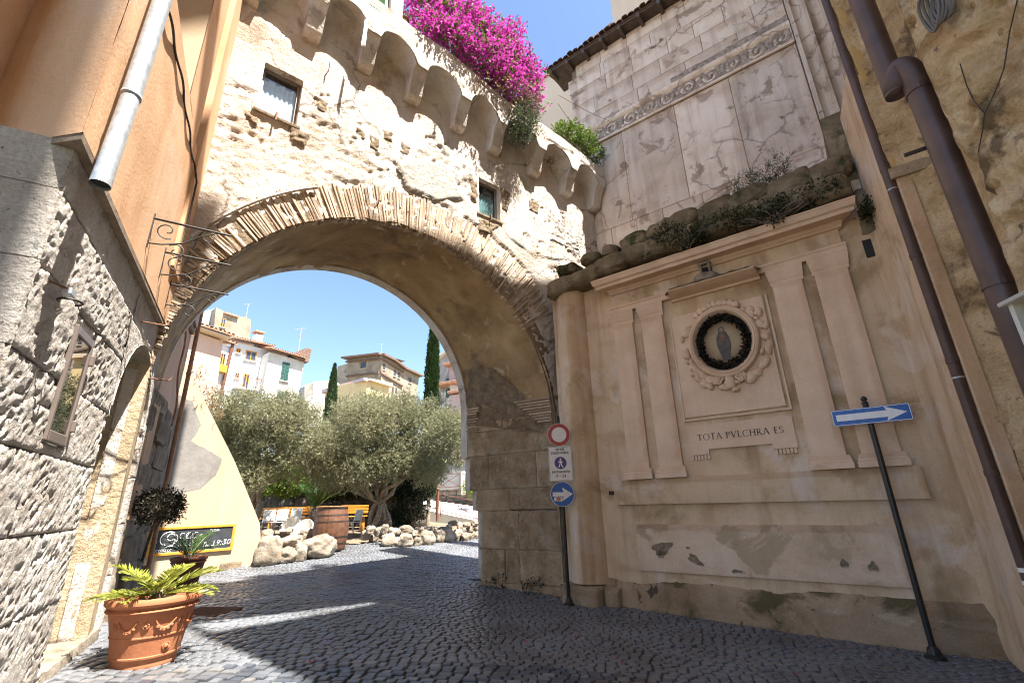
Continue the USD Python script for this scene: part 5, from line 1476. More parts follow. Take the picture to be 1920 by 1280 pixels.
part(sb, 'back', wbox(s0 - .5, s0 + .05, .03, .05, 2.02, 2.44), 'unit_grey')
part(sb, 'rail', wbox(s0 + .03, s0 + .055, .05, .15, 2.02, 2.45), 'unit_pale')
part(sb, 'rail', wbox(s0 - .5, s0 + .03, .05, .14, 2.22, 2.245), 'unit_pale')
part(sb, 'rail', wbox(s0 - .5, s0 + .03, .05, .14, 2.02, 2.045), 'unit_pale')
part(sb, 'lid', wbox(s0 - .5, s0 + .07, .03, .18, 2.44, 2.462), 'unit_grey')
part(sb, 'vent', wbox(s0 - .45, s0 - .02, .05, .09, 2.26, 2.42), 'unit_pale')
lb = thing('wall_lamp_box', 'small grey box at the right edge above the service cabinet', 'box', at_depth(1912, 260, 1.9))
q1 = at_depth(1918, 262, 1.95)
u1 = float((q1 - RW.o) @ RW.u)
part(lb, 'case', wbox(u1 - .3, u1 + .015, .02, .14, q1[2] - .08, q1[2] + .07, .01), 'unit_grey')
part(lb, 'cover', wbox(u1 - .28, u1 - .0, .14, .15, q1[2] - .06, q1[2] + .05, .004), 'unit_pale')

# house across the alley, behind the camera: it shades the street's near end
oh = thing('opposite_house', 'plain ochre house across the alley behind the viewer', 'house', (3, -3, 0))
part(oh, 'wall', prism_world([cr(.25, 3.0), cr(.25, 11), cr(-9, 11), cr(-9, 3.0)], -.5, 18.5), 'yellow_plaster')
part(oh, 'roof', prism_world([cr(.30, 2.9), cr(.30, 11.2), cr(-9.2, 11.2), cr(-9.2, 2.9)], 18.5, 18.7), 'old_tile')
part(oh, 'roof_tower', prism_world([cr(.25, 3.2), cr(.25, 5), cr(-1.5, 5), cr(-1.5, 3.2)], 18.7, 25.6), 'yellow_plaster')
part(oh, 'roof_balcony', prism_world([cr(.2, 3.2), cr(2.1, 3.2), cr(2.05, 3.5), cr(.2, 3.5)], 24.75, 25.6), 'yellow_plaster')

# ================================================================ pots and plants in the street
def frond(base, az, elev, length, curl, rng, n=30, lw=.012, ll=.11, droop=.6):
    """one cycad or palm leaf: an arching stalk and two rows of stiff leaflets"""
    a = rad(az)
    h = np.array([math.sin(a), math.cos(a), 0])
    s = np.linspace(0, 1, n)
    e = rad(elev) - droop * s ** 1.5 * curl
    st_ = length / n
    pts = np.vstack([[0, 0, 0], np.cumsum(h * np.cos(e)[:, None] * st_ + np.array([0, 0, 1.0]) * np.sin(e)[:, None] * st_, 0)]) + base
    side = np.array([h[1], -h[0], 0])
    ms = [tube(pts, np.linspace(.008, .003, len(pts)), 4)]
    k = np.arange(4, len(pts))
    env = np.sin(np.clip((k - 2) / (len(pts) - 2.0), 0, 1) * np.pi * .86 + .30)
    for sg_ in (-1, 1):
        t = pts[k] - pts[k - 1]
        t /= np.linalg.norm(t, axis=1, keepdims=True)
        nrm = np.cross(t, side)
        d = side * sg_ * .9 + t * .75 + nrm * -.18 * sg_ * 0 + np.array([0, 0, .25]) + rng.normal(0, .07, (len(k), 3))
        ms.append(leaves(pts[k], d, ll * env * rng.uniform(.85, 1.1, len(k)), lw, rng, up=nrm.mean(0)))
    return cat(ms)


def pot_mesh(h, r1, r0, n=48):
    """flower pot with a rolled rim, a collar and two raised bands"""
    return lathe([(0, 0), (r0, 0), (r0 * 1.03, .012), (r0 * 1.03, .03), (r0 * 1.02, .04), (r0 + (r1 - r0) * .13, h * .14), (r0 + (r1 - r0) * .15 + .006, h * .15), (r0 + (r1 - r0) * .17 + .006, h * .175), (r0 + (r1 - r0) * .18, h * .185), (r0 + (r1 - r0) * .36, h * .43),
                  (r0 + (r1 - r0) * .375 + .006, h * .44), (r0 + (r1 - r0) * .39 + .005, h * .455), (r0 + (r1 - r0) * .40, h * .465), (r0 + (r1 - r0) * .72, h * .79), (r1 * .965, h * .80), (r1 * .985, h * .815), (r1 * .97, h * .835), (r1 * .93, h * .85), (r1 * .935, h * .87), (r1 * .99, h * .885),
                  (r1 * 1.03, h * .92), (r1 * 1.03, h * .965), (r1 * 1.0, h * .995), (r1 * .95, h), (r1 * .90, h * .985), (r1 * .88, h * .95), (r1 * .84, h * .86), (0, h * .85)], n)


def cycad_pot(name, label, p, h, r1, r0, mat, leaf, nf, fl, seed, dz=0, reliefs=False, lw=.014, ll=.12, elevs=(18, 62)):
    rng = np.random.default_rng(seed)
    t = thing(name, label, 'potted plant', p)
    pm = part(t, 'pot', move(pot_mesh(h, r1, r0), p), mat, smooth=35)
    sm = lathe([(0, h * .9), (r1 * .86, h * .885)], 24)
    part(t, 'soil', (sm[0] + p, sm[1]), 'soil')
    cb = stone((p[0], p[1], p[2] + h * .95), (.05, .05, .07), seed, amp=.2)
    part(t, 'stump', cb, 'bark', smooth=50)
    for k in range(nf):
        az = 360 * k / nf + rng.uniform(-14, 14)
        part(t, 'frond', frond(np.array(p) + [0, 0, h * .97], az, rng.uniform(*elevs), fl * rng.uniform(.8, 1.12), rng.uniform(.6, 1.3), rng, lw=lw, ll=ll), leaf)
    return t, pm


p1 = on_ground(268, 1243)
h, r1, r0 = .53, .345, .225
pot, pm = cycad_pot('potted_cycad', 'terracotta pot with a yellowing cycad in the sun on the near cobbles', p1, h, r1, r0, 'terracotta', 'cycad_yellow', 18, .50, 61, lw=.017, ll=.13, elevs=(8, 46))
toc = math.atan2(-p1[1], -p1[0])                         # towards the viewer
for k, (da, zf) in enumerate(((-.95, .62), (-.55, .63), (-.1, .62), (.35, .63), (.8, .62), (1.25, .62))):
    a = toc + da
    zz = h * zf
    r = r0 + (r1 - r0) * .56
    c = p1 + [r * math.cos(a), r * math.sin(a), zz]
    tg = np.array([-math.sin(a), math.cos(a), 0])
    upv = np.array([.2 * math.cos(a), .2 * math.sin(a), 1])
    if k % 2 == 0:
        ms = [tube([c + .022 * (tg * math.cos(x) + upv * math.sin(x)) for x in np.linspace(0, 6.28, 13)], .008, 5), stone(c, (.012, .012, .012), 1)]
        part(pm, 'rosette', cat(ms), 'terracotta', smooth=True)
    else:
        part(pm, 'swag', cat([tube([c + tg * x + upv * (.03 - .07 * (1 - (x / .075) ** 2)) for x in np.linspace(-.075, .075, 12)], [.006 + .009 * (1 - abs(i - 5.5) / 5.5) for i in range(12)], 6)] + [stone(c + tg * x + upv * (.02 - .07 * (1 - (x / .075) ** 2)), (.014, .014, .014), i) for i, x in enumerate(np.linspace(-.05, .05, 5))]), 'terracotta', smooth=True)
a = toc + .55
c = p1 + [(r0 + .03) * math.cos(a), (r0 + .03) * math.sin(a), h * .29]
part(pm, 'medallion', cat([tube([c + .028 * (np.array([-math.sin(a), math.cos(a), 0]) * math.cos(x) + np.array([0, 0, 1]) * math.sin(x)) for x in np.linspace(0, 6.28, 15)], .008, 5), stone(c, (.018, .018, .018), 2)]), 'terracotta', smooth=True)
p2 = on_ground(345, 1100)
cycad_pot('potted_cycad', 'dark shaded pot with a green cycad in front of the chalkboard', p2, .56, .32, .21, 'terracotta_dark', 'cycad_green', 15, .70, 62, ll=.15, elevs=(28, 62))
p3 = on_ground(243, 1108)
rng = np.random.default_rng(63)
bt_ = thing('ball_tree', 'small dark clipped ball tree in a black pot between the stone wall and the chalkboard', 'potted tree', p3)
part(bt_, 'pot', move(pot_mesh(.42, .22, .16, 28), p3), 'bush_black' if False else 'terracotta_dark', smooth=35)
ctop = at_depth(300, 952, 6.1)
stem = [p3 + [0, 0, .3], p3 * .6 + ctop * .4 + [.02, 0, -.05], p3 * .25 + ctop * .75, ctop]
part(bt_, 'trunk', tube(stem, [.028, .024, .022, .012], 7), 'bark', smooth=True)
d = rng.normal(size=(420, 3))
d /= np.linalg.norm(d, axis=1, keepdims=True)
rad3 = np.array([.25, .25, .23])
tips = ctop + d * rad3 * rng.uniform(.75, 1.04, (420, 1)) * (1 + .18 * fb(d, 3, 3, 5))[:, None]
tips = tips[(d[:, 2] > -.75)]
tw = [tube([ctop - [0, 0, .12], ctop * .5 + tp_ * .5 - [0, 0, .03], tp_], [.006, .004, .002], 3, cap=False) for tp_ in tips[::3]]
part(bt_, 'twigs', cat(tw), 'bark')
lp = np.repeat(tips, 9, 0) + rng.normal(0, .03, (len(tips) * 9, 3))
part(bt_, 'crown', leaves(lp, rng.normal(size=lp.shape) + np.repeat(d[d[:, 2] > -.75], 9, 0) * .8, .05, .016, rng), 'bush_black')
# iron grate in the paving
gz0 = grate_c[2] + .004
gr = thing('drain_grate', 'square cast iron drain grate let into the cobbles behind the front pot', 'drain grate', grate_c)
gm = lambda m: move(rotz(m, -9), grate_c + [0, 0, .0])
part(gr, 'frame', gm(cat([box(-.33, .33, -.31, -.275, -.03, .012, .004), box(-.33, .33, .275, .31, -.03, .012, .004), box(-.33, -.295, -.275, .275, -.03, .012, .004), box(.295, .33, -.275, .275, -.03, .012, .004)])), 'rusty_iron')
for k in range(13):
    part(gr, 'bar', gm(box(-.295, .295, -.255 + k * .042, -.235 + k * .042, -.03, .008, .003)), 'rusty_iron')
for k in range(5):
    part(gr, 'cross_bar', gm(box(-.2 + k * .1 - .006, -.2 + k * .1 + .006, -.275, .275, -.035, .004)), 'rusty_iron')
rng = np.random.default_rng(64)
pu = np.array([(x, y) for x, y in zip(rng.uniform(560, 1650, 80), rng.uniform(1120, 1275, 80))])
pp = np.array([on_ground(x, y) for x, y in pu[:46]]) + [0, 0, .025]
solo('petals', leaves(pp, rng.normal(size=(46, 3)) * [1, 1, .25], .035, .03, rng, up=(0, 0, 1)), 'petal_red', kind='stuff')

# ================================================================ traffic signs
def zat(base, y):
    """height above the street of the point over base that the picture shows at row y"""
    lo, hi = 0.0, 12.0
    for _ in range(50):
        m = (lo + hi) / 2
        dq = np.array([base[0], base[1], m]) - CAM
        yy_ = 640 - FPX * (dq @ UP) / (dq @ FW)
        lo, hi = (m, hi) if yy_ > y else (lo, m)
    return lo


def circle(cu, cz, r, n=40):
    return [(cu + r * math.cos(a), cz + r * math.sin(a)) for a in np.linspace(0, 2 * np.pi, n + 1)[:-1]]


def words(fr, parent, text, cu, z, h, d, mat, bold=True, width=None):
    m = meshkit.text_mesh(text, h, 0.001, bold=bold)
    v = np.array(m.vertices)
    x0, x1 = v[:, 0].min(), v[:, 0].max()
    k = (width / (x1 - x0)) if width else 1.0
    loc = np.stack([cu + (v[:, 0] - (x0 + x1) / 2) * k, d + v[:, 2], z + v[:, 1]], 1)
    part(parent, 'lettering', fr.tf((loc, np.array(m.faces)[:, ::-1])), mat)


SB = on_ground(1067, 1135)
S1 = Fr(SB[0], SB[1], 97)
ts = thing('sign_post', 'thin black signpost at the pier with red ring disc, pedestrian plate and blue arrow disc', 'traffic sign', SB)
zr_, zp_, zb_ = zat(SB, 815), zat(SB, 869), zat(SB, 926)
ztp = zat(SB, 783)
part(ts, 'post', tube([SB, [SB[0], SB[1], ztp]], .03, 14), 'black_paint', smooth=50)
part(ts, 'foot', move(lathe([(.085, 0), (.085, .03), (.06, .045), (.05, .1), (.033, .115), (.03, .12)], 20), SB), 'black_paint', smooth=40)
part(ts, 'cap', move(lathe([(.032, 0), (.02, .03), (0, .04)], 12), (SB[0], SB[1], ztp)), 'black_paint', smooth=True)
D0 = .036
rs_ = .2
no = part(ts, 'no_entry_disc', S1.tf(prism(circle(0, zr_, rs_), D0, D0 + .004)), 'sign_white')
ring = sg.Polygon(circle(0, zr_, rs_ - .006)).difference(sg.Polygon(circle(0, zr_, rs_ * .66)))
part(no, 'red_ring', S1.tf(prism(ring, D0 + .004, D0 + .0055)), 'sign_red')
part(no, 'back', S1.tf(prism(circle(0, zr_, rs_), D0 - .003, D0 - .0005)), 'sign_back')
pw, ph = .205, (zat(SB, 837) - zat(SB, 902)) / 2
rrect = lambda hw, hh, c_, cz: list(sg.box(-hw + c_, cz - hh + c_, hw - c_, cz + hh - c_).buffer(c_).exterior.coords)[:-1]
pl_ = part(ts, 'pedestrian_plate', S1.tf(prism(rrect(pw, ph, .02, zp_), D0, D0 + .004)), 'sign_white')
bd = sg.Polygon(rrect(pw - .008, ph - .008, .016, zp_)).difference(sg.Polygon(rrect(pw - .013, ph - .013, .013, zp_)))
part(pl_, 'border', S1.tf(prism(bd, D0 + .004, D0 + .005)), 'ink')
words(S1, pl_, 'area', 0, zp_ + ph * .76, .052, D0 + .004, 'ink', width=.145)
words(S1, pl_, 'pedonale', 0, zp_ + ph * .56, .048, D0 + .004, 'ink', width=.30)
words(S1, pl_, 'permanente', 0, zp_ - ph * .52, .042, D0 + .004, 'ink', width=.31)
words(S1, pl_, '0 - 24', 0, zp_ - ph * .78, .052, D0 + .004, 'ink', width=.17)
zc_ = zp_ + ph * .04
part(pl_, 'blue_disc', S1.tf(prism(circle(0, zc_, .105), D0 + .004, D0 + .0055)), 'violet_ink')
body = [[(-.012, .04), (.014, .04), (.018, -.005), (-.014, -.005)], [(-.014, -.0), (.004, -.0), (-.022, -.075), (-.04, -.07)], [(.0, -.0), (.018, -.0), (.026, -.04), (.048, -.07), (.03, -.078), (.01, -.045)], [(-.012, .04), (-.004, .028), (-.038, .0), (-.045, .012)], [(.012, .04), (.006, .025), (.035, -.002), (.042, .008)]]
fig = shapely.union_all([sg.Polygon([(x * 1.05, zc_ + y * 1.05) for x, y in b_]) for b_ in body] + [sg.Polygon(circle(.002, zc_ + .062, .016, 16))])
for gg in getattr(fig, 'geoms', [fig]):
    part(pl_, 'walker', S1.tf(prism(gg, D0 + .0055, D0 + .007)), 'sign_white')
bl = part(ts, 'arrow_disc', S1.tf(prism(circle(0, zb_, .203), D0, D0 + .004)), 'sign_blue')
edge = sg.Polygon(circle(0, zb_, .203)).difference(sg.Polygon(circle(0, zb_, .196)))
part(bl, 'rim', S1.tf(prism(edge, D0 + .004, D0 + .0052)), 'sign_white')
arw = [(-.165, .035), (.02, .03), (.0, .11), (.178, .0), (.0, -.11), (.02, -.035), (-.165, -.035)]
part(bl, 'arrow', S1.tf(prism([(x, zb_ + y) for x, y in arw], D0 + .004, D0 + .0055)), 'sign_white')
part(bl, 'sticker', S1.tf(prism([(x, zb_ + y) for x, y in [(-.15, -.105), (-.145, -.045), (.0, -.05), (-.005, -.115)]], D0 + .0055, D0 + .0065)), 'sign_white')
part(bl, 'sticker_print', S1.tf(prism([(x, zb_ + y) for x, y in [(-.11, -.09), (-.1, -.055), (-.06, -.05), (-.03, -.062), (-.03, -.09), (-.06, -.1)]], D0 + .0065, D0 + .0075)), 'sticker_orange')
for z in (zr_, zp_ + .1, zp_ - .1, zb_):
    part(ts, 'clamp', S1.box(-.05, .05, -.036, .034, z - .018, z + .018, .005), 'sign_back')

OB_ = on_ground(1755, 1235)
S2 = Fr(OB_[0], OB_[1], 127)
ow = thing('one_way_sign', 'blue rectangular one way sign with a white arrow on a slim black post', 'traffic sign', OB_)
zt2, zs2 = zat(OB_, 757), zat(OB_, 779)
part(ow, 'post', tube([OB_, [OB_[0], OB_[1], zt2]], .032, 14), 'black_paint', smooth=50)
part(ow, 'foot', move(lathe([(.095, -.02), (.095, .03), (.065, .05), (.055, .10), (.036, .12), (.032, .125)], 20), OB_), 'black_paint', smooth=40)
part(ow, 'finial', move(lathe([(.033, 0), (.04, .01), (.034, .02), (.02, .03), (.034, .05), (.036, .065), (.028, .085), (.008, .1), (0, .102)], 14), (OB_[0], OB_[1], zt2)), 'black_paint', smooth=True)
sl = .022
uc2 = .02
hw2, hh2 = .40, .10
pl2 = part(ow, 'plate', S2.tf(prism([(uc2 + x, y + zs2 + sl * x * 0) for x, y in rrect(hw2, hh2, .018, 0)], .036, .041)), 'sign_blue')
bd = sg.Polygon(rrect(hw2 - .004, hh2 - .004, .016, 0)).difference(sg.Polygon(rrect(hw2 - .011, hh2 - .011, .012, 0)))
part(pl2, 'border', S2.tf(prism(shapely.affinity.translate(bd, uc2, zs2), .041, .042)), 'sign_white')
ar2 = [(-.355, .04), (.17, .04), (.15, .088), (.36, 0), (.15, -.088), (.17, -.04), (-.355, -.04)]
part(pl2, 'arrow', S2.tf(prism([(uc2 + x, zs2 + y) for x, y in ar2], .041, .0425)), 'sign_white')
part(pl2, 'back', S2.tf(prism([(uc2 + x, y + zs2) for x, y in rrect(hw2, hh2, .018, 0)], .033, .0358)), 'sign_back')
for z in (zs2 + .04, zs2 - .06):
    part(ow, 'clamp', S2.box(-.05, .05, -.04, .033, z - .014, z + .014, .004), 'sign_back')

# ================================================================ chalkboard on the buttress
CB0 = BS
cb_ = thing('chalkboard', 'black chalkboard with an orange frame and white writing hung on the buttress', 'chalkboard', BT.p(-1.2, .03, .9))
u0, u1, z0, z1 = -1.93, -.56, .86, 1.335
BTS = BT


class _Sc:
    """the buttress face at its own scale"""
    def tf(s, m):
        v = np.asarray(m[0], float)
        return BTS.tf((np.stack([v[:, 0] * CB0, v[:, 1], 1.6 + (v[:, 2] - 1.6) * CB0], 1), m[1]))

    def box(s, *a):
        return s.tf(box(*a))


BT = _Sc()
part(cb_, 'board', BT.box(u0 + .05, u1 - .05, .012, .03, z0 + .05, z1 - .05), 'chalk_board')
part(cb_, 'frame', BT.tf(cat([box(u0, u1, .01, .05, z0, z0 + .05, .006), box(u0, u1, .01, .05, z1 - .05, z1, .006), box(u0, u0 + .05, .01, .05, z0 + .05, z1 - .05, .006), box(u1 - .05, u1, .01, .05, z0 + .05, z1 - .05, .006)])), 'frame_wood')


def chalk(pts, r=.006):
    part(cb_, 'chalk_line', BT.tf((lambda m: (m[0] * [1, .12, 1] + [0, .031, 0], m[1][:, ::-1]))(tube([(x, 0, z) for x, z in pts], r, 5))), 'chalk', smooth=True)


cu, cz = u0 + .30, 1.13
chalk([(cu + .13 * math.cos(a), cz + .12 * math.sin(a)) for a in np.linspace(1.0, 6.9, 26)], .008)
chalk([(cu + .03 + .06 * math.cos(a), cz + .03 + .055 * math.sin(a)) for a in np.linspace(.6, 5.6, 18)] + [(cu + .10, cz - .02), (cu + .07, cz - .12), (cu - .02, cz - .13), (cu - .06, cz - .08)], .008)
for k, (uu, zz, n_) in enumerate(((u0 + .50, 1.17, 3), (u0 + .62, 1.17, 2), (u0 + .47, 1.02, 6), (u0 + .12, .945, 8), (u1 - .42, 1.24, 5))):
    s_ = .05 if k < 2 else .018
    for j in range(n_):
        b0_ = uu + j * s_ * 1.9
        chalk([(b0_ + s_ * .8 * math.cos(a), zz + s_ * math.sin(a)) for a in np.linspace(rng.uniform(0, 2), rng.uniform(4.5, 6.5), 10)], .005 if k < 2 else .0035)
m = meshkit.text_mesh('h. 19:30', .085, .001)
v = np.array(m.vertices)
loc = np.stack([u1 - .52 + v[:, 0] + .25 * v[:, 1], .0312 + v[:, 2], .965 + v[:, 1] + .03 * v[:, 0]], 1)
part(cb_, 'lettering', BT.tf((loc, np.array(m.faces)[:, ::-1])), 'chalk')

BT = BTS
# ================================================================ garden beyond the arch
def barrel(p):
    t = thing('barrel', 'upright dark oak barrel with iron hoops and a round brown top beside the rocks', 'barrel', p)
    H = 1.14
    R_ = lambda z: .40 + .085 * math.sin(np.clip(z / H, 0, 1) * np.pi)
    ns_ = 22
    for k in range(ns_):
        a0_, a1_ = 2 * np.pi * k / ns_ + .004, 2 * np.pi * (k + 1) / ns_ - .004
        zz = np.linspace(0, H, 9)
        aa = np.linspace(a0_, a1_, 3)
        vv = np.array([(R_(z) * math.cos(a), R_(z) * math.sin(a), z) for z in zz for a in aa])
        _, qq = grid(9, 3)
        part(t, 'stave', (vv + p, tri(qq)[:, ::-1]), 'barrel_wood', smooth=True)
    for z in (.03, .19, .36, .76, .93, 1.1):
        part(t, 'hoop', move(lathe([(R_(z) - .002, z - .022), (R_(z - .02) + .006, z - .02), (R_(z + .02) + .006, z + .02), (R_(z) - .002, z + .022)], 30), p), 'hoop', smooth=40)
    part(t, 'lid', move(lathe([(0, H + .03), (.425, H + .03), (.435, H + .02), (.43, H - .005), (.39, H - .01)], 30), p), 'barrel_top', smooth=40)
    return t


BP = on_ground(617, 1031)
barrel(BP)
rng = np.random.default_rng(71)


def rock(x, y, w, h_, lab, grp=None, mat='limestone', dz=0.0, yb=None, depth_k=.8):
    q_ = on_ground(x, (yb or y + h_ / 2))
    dq = q_ - CAM
    dpt = dq @ FW
    mpp = dpt / FPX
    sx, sz = w * mpp / 2 * 1.08, h_ * mpp / 2 * 1.1
    lift = ((yb - (y + h_ / 2)) * mpp) if yb else 0
    m = stone((0, 0, 0), (sx, sx * depth_k, sz), int(rng.integers(999)), rot=rng.uniform(0, 40), sub=3, amp=.42, flat=.85)
    solo('rock', move(m, q_ + [0, 0, sz * .88 + lift]), mat, lab, 'rock', group=grp, smooth=40)


for x, y, w, h_, yb, lab in ((501, 1034, 42, 50, None, 'big pale boulder touching the foot of the buttress'), (494, 1008, 20, 22, 1052, 'small pale rock wedged on top of the boulder by the buttress'), (541, 1018, 40, 20, 1050, 'flat pale rock laid across smaller rocks beside the barrel'), (536, 1042, 34, 26, None, 'craggy brownish rock under the flat rock near the buttress'),
                              (563, 1038, 22, 28, None, 'narrow leaning rock between the flat rock and the long boulder'), (596, 1027, 52, 36, None, 'long rounded boulder lying against the foot of the barrel'), (572, 1005, 28, 20, 1030, 'bright white rock set behind the leaning rock'), (546, 996, 20, 13, 1022, 'little pale rock at the back of the flower bed near the white chairs')):
    rock(x, y, w, h_, lab, 'pale rocks edging the flower bed', yb=yb)
beds = sg.Polygon([(x_ * 1.23, y_ * 1.23) for x_, y_ in [(-5.1, 10.6), (-4.6, 10.5), (-4.3, 11.3), (-4.9, 13.2), (-6.6, 12.6)]])
bx_, by_ = np.meshgrid(np.linspace(-8.4, -5.0, 30), np.linspace(12.8, 16.5, 30), indexing='ij')
_, q = grid(30, 30)
P = np.stack([bx_, by_, G(bx_, by_) + .16 + .04 * fb(np.stack([bx_, by_, 0 * bx_], -1), 3, 3, 5)], -1)
q = q[shapely.contains_xy(beds, *P.reshape(-1, 3)[q].mean(1)[:, :2].T)]
solo('flower_bed', (P.reshape(-1, 3), tri(q)), 'soil', kind='structure', smooth=True)
k_ = 5.333
row = [(25, 985, 80, 90), (75, 930, 90, 80), (110, 1010, 90, 80), (160, 950, 90, 90), (215, 930, 70, 90), (250, 1030, 130, 120), (305, 955, 110, 80), (345, 1050, 70, 80), (430, 1035, 140, 110), (420, 940, 140, 80), (500, 970, 80, 60), (545, 1045, 75, 80), (600, 930, 100, 60), (640, 1010, 140, 130), (700, 925, 90, 55), (760, 990, 120, 120), (800, 925, 90, 50),
       (860, 985, 120, 120), (862, 912, 60, 60), (950, 980, 90, 95), (1000, 945, 60, 50), (1035, 995, 100, 75), (972, 895, 55, 80), (1100, 980, 80, 65), (1070, 930, 70, 50), (1130, 915, 70, 50), (1155, 975, 70, 65), (900, 870, 90, 50), (1035, 880, 80, 50), (1120, 870, 70, 45)]
tones = ['pale', 'grey', 'brownish', 'cream', 'dark']
order_words = ['first', 'second', 'third', 'fourth', 'fifth', 'sixth', 'seventh', 'eighth', 'ninth', 'tenth', 'eleventh', 'twelfth', 'thirteenth', 'fourteenth', 'fifteenth', 'sixteenth', 'seventeenth', 'eighteenth', 'nineteenth', 'twentieth', 'twenty-first', 'twenty-second', 'twenty-third', 'twenty-fourth', 'twenty-fifth', 'twenty-sixth', 'twenty-seventh', 'twenty-eighth', 'twenty-ninth', 'thirtieth']
for k, (x, y, w, h_) in enumerate(sorted(row)):
    X_, Y_ = 680 + x / k_, 820 + y / k_
    yb = float(np.interp(X_, [680, 725, 760, 815, 900], [1017, 1023, 1021, 1016, 1008]))
    lower = Y_ + h_ / k_ / 2 > yb - 4
    size = 'large' if w * h_ > 9000 else ('small' if w * h_ < 4200 else 'middling')
    rock(X_, Y_, w / k_, h_ / k_, f"{size} {'bottom' if lower else 'top'} rock of the garden edging, {order_words[k]} from the barrel towards the pier", 'rocks of the low dry wall edging the garden', yb=None if lower else yb)

# garden ground behind the rocks
gp_ = sg.Polygon([(-5.0, 15.3), (-4.2, 16.4), (-2.5, 18.3), (-1.1, 21.6), (-2.8, 24), (-11, 22), (-11, 15), (-6.2, 16.2)])
bx_, by_ = np.meshgrid(np.linspace(-11, -.9, 60), np.linspace(14.5, 24.5, 60), indexing='ij')
_, q = grid(60, 60)
P = np.stack([bx_, by_, G(bx_, by_) + .03 + .03 * fb(np.stack([bx_, by_, 0 * bx_], -1), 2, 3, 5)], -1)
q = q[shapely.contains_xy(gp_, *P.reshape(-1, 3)[q].mean(1)[:, :2].T)]
solo('garden_soil', (P.reshape(-1, 3), tri(q)), 'soil', kind='structure', smooth=True)


def chair(p, rz, lab, name='garden_chair', grp=None):
    t = thing(name, lab, 'chair', p, group=grp)
    R_ = lambda m: move(rotz(m, rz), p)
    for sx in (-1, 1):
        part(t, 'leg', R_(tube([(sx * .2, -.2, 0), (sx * .195, -.18, .44)], .016, 6)), 'white_plastic', smooth=True)
        part(t, 'leg', R_(tube([(sx * .2, .24, 0), (sx * .195, .18, .45), (sx * .19, .27, .86)], .016, 6)), 'white_plastic', smooth=True)
    part(t, 'seat', R_(box(-.21, .21, -.22, .2, .43, .455, .01)), 'white_plastic')
    b = box(-.19, .19, -.008, .008, 0, .36, .004)
    vv = b[0].copy()
    part(t, 'backrest', R_((np.stack([vv[:, 0], .19 + vv[:, 1] + .22 * vv[:, 2], .49 + vv[:, 2]], 1), b[1])), 'grey_mesh')
    part(t, 'top_rail', R_(tube([(-.19, .27, .86), (.19, .27, .86)], .018, 6)), 'white_plastic')
    return t


GS = 1.19                                                # metres per metre of the first survey of the garden


def stand(x, depth, dz=0.0):
    q_ = at_depth(x, 960, depth * GS)
    return np.array([q_[0], q_[1], g(q_[0], q_[1]) + dz])


gchair = 'white mesh chairs in the garden'
chair(stand(503, 14.2), 14, 'white metal chair with grey mesh back, nearest the buttress edge', grp=gchair)
chair(stand(527, 14.3), 10, 'white chair with grey mesh back, second from the buttress', grp=gchair)
chair(stand(553, 15.2), 8, 'white chair mostly hidden behind the rounded cream armchairs', grp=gchair)
chair(stand(664, 14.4), -30, 'white chair standing alone right of the barrel', grp=gchair)


def tub(p, rz, lab):
    t = thing('tub_armchair', lab, 'armchair', p, group='cream rounded armchairs')
    a = np.linspace(-.15, math.pi + .15, 20)
    prof = []
    for zz in np.linspace(0, 1, 7):
        prof.append([(.30 * math.cos(x), .28 * math.sin(x), .06 + zz * (.42 + .26 * max(0, math.sin(x)) ** 1.2)) for x in a])
    vo = np.array(prof).reshape(-1, 3)
    _, qq = grid(7, 20)
    vi = vo * [.86, .86, 1]
    f = np.vstack([tri(qq), tri(qq)[:, ::-1] + len(vo), tri([(120 + i, 121 + i, 140 + 121 + i, 140 + 120 + i) for i in range(19)])])
    part(t, 'shell', move(rotz((np.vstack([vo, vi]), f), rz), p), 'cream_shell', smooth=50)
    part(t, 'seat', move(rotz(box(-.26, .26, -.25, .22, .3, .38, .02), rz), p), 'grey_mesh')


tub(stand(548, 12.4, .05), 10, 'cream rounded armchair, the farther one of the pair left of the barrel')
tub(stand(571, 11.9, .02), 2, 'cream rounded armchair, the nearer one of the pair left of the barrel')
bn = thing('orange_bench', 'long orange wooden bench along the dark stone wall behind the chairs', 'bench', stand(560, 16))
a_, b_ = stand(482, 16.0), stand(690, 15.6)
bf, bl_ = frame2(a_, b_)
zb0 = g(a_[0], a_[1])
for k in range(3):
    part(bn, 'plank', bf.box(0, bl_, -.02 + .0 * k, .02, zb0 + .55 + .11 * k, zb0 + .64 + .11 * k, .008), 'frame_wood')
part(bn, 'seat', bf.box(0, bl_, .02, .4, zb0 + .42, zb0 + .46, .01), 'frame_wood')
for k in range(7):
    part(bn, 'leg', bf.box(bl_ * k / 6.2, bl_ * k / 6.2 + .06, .03, .36, zb0 - .1, zb0 + .42, .008), 'frame_wood')
# dark stone wall at the back of the garden
ga, gb = at_depth(440, 940, 17.2 * GS), at_depth(790, 940, 17.6 * GS)
gf, gl = frame2(ga, gb)
gw = thing('garden_wall', 'dark rubble retaining wall in the shade at the back of the garden', 'wall', gf.p(gl / 2, 0, .6))
rng = np.random.default_rng(73)
z = .3
while z < 2.5:
    h_ = rng.uniform(.22, .4)
    u = 0
    while u < gl:
        w = rng.uniform(.3, .7)
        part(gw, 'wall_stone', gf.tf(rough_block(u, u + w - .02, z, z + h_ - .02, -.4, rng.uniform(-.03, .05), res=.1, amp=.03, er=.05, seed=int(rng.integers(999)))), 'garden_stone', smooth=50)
        u += w
    z += h_
part(gw, 'core', gf.box(0, gl, -.6, -.06, .2, 2.45), 'garden_stone')


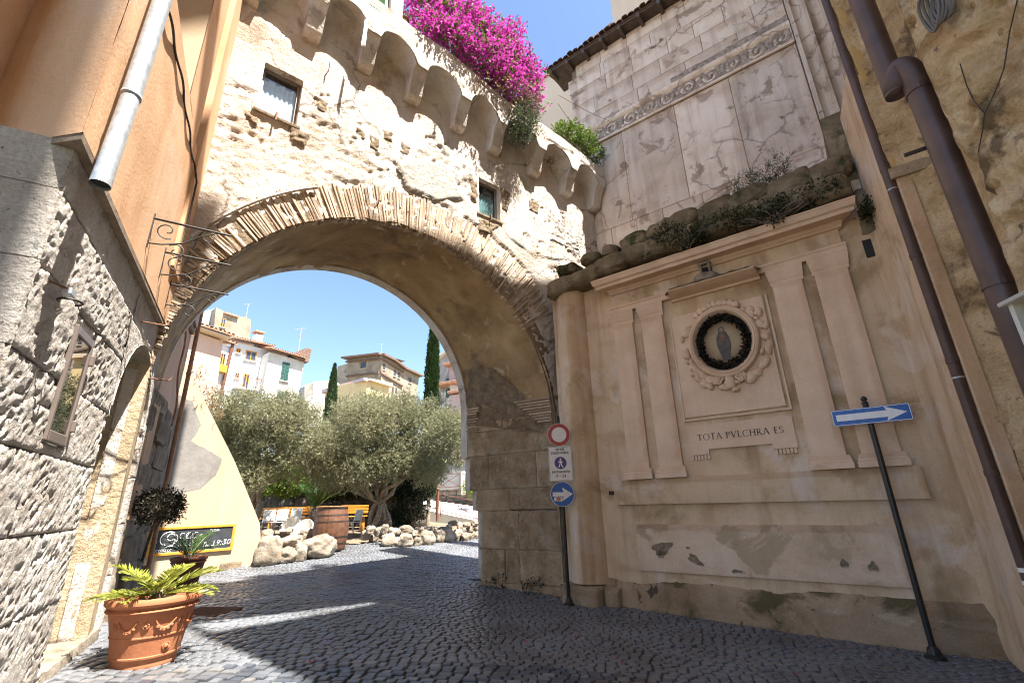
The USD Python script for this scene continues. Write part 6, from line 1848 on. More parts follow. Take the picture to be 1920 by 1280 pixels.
# ---------------------------------------------------------------- trees
def spray(centres, radii, n, rng, leaf, width, shell=.55, outward=.8, per=7, up=0.0, face=None):
    """leaf sprays in a set of ellipsoids, denser towards their skins, with uneven outline"""
    vol = np.prod(radii, 1) ** .75
    ci = rng.choice(len(centres), n // per, p=vol / vol.sum())
    d = rng.normal(size=(len(ci), 3))
    d /= np.linalg.norm(d, axis=1, keepdims=True)
    r = (shell + (1 - shell) * rng.random(len(ci)) ** .6) * (1 + .28 * fb(d * 1.3 + ci[:, None] * 5.1, 1.6, 3, 3))
    p = centres[ci] + d * r[:, None] * radii[ci]
    tw_ = d + rng.normal(0, .6, d.shape) + [0, 0, up]
    tw_ /= np.linalg.norm(tw_, axis=1, keepdims=True)
    s = rng.random((len(ci), per))
    lp_ = p[:, None] + tw_[:, None] * (s[..., None] * leaf * 3.2)
    ld_ = tw_[:, None] * outward + rng.normal(0, .75, (len(ci), per, 3))
    return leaves(lp_.reshape(-1, 3), ld_.reshape(-1, 3), leaf * rng.uniform(.7, 1.25, len(ci) * per), width, rng, up=face), p


def limb(a, b, r0_, r1_, rng, wob=.12, n=9):
    t = np.linspace(0, 1, n)[:, None]
    L_ = np.linalg.norm(np.asarray(b) - a)
    ph = rng.uniform(0, 9, 3)
    pts = np.asarray(a) * (1 - t) + np.asarray(b) * t + wob * L_ * np.sin(t * np.pi) * np.stack([np.sin(t[:, 0] * 4 + ph[0]), np.sin(t[:, 0] * 5 + ph[1]), .5 * np.sin(t[:, 0] * 4 + ph[2])], 1)
    rr_ = np.linspace(r0_, r1_, n) * (1 + .12 * np.sin(np.arange(n) * 2.1 + ph[0]))
    m = tube(pts, rr_, 9)
    return (m[0] + .12 * r0_ * np.stack([fb(m[0], 9, 3, 1), fb(m[0], 9, 3, 2), fb(m[0], 9, 3, 3)], 1), m[1])


def olive(base, heads, lab, seed, nleaf, trunk_h, spread):
    rng = np.random.default_rng(seed)
    t = thing('olive_tree', lab, 'tree', base)
    C_ = np.array([h_[:3] for h_ in heads])
    R_ = np.array([h_[3:] for h_ in heads])
    fork = np.asarray(base) + [0, 0, trunk_h]
    strands = []
    for k in range(6):
        a = 2 * np.pi * k / 6 + rng.uniform(-.3, .3)
        strands.append(limb(np.asarray(base) + [spread * math.cos(a), spread * math.sin(a), -.1], fork + [.12 * math.cos(a + .6), .12 * math.sin(a + .6), rng.uniform(-.1, .1)], .11, .085, rng, .12, 8))
    part(t, 'trunk', cat(strands), 'pale_bark', smooth=True)
    for c, r in zip(C_, R_):
        if rng.random() < .75:
            mid_ = fork * .5 + c * .5 + rng.normal(0, .1, 3)
            part(t, 'branch', cat([limb(fork, mid_, .08, .05, rng, .14), limb(mid_, c + [0, 0, .2 * r[2]], .05, .012, rng, .14)]), 'pale_bark', smooth=True)
    m, tips_ = spray(C_, R_, nleaf, rng, .10, .030, shell=.35, up=.25, face=(-.35, .25, .55))
    part(t, 'crown', m, 'olive_leaf')
    return t


def heads_from(px, depth, n, rng, jd=.9):
    """clump centres for a crown whose outline spans the given rows and columns at that distance"""
    out = []
    depth = depth * GS
    for x, y, w, h_ in px:
        c = at_depth(x, y, depth + rng.uniform(-jd, jd))
        m_ = depth / FPX
        out.append((*c, w * m_ / 2, max(w, h_) * m_ / 2, h_ * m_ / 2))
    return out


rng = np.random.default_rng(81)
o1 = stand(474, 13.6)
hd = heads_from([(430, 800, 70, 70), (470, 770, 80, 60), (520, 790, 90, 80), (560, 800, 80, 90), (440, 850, 80, 80), (500, 845, 90, 80), (560, 860, 80, 80), (415, 765, 45, 50), (590, 850, 40, 60), (470, 895, 60, 45), (540, 760, 50, 45), (405, 800, 40, 60), (455, 830, 60, 60)], 13.4, 0, rng)
olive(o1, hd, 'silvery olive tree rising just behind the sloping buttress', 82, 62000, 1.5, .26)
o2 = stand(712, 14.0)
hd = heads_from([(640, 830, 80, 90), (690, 790, 90, 80), (740, 800, 90, 90), (790, 800, 80, 90), (830, 820, 60, 80), (620, 880, 60, 70), (670, 870, 90, 80), (740, 860, 90, 70), (800, 870, 80, 70), (845, 800, 45, 60), (700, 760, 60, 40), (760, 760, 60, 40), (610, 830, 40, 60), (650, 775, 50, 45), (850, 850, 40, 40), (820, 765, 40, 40)], 13.8, 0, rng, 1.0)
olive(o2, hd, 'spreading silvery olive tree with gnarled trunk right of the barrel', 83, 82000, 1.15, .42)


def cypress(base, h_, r, lab, seed, n, bare=0.0):
    rng = np.random.default_rng(seed)
    t = thing('cypress_tree', lab, 'tree', base)
    part(t, 'trunk', tube([np.asarray(base) + [0, 0, -.2], np.asarray(base) + [0, 0, h_ * .9]], [.10, .03], 8), 'pale_bark', smooth=True)
    s = rng.random(n) ** .85
    prof = np.interp(s, [0, .06, .3, .7, .9, 1], [.55, .9, 1.0, .72, .34, .04])
    a = rng.uniform(0, 2 * np.pi, n)
    lob = 1 + .34 * fb(np.stack([np.cos(a) * 1.4, np.sin(a) * 1.4, s * h_ * .9], 1), 1.6, 4, seed)
    rr_ = r * prof * lob * (.45 + .55 * rng.random(n) ** .4)
    p = np.asarray(base) + np.stack([rr_ * np.cos(a), rr_ * np.sin(a), bare + s * (h_ - bare)], 1)
    d = np.stack([np.cos(a) * .35, np.sin(a) * .35, 1 + 0 * a], 1) + rng.normal(0, .28, (n, 3))
    part(t, 'crown', leaves(p, d, rng.uniform(.10, .22, n), .05, rng), 'cypress_leaf')


cy1 = stand(803, 16.4)
cypress(cy1, zat(cy1, 585) - cy1[2], .36, 'tall slim dark cypress standing between the stone palace and the grey house', 84, 26000, 1.3)
cy2 = stand(600, 27)
cypress(cy2, zat(cy2, 683) - cy2[2], .52, 'smaller cypress between the white house and the yellow house', 85, 12000, 1.0)


def shrub(name, lab, heads, mat, n, leaf, width, seed, cat_='shrub', up=.3, stem=True, group=None, shell=.35):
    rng = np.random.default_rng(seed)
    C_ = np.array([h_[:3] for h_ in heads])
    R_ = np.array([h_[3:] for h_ in heads])
    b_ = np.array([*C_[:, :2].mean(0), (C_[:, 2] - R_[:, 2]).min()])
    t = thing(name, lab, cat_, b_, group=group)
    m, tips_ = spray(C_, R_, n, rng, leaf, width, shell=shell, up=up)
    part(t, 'foliage', m, mat)
    if stem:
        part(t, 'stems', cat([limb(b_ + rng.normal(0, .05, 3), C_[i] + rng.normal(0, .3, 3) * R_[i], .012, .004, rng, .1, 6) for i in range(len(C_)) for _ in range(5)]), 'bark')
    return t


rng = np.random.default_rng(86)
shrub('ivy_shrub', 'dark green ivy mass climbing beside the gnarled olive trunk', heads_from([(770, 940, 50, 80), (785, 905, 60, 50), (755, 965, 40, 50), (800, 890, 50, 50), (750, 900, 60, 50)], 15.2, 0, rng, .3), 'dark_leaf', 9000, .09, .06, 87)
shrub('garden_shrub', 'bright green shrub behind the leaning limb of the left olive', heads_from([(525, 890, 50, 35), (545, 905, 50, 30), (510, 905, 40, 30)], 16.2, 0, rng, .3), 'fresh_leaf', 7000, .11, .07, 88)
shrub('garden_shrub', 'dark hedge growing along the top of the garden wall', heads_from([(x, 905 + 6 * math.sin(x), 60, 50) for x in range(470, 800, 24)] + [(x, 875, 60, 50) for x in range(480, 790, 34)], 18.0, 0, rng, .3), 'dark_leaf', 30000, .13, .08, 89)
shrub('garden_shrub', 'leafy shrub filling the gap under the right olive crown', heads_from([(650, 905, 50, 40), (680, 900, 40, 40), (735, 905, 60, 40), (625, 910, 40, 40)], 16.6, 0, rng, .3), 'dark_leaf', 12000, .12, .08, 90)
shrub('garden_shrub', 'low yellowish shrub on the slope by the railing', heads_from([(890, 905, 26, 30), (880, 915, 20, 20)], 21, 0, rng, .2), 'fresh_leaf', 1500, .10, .05, 91)
pb = stand(589, 15.3)
pl_t = thing('palm', 'young palm with a yellow green heart between the two olives', 'palm', pb)
rng = np.random.default_rng(92)
for k in range(22):
    part(pl_t, 'frond', frond(pb + [0, 0, .75], 360 * k / 22 + rng.uniform(-8, 8), rng.uniform(50, 84), rng.uniform(1.0, 1.7), rng.uniform(.5, 1.2), rng, n=26, lw=.03, ll=.34), 'palm_leaf')
part(pl_t, 'trunk', stone(pb + [0, 0, .45], (.16, .16, .5), 3, amp=.2), 'bark', smooth=50)

# flowers and shrubs on the arch
rng = np.random.default_rng(93)


def ahead(px, dd, m_=11.3 / FPX):
    out = []
    for (x, y, w, h_), d in zip(px, dd):
        u, z = A.hit(x, y, d)
        c = A.p(u, d, z)
        out.append((*c, w * m_ / 2, w * m_ / 2.4, h_ * m_ / 2))
    return out


bo = [(800, 15, 80, 70), (845, 35, 90, 80), (890, 65, 90, 80), (930, 90, 90, 80), (960, 120, 80, 70), (985, 155, 60, 60), (900, 110, 90, 60), (850, 80, 70, 60), (805, 55, 60, 50), (940, 150, 80, 60), (1000, 130, 35, 40), (1000, 190, 40, 40), (960, 60, 40, 40), (880, 20, 60, 30)]
bd_ = [-.1, .1, 0, .15, .1, .2, .35, .35, .3, .35, .1, .25, -.1, -.1]
bv = ahead(bo, bd_)
tb = shrub('bougainvillea', 'sprawling magenta bougainvillea in full bloom along the arch parapet', bv, 'bract', 21000, .06, .05, 94, cat_='flowering shrub', shell=.25, up=.2)
m, _ = spray(np.array([b_[:3] for b_ in bv]), np.array([b_[3:] for b_ in bv]) * 1.0, 11000, np.random.default_rng(95), .06, .035, shell=.1)
part(tb, 'green_leaves', m, 'fresh_leaf')
m, _ = spray(np.array([b_[:3] for b_ in bv]), np.array([b_[3:] for b_ in bv]) * 1.22, 1500, np.random.default_rng(96), .055, .045, shell=.8, per=5)
part(tb, 'bracts', m, 'bract')
trail = ahead([(960, 175, 60, 40), (985, 200, 50, 40), (925, 165, 60, 30)], [.45, .48, .45])
m, _ = spray(np.array([b_[:3] for b_ in trail]), np.array([b_[3:] for b_ in trail]), 1500, np.random.default_rng(97), .05, .03, shell=.2, up=-.4)
part(tb, 'trailing_twigs', m, 'dry_twig')
shrub('hanging_shrub', 'grey green shrub hanging over the parapet below the bougainvillea', ahead([(985, 205, 46, 40), (975, 225, 40, 40), (990, 235, 36, 40), (975, 252, 26, 26)], [.42, .5, .5, .5]), 'grey_leaf', 6500, .055, .014, 98, up=-.35)
shrub('parapet_shrub', 'bright yellow green shrub on the low end of the parapet by the marble wall', ahead([(1070, 255, 50, 36), (1095, 268, 46, 34), (1112, 290, 34, 30), (1055, 245, 30, 20)], [.25, .3, .4, .2]), 'fresh_leaf', 4800, .055, .034, 99)
kk = A.p(-3.55, .2, 10.3)
ct_ = thing('cactus_pot', 'small clay pot with a prickly green plant at the left end of the bougainvillea', 'potted plant', kk)
part(ct_, 'pot', move(pot_mesh(.22, .13, .09, 20), kk), 'terracotta_dark', smooth=35)
rng = np.random.default_rng(101)
for k in range(7):
    part(ct_, 'pad', move(rotz(stone((0, 0, .30 + .03 * (k % 3)), (.055, .018, .10), k, amp=.1, tilt=rng.uniform(-35, 35)), k * 51), kk), 'dark_leaf', smooth=True)
# growth on the ledge of the shrine


def fhead(px, dd, m_=8.2 / FPX):
    out = []
    for (x, y, w, h_), d in zip(px, dd):
        u, z = Fp.hit(x, y, d)
        c = Fp.p(u, d, z)
        out.append((*c, w * m_ / 2, .14, h_ * m_ / 2))
    return out


shrub('ledge_plant', 'low dark trailing plant on the left part of the stone ledge', fhead([(1255, 440, 50, 26), (1290, 447, 50, 26), (1315, 432, 30, 16)], [.40, .42, .38]), 'moss_leaf', 1900, .04, .02, 102, group='wild plants on the shrine ledge')
shrub('ledge_plant', 'mossy trailing plant in the middle of the stone ledge above the picture', fhead([(1370, 412, 60, 18), (1410, 405, 60, 24), (1450, 398, 50, 34), (1490, 380, 60, 20), (1540, 358, 60, 18)], [.40, .40, .44, .40, .40]), 'moss_leaf', 3000, .04, .02, 103, group='wild plants on the shrine ledge')
shrub('ledge_plant', 'upright bushy weed with thin spikes against the marble slabs', fhead([(1405, 350, 46, 40), (1435, 345, 40, 60), (1460, 325, 28, 60), (1385, 368, 40, 24), (1475, 345, 34, 40), (1430, 375, 70, 30)], [-.25, -.25, -.25, -.2, -.25, -.1]), 'grey_leaf', 3400, .06, .010, 104, group='wild plants on the shrine ledge', up=1.2)
shrub('ledge_plant', 'green tuft growing from the block beside the thin brown pipe', fhead([(1645, 392, 46, 20), (1665, 380, 36, 22)], [.1, .1]), 'moss_leaf', 1500, .045, .025, 105, group='wild plants on the shrine ledge')
shrub('ledge_plant', 'little weed in the joint at the left end of the stone ledge', fhead([(1050, 508, 14, 14), (1080, 470, 16, 12)], [.3, .1]), 'moss_leaf', 260, .04, .02, 106, group='wild plants on the shrine ledge', stem=False)
shrub('pier_weed', 'dark weeds and moss at the foot of the tuff pier', [(*J.p(JL - .55, .06, .12), .22, .12, .10), (*J.p(JL - 1.3, .06, .16), .16, .10, .09)], 'moss_leaf', 900, .035, .016, 107, stem=False)
shrub('buttress_weed', 'dry grass and weeds along the sloping top of the buttress', [(*BT.p(-2.14, -.3, 4.74), .15, .2, .25), (*BT.p(-1.82, -.3, 4.3), .15, .2, .28), (*BT.p(-1.57, -.3, 3.86), .12, .2, .2)], 'dry_twig', 1400, .10, .012, 108, stem=False, up=1.0)
# the little stone bell turret on the canopy
tur = thing('bell_turret', 'small whitish stone turret standing on the canopy over the picture', 'ornament', Fp.p(2.38, .12, 4.93))
zt_ = 4.92
part(tur, 'dome', Fp.tf(stone((2.36, .13, zt_ + .05), (.2, .13, .10), 4, amp=.1, flat=.6)), 'limestone', smooth=50)
part(tur, 'base_slab', Fp.tf(rough_block(2.13, 2.56, zt_ - .02, zt_ + .03, .0, .26, res=.04, amp=.012, er=.02, seed=4)), 'limestone', smooth=50)
part(tur, 'pier', Fp.box(2.29, 2.325, .06, .18, zt_ + .1, zt_ + .30, .005), 'limestone')
part(tur, 'pier', Fp.box(2.425, 2.46, .06, .18, zt_ + .1, zt_ + .30, .005), 'limestone')
part(tur, 'roof', Fp.box(2.27, 2.48, .05, .2, zt_ + .30, zt_ + .345, .012), 'limestone')
part(tur, 'knob', Fp.tf(stone((2.37, .12, zt_ + .37), (.03, .03, .04), 2, amp=.1)), 'limestone', smooth=True)
part(tur, 'dark_hollow', Fp.box(2.325, 2.425, .075, .09, zt_ + .12, zt_ + .30), 'dark_inside')
cw = [Fp.p(-.45 + .02 * k, .28, 4.35 + .12 * math.sin(k * .55) - .0 * k) for k in range(12)]
solo('hanging_wires', tube([A.p(.35, .06, 4.9), A.p(.40, .09, 4.45), A.p(.46, .1, 4.25), A.p(.6, .1, 4.14), A.p(.74, .1, 4.16), A.p(.86, .1, 4.3)], .008, 5), 'cable_grey', 'loose loop of grey wire on the arch wall beside the column', 'wire', smooth=True)
solo('hanging_wires', tube([A.p(.30, .06, 4.85), A.p(.24, .09, 4.3), A.p(.16, .1, 3.95), A.p(.14, .1, 3.8)], .008, 5), 'cable_grey', 'loose grey wire end dangling at the edge of the arch', 'wire', smooth=True)
for u, z, lab in ((-3.72, 6.28, 'short rusty iron spike over the crown of the arch'), (-1.62, 6.1, 'rusty iron spike over the right haunch of the arch'), (-4.75, 8.45, 'thin rusty spike in the plaster right of the large window')):
    solo('iron_spike', tube([A.p(u, -.02, z), A.p(u + .02, .10, z + .02), A.p(u + .02, .11, z + .22)], .008, 5), 'rusty_iron', lab, 'spike', smooth=True)
rg = [A.p(-4.32, .46, 9.62), A.p(-4.33, .5, 9.3), A.p(-4.34, .5, 8.95)]
solo('hanging_rag', cat([tube([a_ + [.02 * k, 0, 0] for a_ in rg], [.006, .012, .02], 5) for k in (-1, 0, 1)]), 'sign_white', 'pale frayed rag hanging from the parapet left of the shutter', 'rag')
for (a_, b_, lab) in ((A.p(.6, .4, 11.2), Fu.p(.75, .05, 11.05), 'thin rope stretched from the bougainvillea to the marble wall'), (A.p(.55, .4, 10.9), Fu.p(.2, .05, 10.2), 'second thin rope slung low from the bougainvillea to the wall')):
    solo('rope', tube([a_, (a_ + b_) / 2 - [0, 0, .05], b_], .007, 4), 'copper_paint', lab, 'rope')

# ================================================================ ramp, railings and walls beyond the garden
rp = [at_depth(905, 978, 18.6 * GS), at_depth(785, 953, 20.4 * GS), at_depth(700, 936, 23 * GS), at_depth(700, 925, 26 * GS), at_depth(785, 934, 23.6 * GS), at_depth(905, 951, 21.6 * GS)]
v = np.array(rp)
nr = 14
t_ = np.linspace(0, 1, nr)
loA = np.array([np.interp(t_, [0, .5, 1], [p_[i] for p_ in rp[:3]]) for i in range(3)]).T
hiA = np.array([np.interp(t_, [0, .5, 1], [p_[i] for p_ in rp[5:2:-1]]) for i in range(3)]).T
bot = loA - [0, 0, .9]
vv = np.stack([bot, loA, hiA, hiA - [0, 0, 1.5]], 1).reshape(-1, 3)
_, q = grid(nr, 4)
solo('ramp', (vv, tri(q)), 'path_pale', kind='structure')


def rail_panel(a, b, hgt, lab, base_drop=.15, posts=True, cross=True, thick=.02):
    """a steel railing with crossed bars from a to b (points on its foot)"""
    a, b = np.asarray(a), np.asarray(b)
    t = thing('railing', lab, 'railing', (a + b) / 2, group=None)
    up_ = np.array([0, 0, hgt])
    lo = np.array([0, 0, .12])
    part(t, 'top_bar', tube([a + up_, b + up_], thick, 6), 'rail_paint')
    part(t, 'bottom_bar', tube([a + lo, b + lo], thick, 6), 'rail_paint')
    if cross:
        part(t, 'cross_bar', tube([a + up_, b + lo], thick * .8, 6), 'rail_paint')
        part(t, 'cross_bar', tube([a + lo, b + up_], thick * .8, 6), 'rail_paint')
    for p_ in (a, b):
        part(t, 'post', tube([p_ - [0, 0, base_drop], p_ + up_], thick * 1.1, 6), 'rail_paint')
    return t


def pxz(x, y, d):
    return at_depth(x, y, d * GS)


P0 = pxz(820, 968, 18.4)
po = thing('railing_post', 'stout red brown steel post at the bend of the railing', 'post', P0)
part(po, 'shaft', tube([P0 - [0, 0, .2], [P0[0], P0[1], pxz(820, 917, 18.4)[2]]], .065, 10), 'rail_paint', smooth=True)
part(po, 'cap', move(lathe([(.085, 0), (.09, .03), (.06, .06), (0, .08)], 12), (P0[0], P0[1], pxz(820, 917, 18.4)[2])), 'rail_paint', smooth=True)
ra, rb = pxz(826, 962, 18.5), pxz(896, 978, 17.6)
hh = pxz(826, 926, 18.5)[2] - ra[2]
rail_panel(ra, rb, hh, 'red brown railing panel with crossed bars right of the stout post')
ra, rb = pxz(783, 952, 19.6), pxz(817, 958, 18.6)
rail_panel(ra, rb, hh, 'railing panel left of the stout post, partly behind the cypress trunk')
ra, rb = pxz(822, 918, 24), pxz(862, 915, 23.4)
h2_ = pxz(822, 890, 24)[2] - ra[2]
rail_panel(ra, rb, h2_, 'upper red brown railing with a cross beside the white stone post', thick=.026)
ra, rb = pxz(874, 925, 22.6), pxz(900, 924, 22)
rail_panel(ra, rb, h2_ * 1.05, 'upper railing right of the white stone post', thick=.026)
P1 = pxz(869, 924, 22.8)
wp = thing('stone_post', 'white stone post with a rounded top between the upper railings', 'post', P1)
zt1 = pxz(869, 883, 22.8)[2]
part(wp, 'shaft', move(box(-.13, .13, -.13, .13, -.1, zt1 - P1[2] - .08, .02), P1), 'house_worn')
part(wp, 'head', (lambda m: (m[0] + [P1[0], P1[1], zt1 - .09], m[1]))(stone((0, 0, 0), (.15, .15, .1), 1, amp=.05)), 'house_worn', smooth=True)
# retaining wall under the upper railings
wa, wb = pxz(806, 924, 24.2), pxz(910, 930, 22.2)
wf, wl_ = frame2(wa, wb)
rt = thing('ramp_wall', 'sunlit rubble retaining wall above the ramp, under the upper railings', 'wall', wf.p(wl_ / 2, 0, 1.5))
rng = np.random.default_rng(111)
ztopw = pxz(840, 919, 23.5)[2]
z = .6
while z < ztopw - .05:
    h_ = min(rng.uniform(.16, .28), ztopw - z)
    u = 0
    while u < wl_:
        w = rng.uniform(.25, .6)
        part(rt, 'wall_stone', wf.tf(rough_block(u, u + w - .02, z, z + h_ - .015, -.3, rng.uniform(-.02, .04), res=.12, amp=.03, er=.04, seed=int(rng.integers(999)))), 'limestone', smooth=50)
        u += w
    z += h_
part(rt, 'coping', wf.box(0, wl_, -.5, .08, ztopw - .01, ztopw + .08, .01), 'limestone')
part(rt, 'terrace', wf.box(0, wl_ + 3, -9, -.45, .3, ztopw + .02), 'path_pale')
# grey wall and brick wall with a pale arch behind the upper railings
wf2, wl2 = frame2(pxz(790, 900, 30), pxz(925, 900, 28))
gy = thing('terrace_wall', 'dark grey plaster wall behind the upper railings', 'wall', wf2.p(2, 0, 3))
zg = pxz(850, 868, 29)[2]
part(gy, 'wall', wf2.box(-1, wl2 + 1, -.4, 0, 1, zg), 'house_grey')
part(gy, 'coping', wf2.box(-1, wl2 + 1, -.45, .05, zg, zg + .1, .01), 'limestone')
wf3, wl3 = frame2(pxz(835, 860, 36), pxz(925, 860, 33))
bw = thing('brick_wall', 'grey brown brick wall with a pale stone arch, far right through the gateway', 'wall', wf3.p(1, 0, 5))
zb1, zb0 = pxz(870, 775, 34.5)[2], pxz(870, 880, 34.5)[2]
uA, zA = wf3.hit(858, 858)
ra_ = .55
arch_o = sg.Polygon([(uA + (ra_ + .28) * math.cos(a), zA + (ra_ + .28) * math.sin(a)) for a in np.linspace(0, np.pi, 25)] + [(uA - ra_ - .28, zA - 1.6), (uA + ra_ + .28, zA - 1.6)])
arch_i = sg.Polygon([(uA + ra_ * math.cos(a), zA + ra_ * math.sin(a)) for a in np.linspace(0, np.pi, 25)] + [(uA - ra_, zA - 1.7), (uA + ra_, zA - 1.7)])
look('far_brick', {'g': ('geometry', {}), 'm': ('mapping', {'rotation': (rad(90), 0, rad(90 - wf3.az))}), 'b': ('brick_texture', {'color1': (0.20, 0.15, 0.12), 'color2': (0.30, 0.24, 0.19), 'mortar': (0.36, 0.32, 0.28), 'scale': 1.0, 'mortar_size': 0.014, 'brick_width': 0.32, 'row_height': 0.11}), 'p': ('principled_bsdf', {'roughness': 0.9}),
                   'x': ('combine_xyz', {}), 's': ('separate_xyz', {})}, [('g.position', 's.vector'), ('s.x', 'x.x'), ('s.z', 'x.y'), ('x.vector', 'b.vector'), ('b.color', 'p.base_color')])
part(bw, 'wall', wf3.tf(prism(sg.box(-.6, 1, wl3 + 1, zb1).difference(arch_i), -.5, 0)), 'far_brick')
n_v = 13
for k in range(n_v):
    a0_, a1_ = math.pi * k / n_v + .01, math.pi * (k + 1) / n_v - .01
    pts = [(uA + r_ * math.cos(a), zA + r_ * math.sin(a)) for r_, a in ((ra_, a0_), (ra_ + .28, a0_), (ra_ + .28, a1_), (ra_, a1_))]
    part(bw, 'arch_stone', wf3.tf(prism(pts, -.45, .06)), 'house_cream')
for s in (-1, 1):
    x0_ = uA + s * (ra_ + .14)
    part(bw, 'arch_jamb', wf3.box(x0_ - .14, x0_ + .14, -.45, .06, zA - 1.6, zA - .02), 'house_cream')
part(bw, 'dark_opening', wf3.box(uA - ra_ - .1, uA + ra_ + .1, -.7, -.55, zA - 2, zA + ra_ + .1), 'dark_inside')

# ================================================================ houses on the hill
def hframe(x, y, d, az):
    q_ = at_depth(x, y, d)
    return Fr(q_[0], q_[1], az)


def window(h_, fr, pts, kind='dark', frame_mat='frame_wood', d=0.0, closed=False):
    """an opening whose picture corners are given: frame, pane, sill, and shutters if it has them"""
    U_, Z_ = zip(*[fr.hit(x, y) for x, y in pts])
    u0_, u1_, z0_, z1_ = min(U_), max(U_), min(Z_), max(Z_)
    # the corners lean in the picture: use the mean sides
    sU = sorted(U_)
    u0_, u1_ = (sU[0] + sU[1]) / 2, (sU[2] + sU[3]) / 2
    sZ = sorted(Z_)
    z0_, z1_ = (sZ[0] + sZ[1]) / 2, (sZ[2] + sZ[3]) / 2
    w = u1_ - u0_
    if kind == 'shutter':
        s = part(h_, 'shutter', fr.box(u0_, (u0_ + u1_) / 2 - .02, .03, .09, z0_, z1_, .01), frame_mat)
        s2 = part(h_, 'shutter', fr.box((u0_ + u1_) / 2 + .02, u1_, .03, .09, z0_, z1_, .01), frame_mat)
        for ss, (a, b) in ((s, (u0_, (u0_ + u1_) / 2 - .02)), (s2, ((u0_ + u1_) / 2 + .02, u1_))):
            n_ = int((z1_ - z0_) / .14)
            part(ss, 'slats', cat([fr.box(a + .07, b - .07, .09, .115, z0_ + .08 + .14 * k, z0_ + .16 + .14 * k) for k in range(max(1, n_ - 1))]), frame_mat)
        part(h_, 'sill', fr.box(u0_ - .1, u1_ + .1, 0, .14, z0_ - .1, z0_ - .005, .01), 'house_worn')
        return
    t_w = min(.09, w * .12)
    fm = part(h_, 'window', fr.tf(cat([box(u0_, u0_ + t_w, -.02, .05, z0_, z1_), box(u1_ - t_w, u1_, -.02, .05, z0_, z1_), box(u0_ + t_w, u1_ - t_w, -.02, .05, z1_ - t_w, z1_), box(u0_ + t_w, u1_ - t_w, -.02, .05, z0_, z0_ + t_w), box((u0_ + u1_) / 2 - .03, (u0_ + u1_) / 2 + .03, -.02, .045, z0_ + t_w, z1_ - t_w)])), frame_mat)
    part(fm, 'pane', fr.box(u0_ + t_w, u1_ - t_w, -.01, .012, z0_ + t_w, z1_ - t_w), 'far_pane')
    part(h_, 'sill', fr.box(u0_ - .1, u1_ + .1, 0, .14, z0_ - .1, z0_ - .005, .01), 'house_worn')


plain('far_pane', (0.05, 0.06, 0.085), 0.12, var=0.3, sc=1.0)


def wallpoly(h_, fr, pts, mat, depth, name='wall'):
    p_ = [fr.hit(x, y) for x, y in pts]
    part(h_, name, fr.tf(prism(p_, -depth, 0)), mat)


def tiles(h_, fr, a, b, over, depth, mat='roof_tile', rise=.25, pitch=.22, name='roof'):
    """a tiled roof edge between two picture points: bed, eave board and a row of cover tiles"""
    (u0_, z0_), (u1_, z1_) = fr.hit(*a), fr.hit(*b)
    n_ = max(3, int(abs(u1_ - u0_) / pitch))
    sl_ = (z1_ - z0_) / (u1_ - u0_)
    vv = []
    for u_, z_ in ((u0_, z0_), (u1_, z1_)):
        vv += [(u_, over, z_), (u_, over, z_ + .07), (u_, -depth, z_ + .07 + rise * depth), (u_, -depth, z_ + rise * depth)]
    f = tri([(0, 1, 5, 4), (1, 2, 6, 5), (2, 3, 7, 6), (3, 0, 4, 7), (0, 3, 2, 1), (4, 5, 6, 7)])
    rf_ = part(h_, name, fr.tf((np.array(vv), f)), mat)
    ms = []
    for k in range(n_):
        u_ = u0_ + (u1_ - u0_) * (k + .5) / n_
        z_ = z0_ + sl_ * (u_ - u0_) + .07
        a_ = np.linspace(0, np.pi, 5)
        ring_ = np.stack([u_ + .42 * pitch * np.cos(a_), over + .03 + 0 * a_, z_ + .34 * pitch * np.sin(a_)], 1)
        back_ = ring_ + [0, -depth - over, rise * (depth + over)]
        ms.append((np.vstack([ring_, back_]), tri([(i, i + 1, 5 + i + 1, 5 + i) for i in range(4)])))
    for m_ in ms[:60]:
        part(rf_, 'tile', fr.tf(m_), mat, smooth=True)
    return rf_


def antenna(h_, base, hgt, lab, nbar=6):
    t = thing('roof_antenna', lab, 'antenna', base)
    b_ = np.asarray(base)
    part(t, 'mast', tube([b_, b_ + [0, 0, hgt]], .035, 5), 'antenna_grey')
    part(t, 'boom', tube([b_ + [-.6, .1, hgt - .1], b_ + [.5, -.1, hgt - .02]], .022, 4), 'antenna_grey')
    for k in range(nbar):
        s = -.55 + k * .19
        c = b_ + [s, -.17 * s, hgt - .08 + .04 * s]
        part(t, 'rod', tube([c - [.06, .3, 0], c + [.06, .3, 0]], .012, 4), 'antenna_grey')


# pink house just through the arch
f1 = hframe(385, 700, 24, 25)
h1 = thing('pink_house', 'pink plaster house with a tiled eave, nearest beyond the arch on the left', 'house', f1.p(0, 0, 3))
wallpoly(h1, f1, [(348, 615), (418, 640), (399, 780), (330, 780)], 'house_pink', 6)
part(h1, 'eave_board', f1.tf((lambda a, b: prism([a, b, (b[0], b[1] + .1), (a[0], a[1] + .1)], -.3, .45))(f1.hit(345, 612), f1.hit(424, 638))), 'house_cream')
tiles(h1, f1, (343, 607), (428, 634), .55, 3)
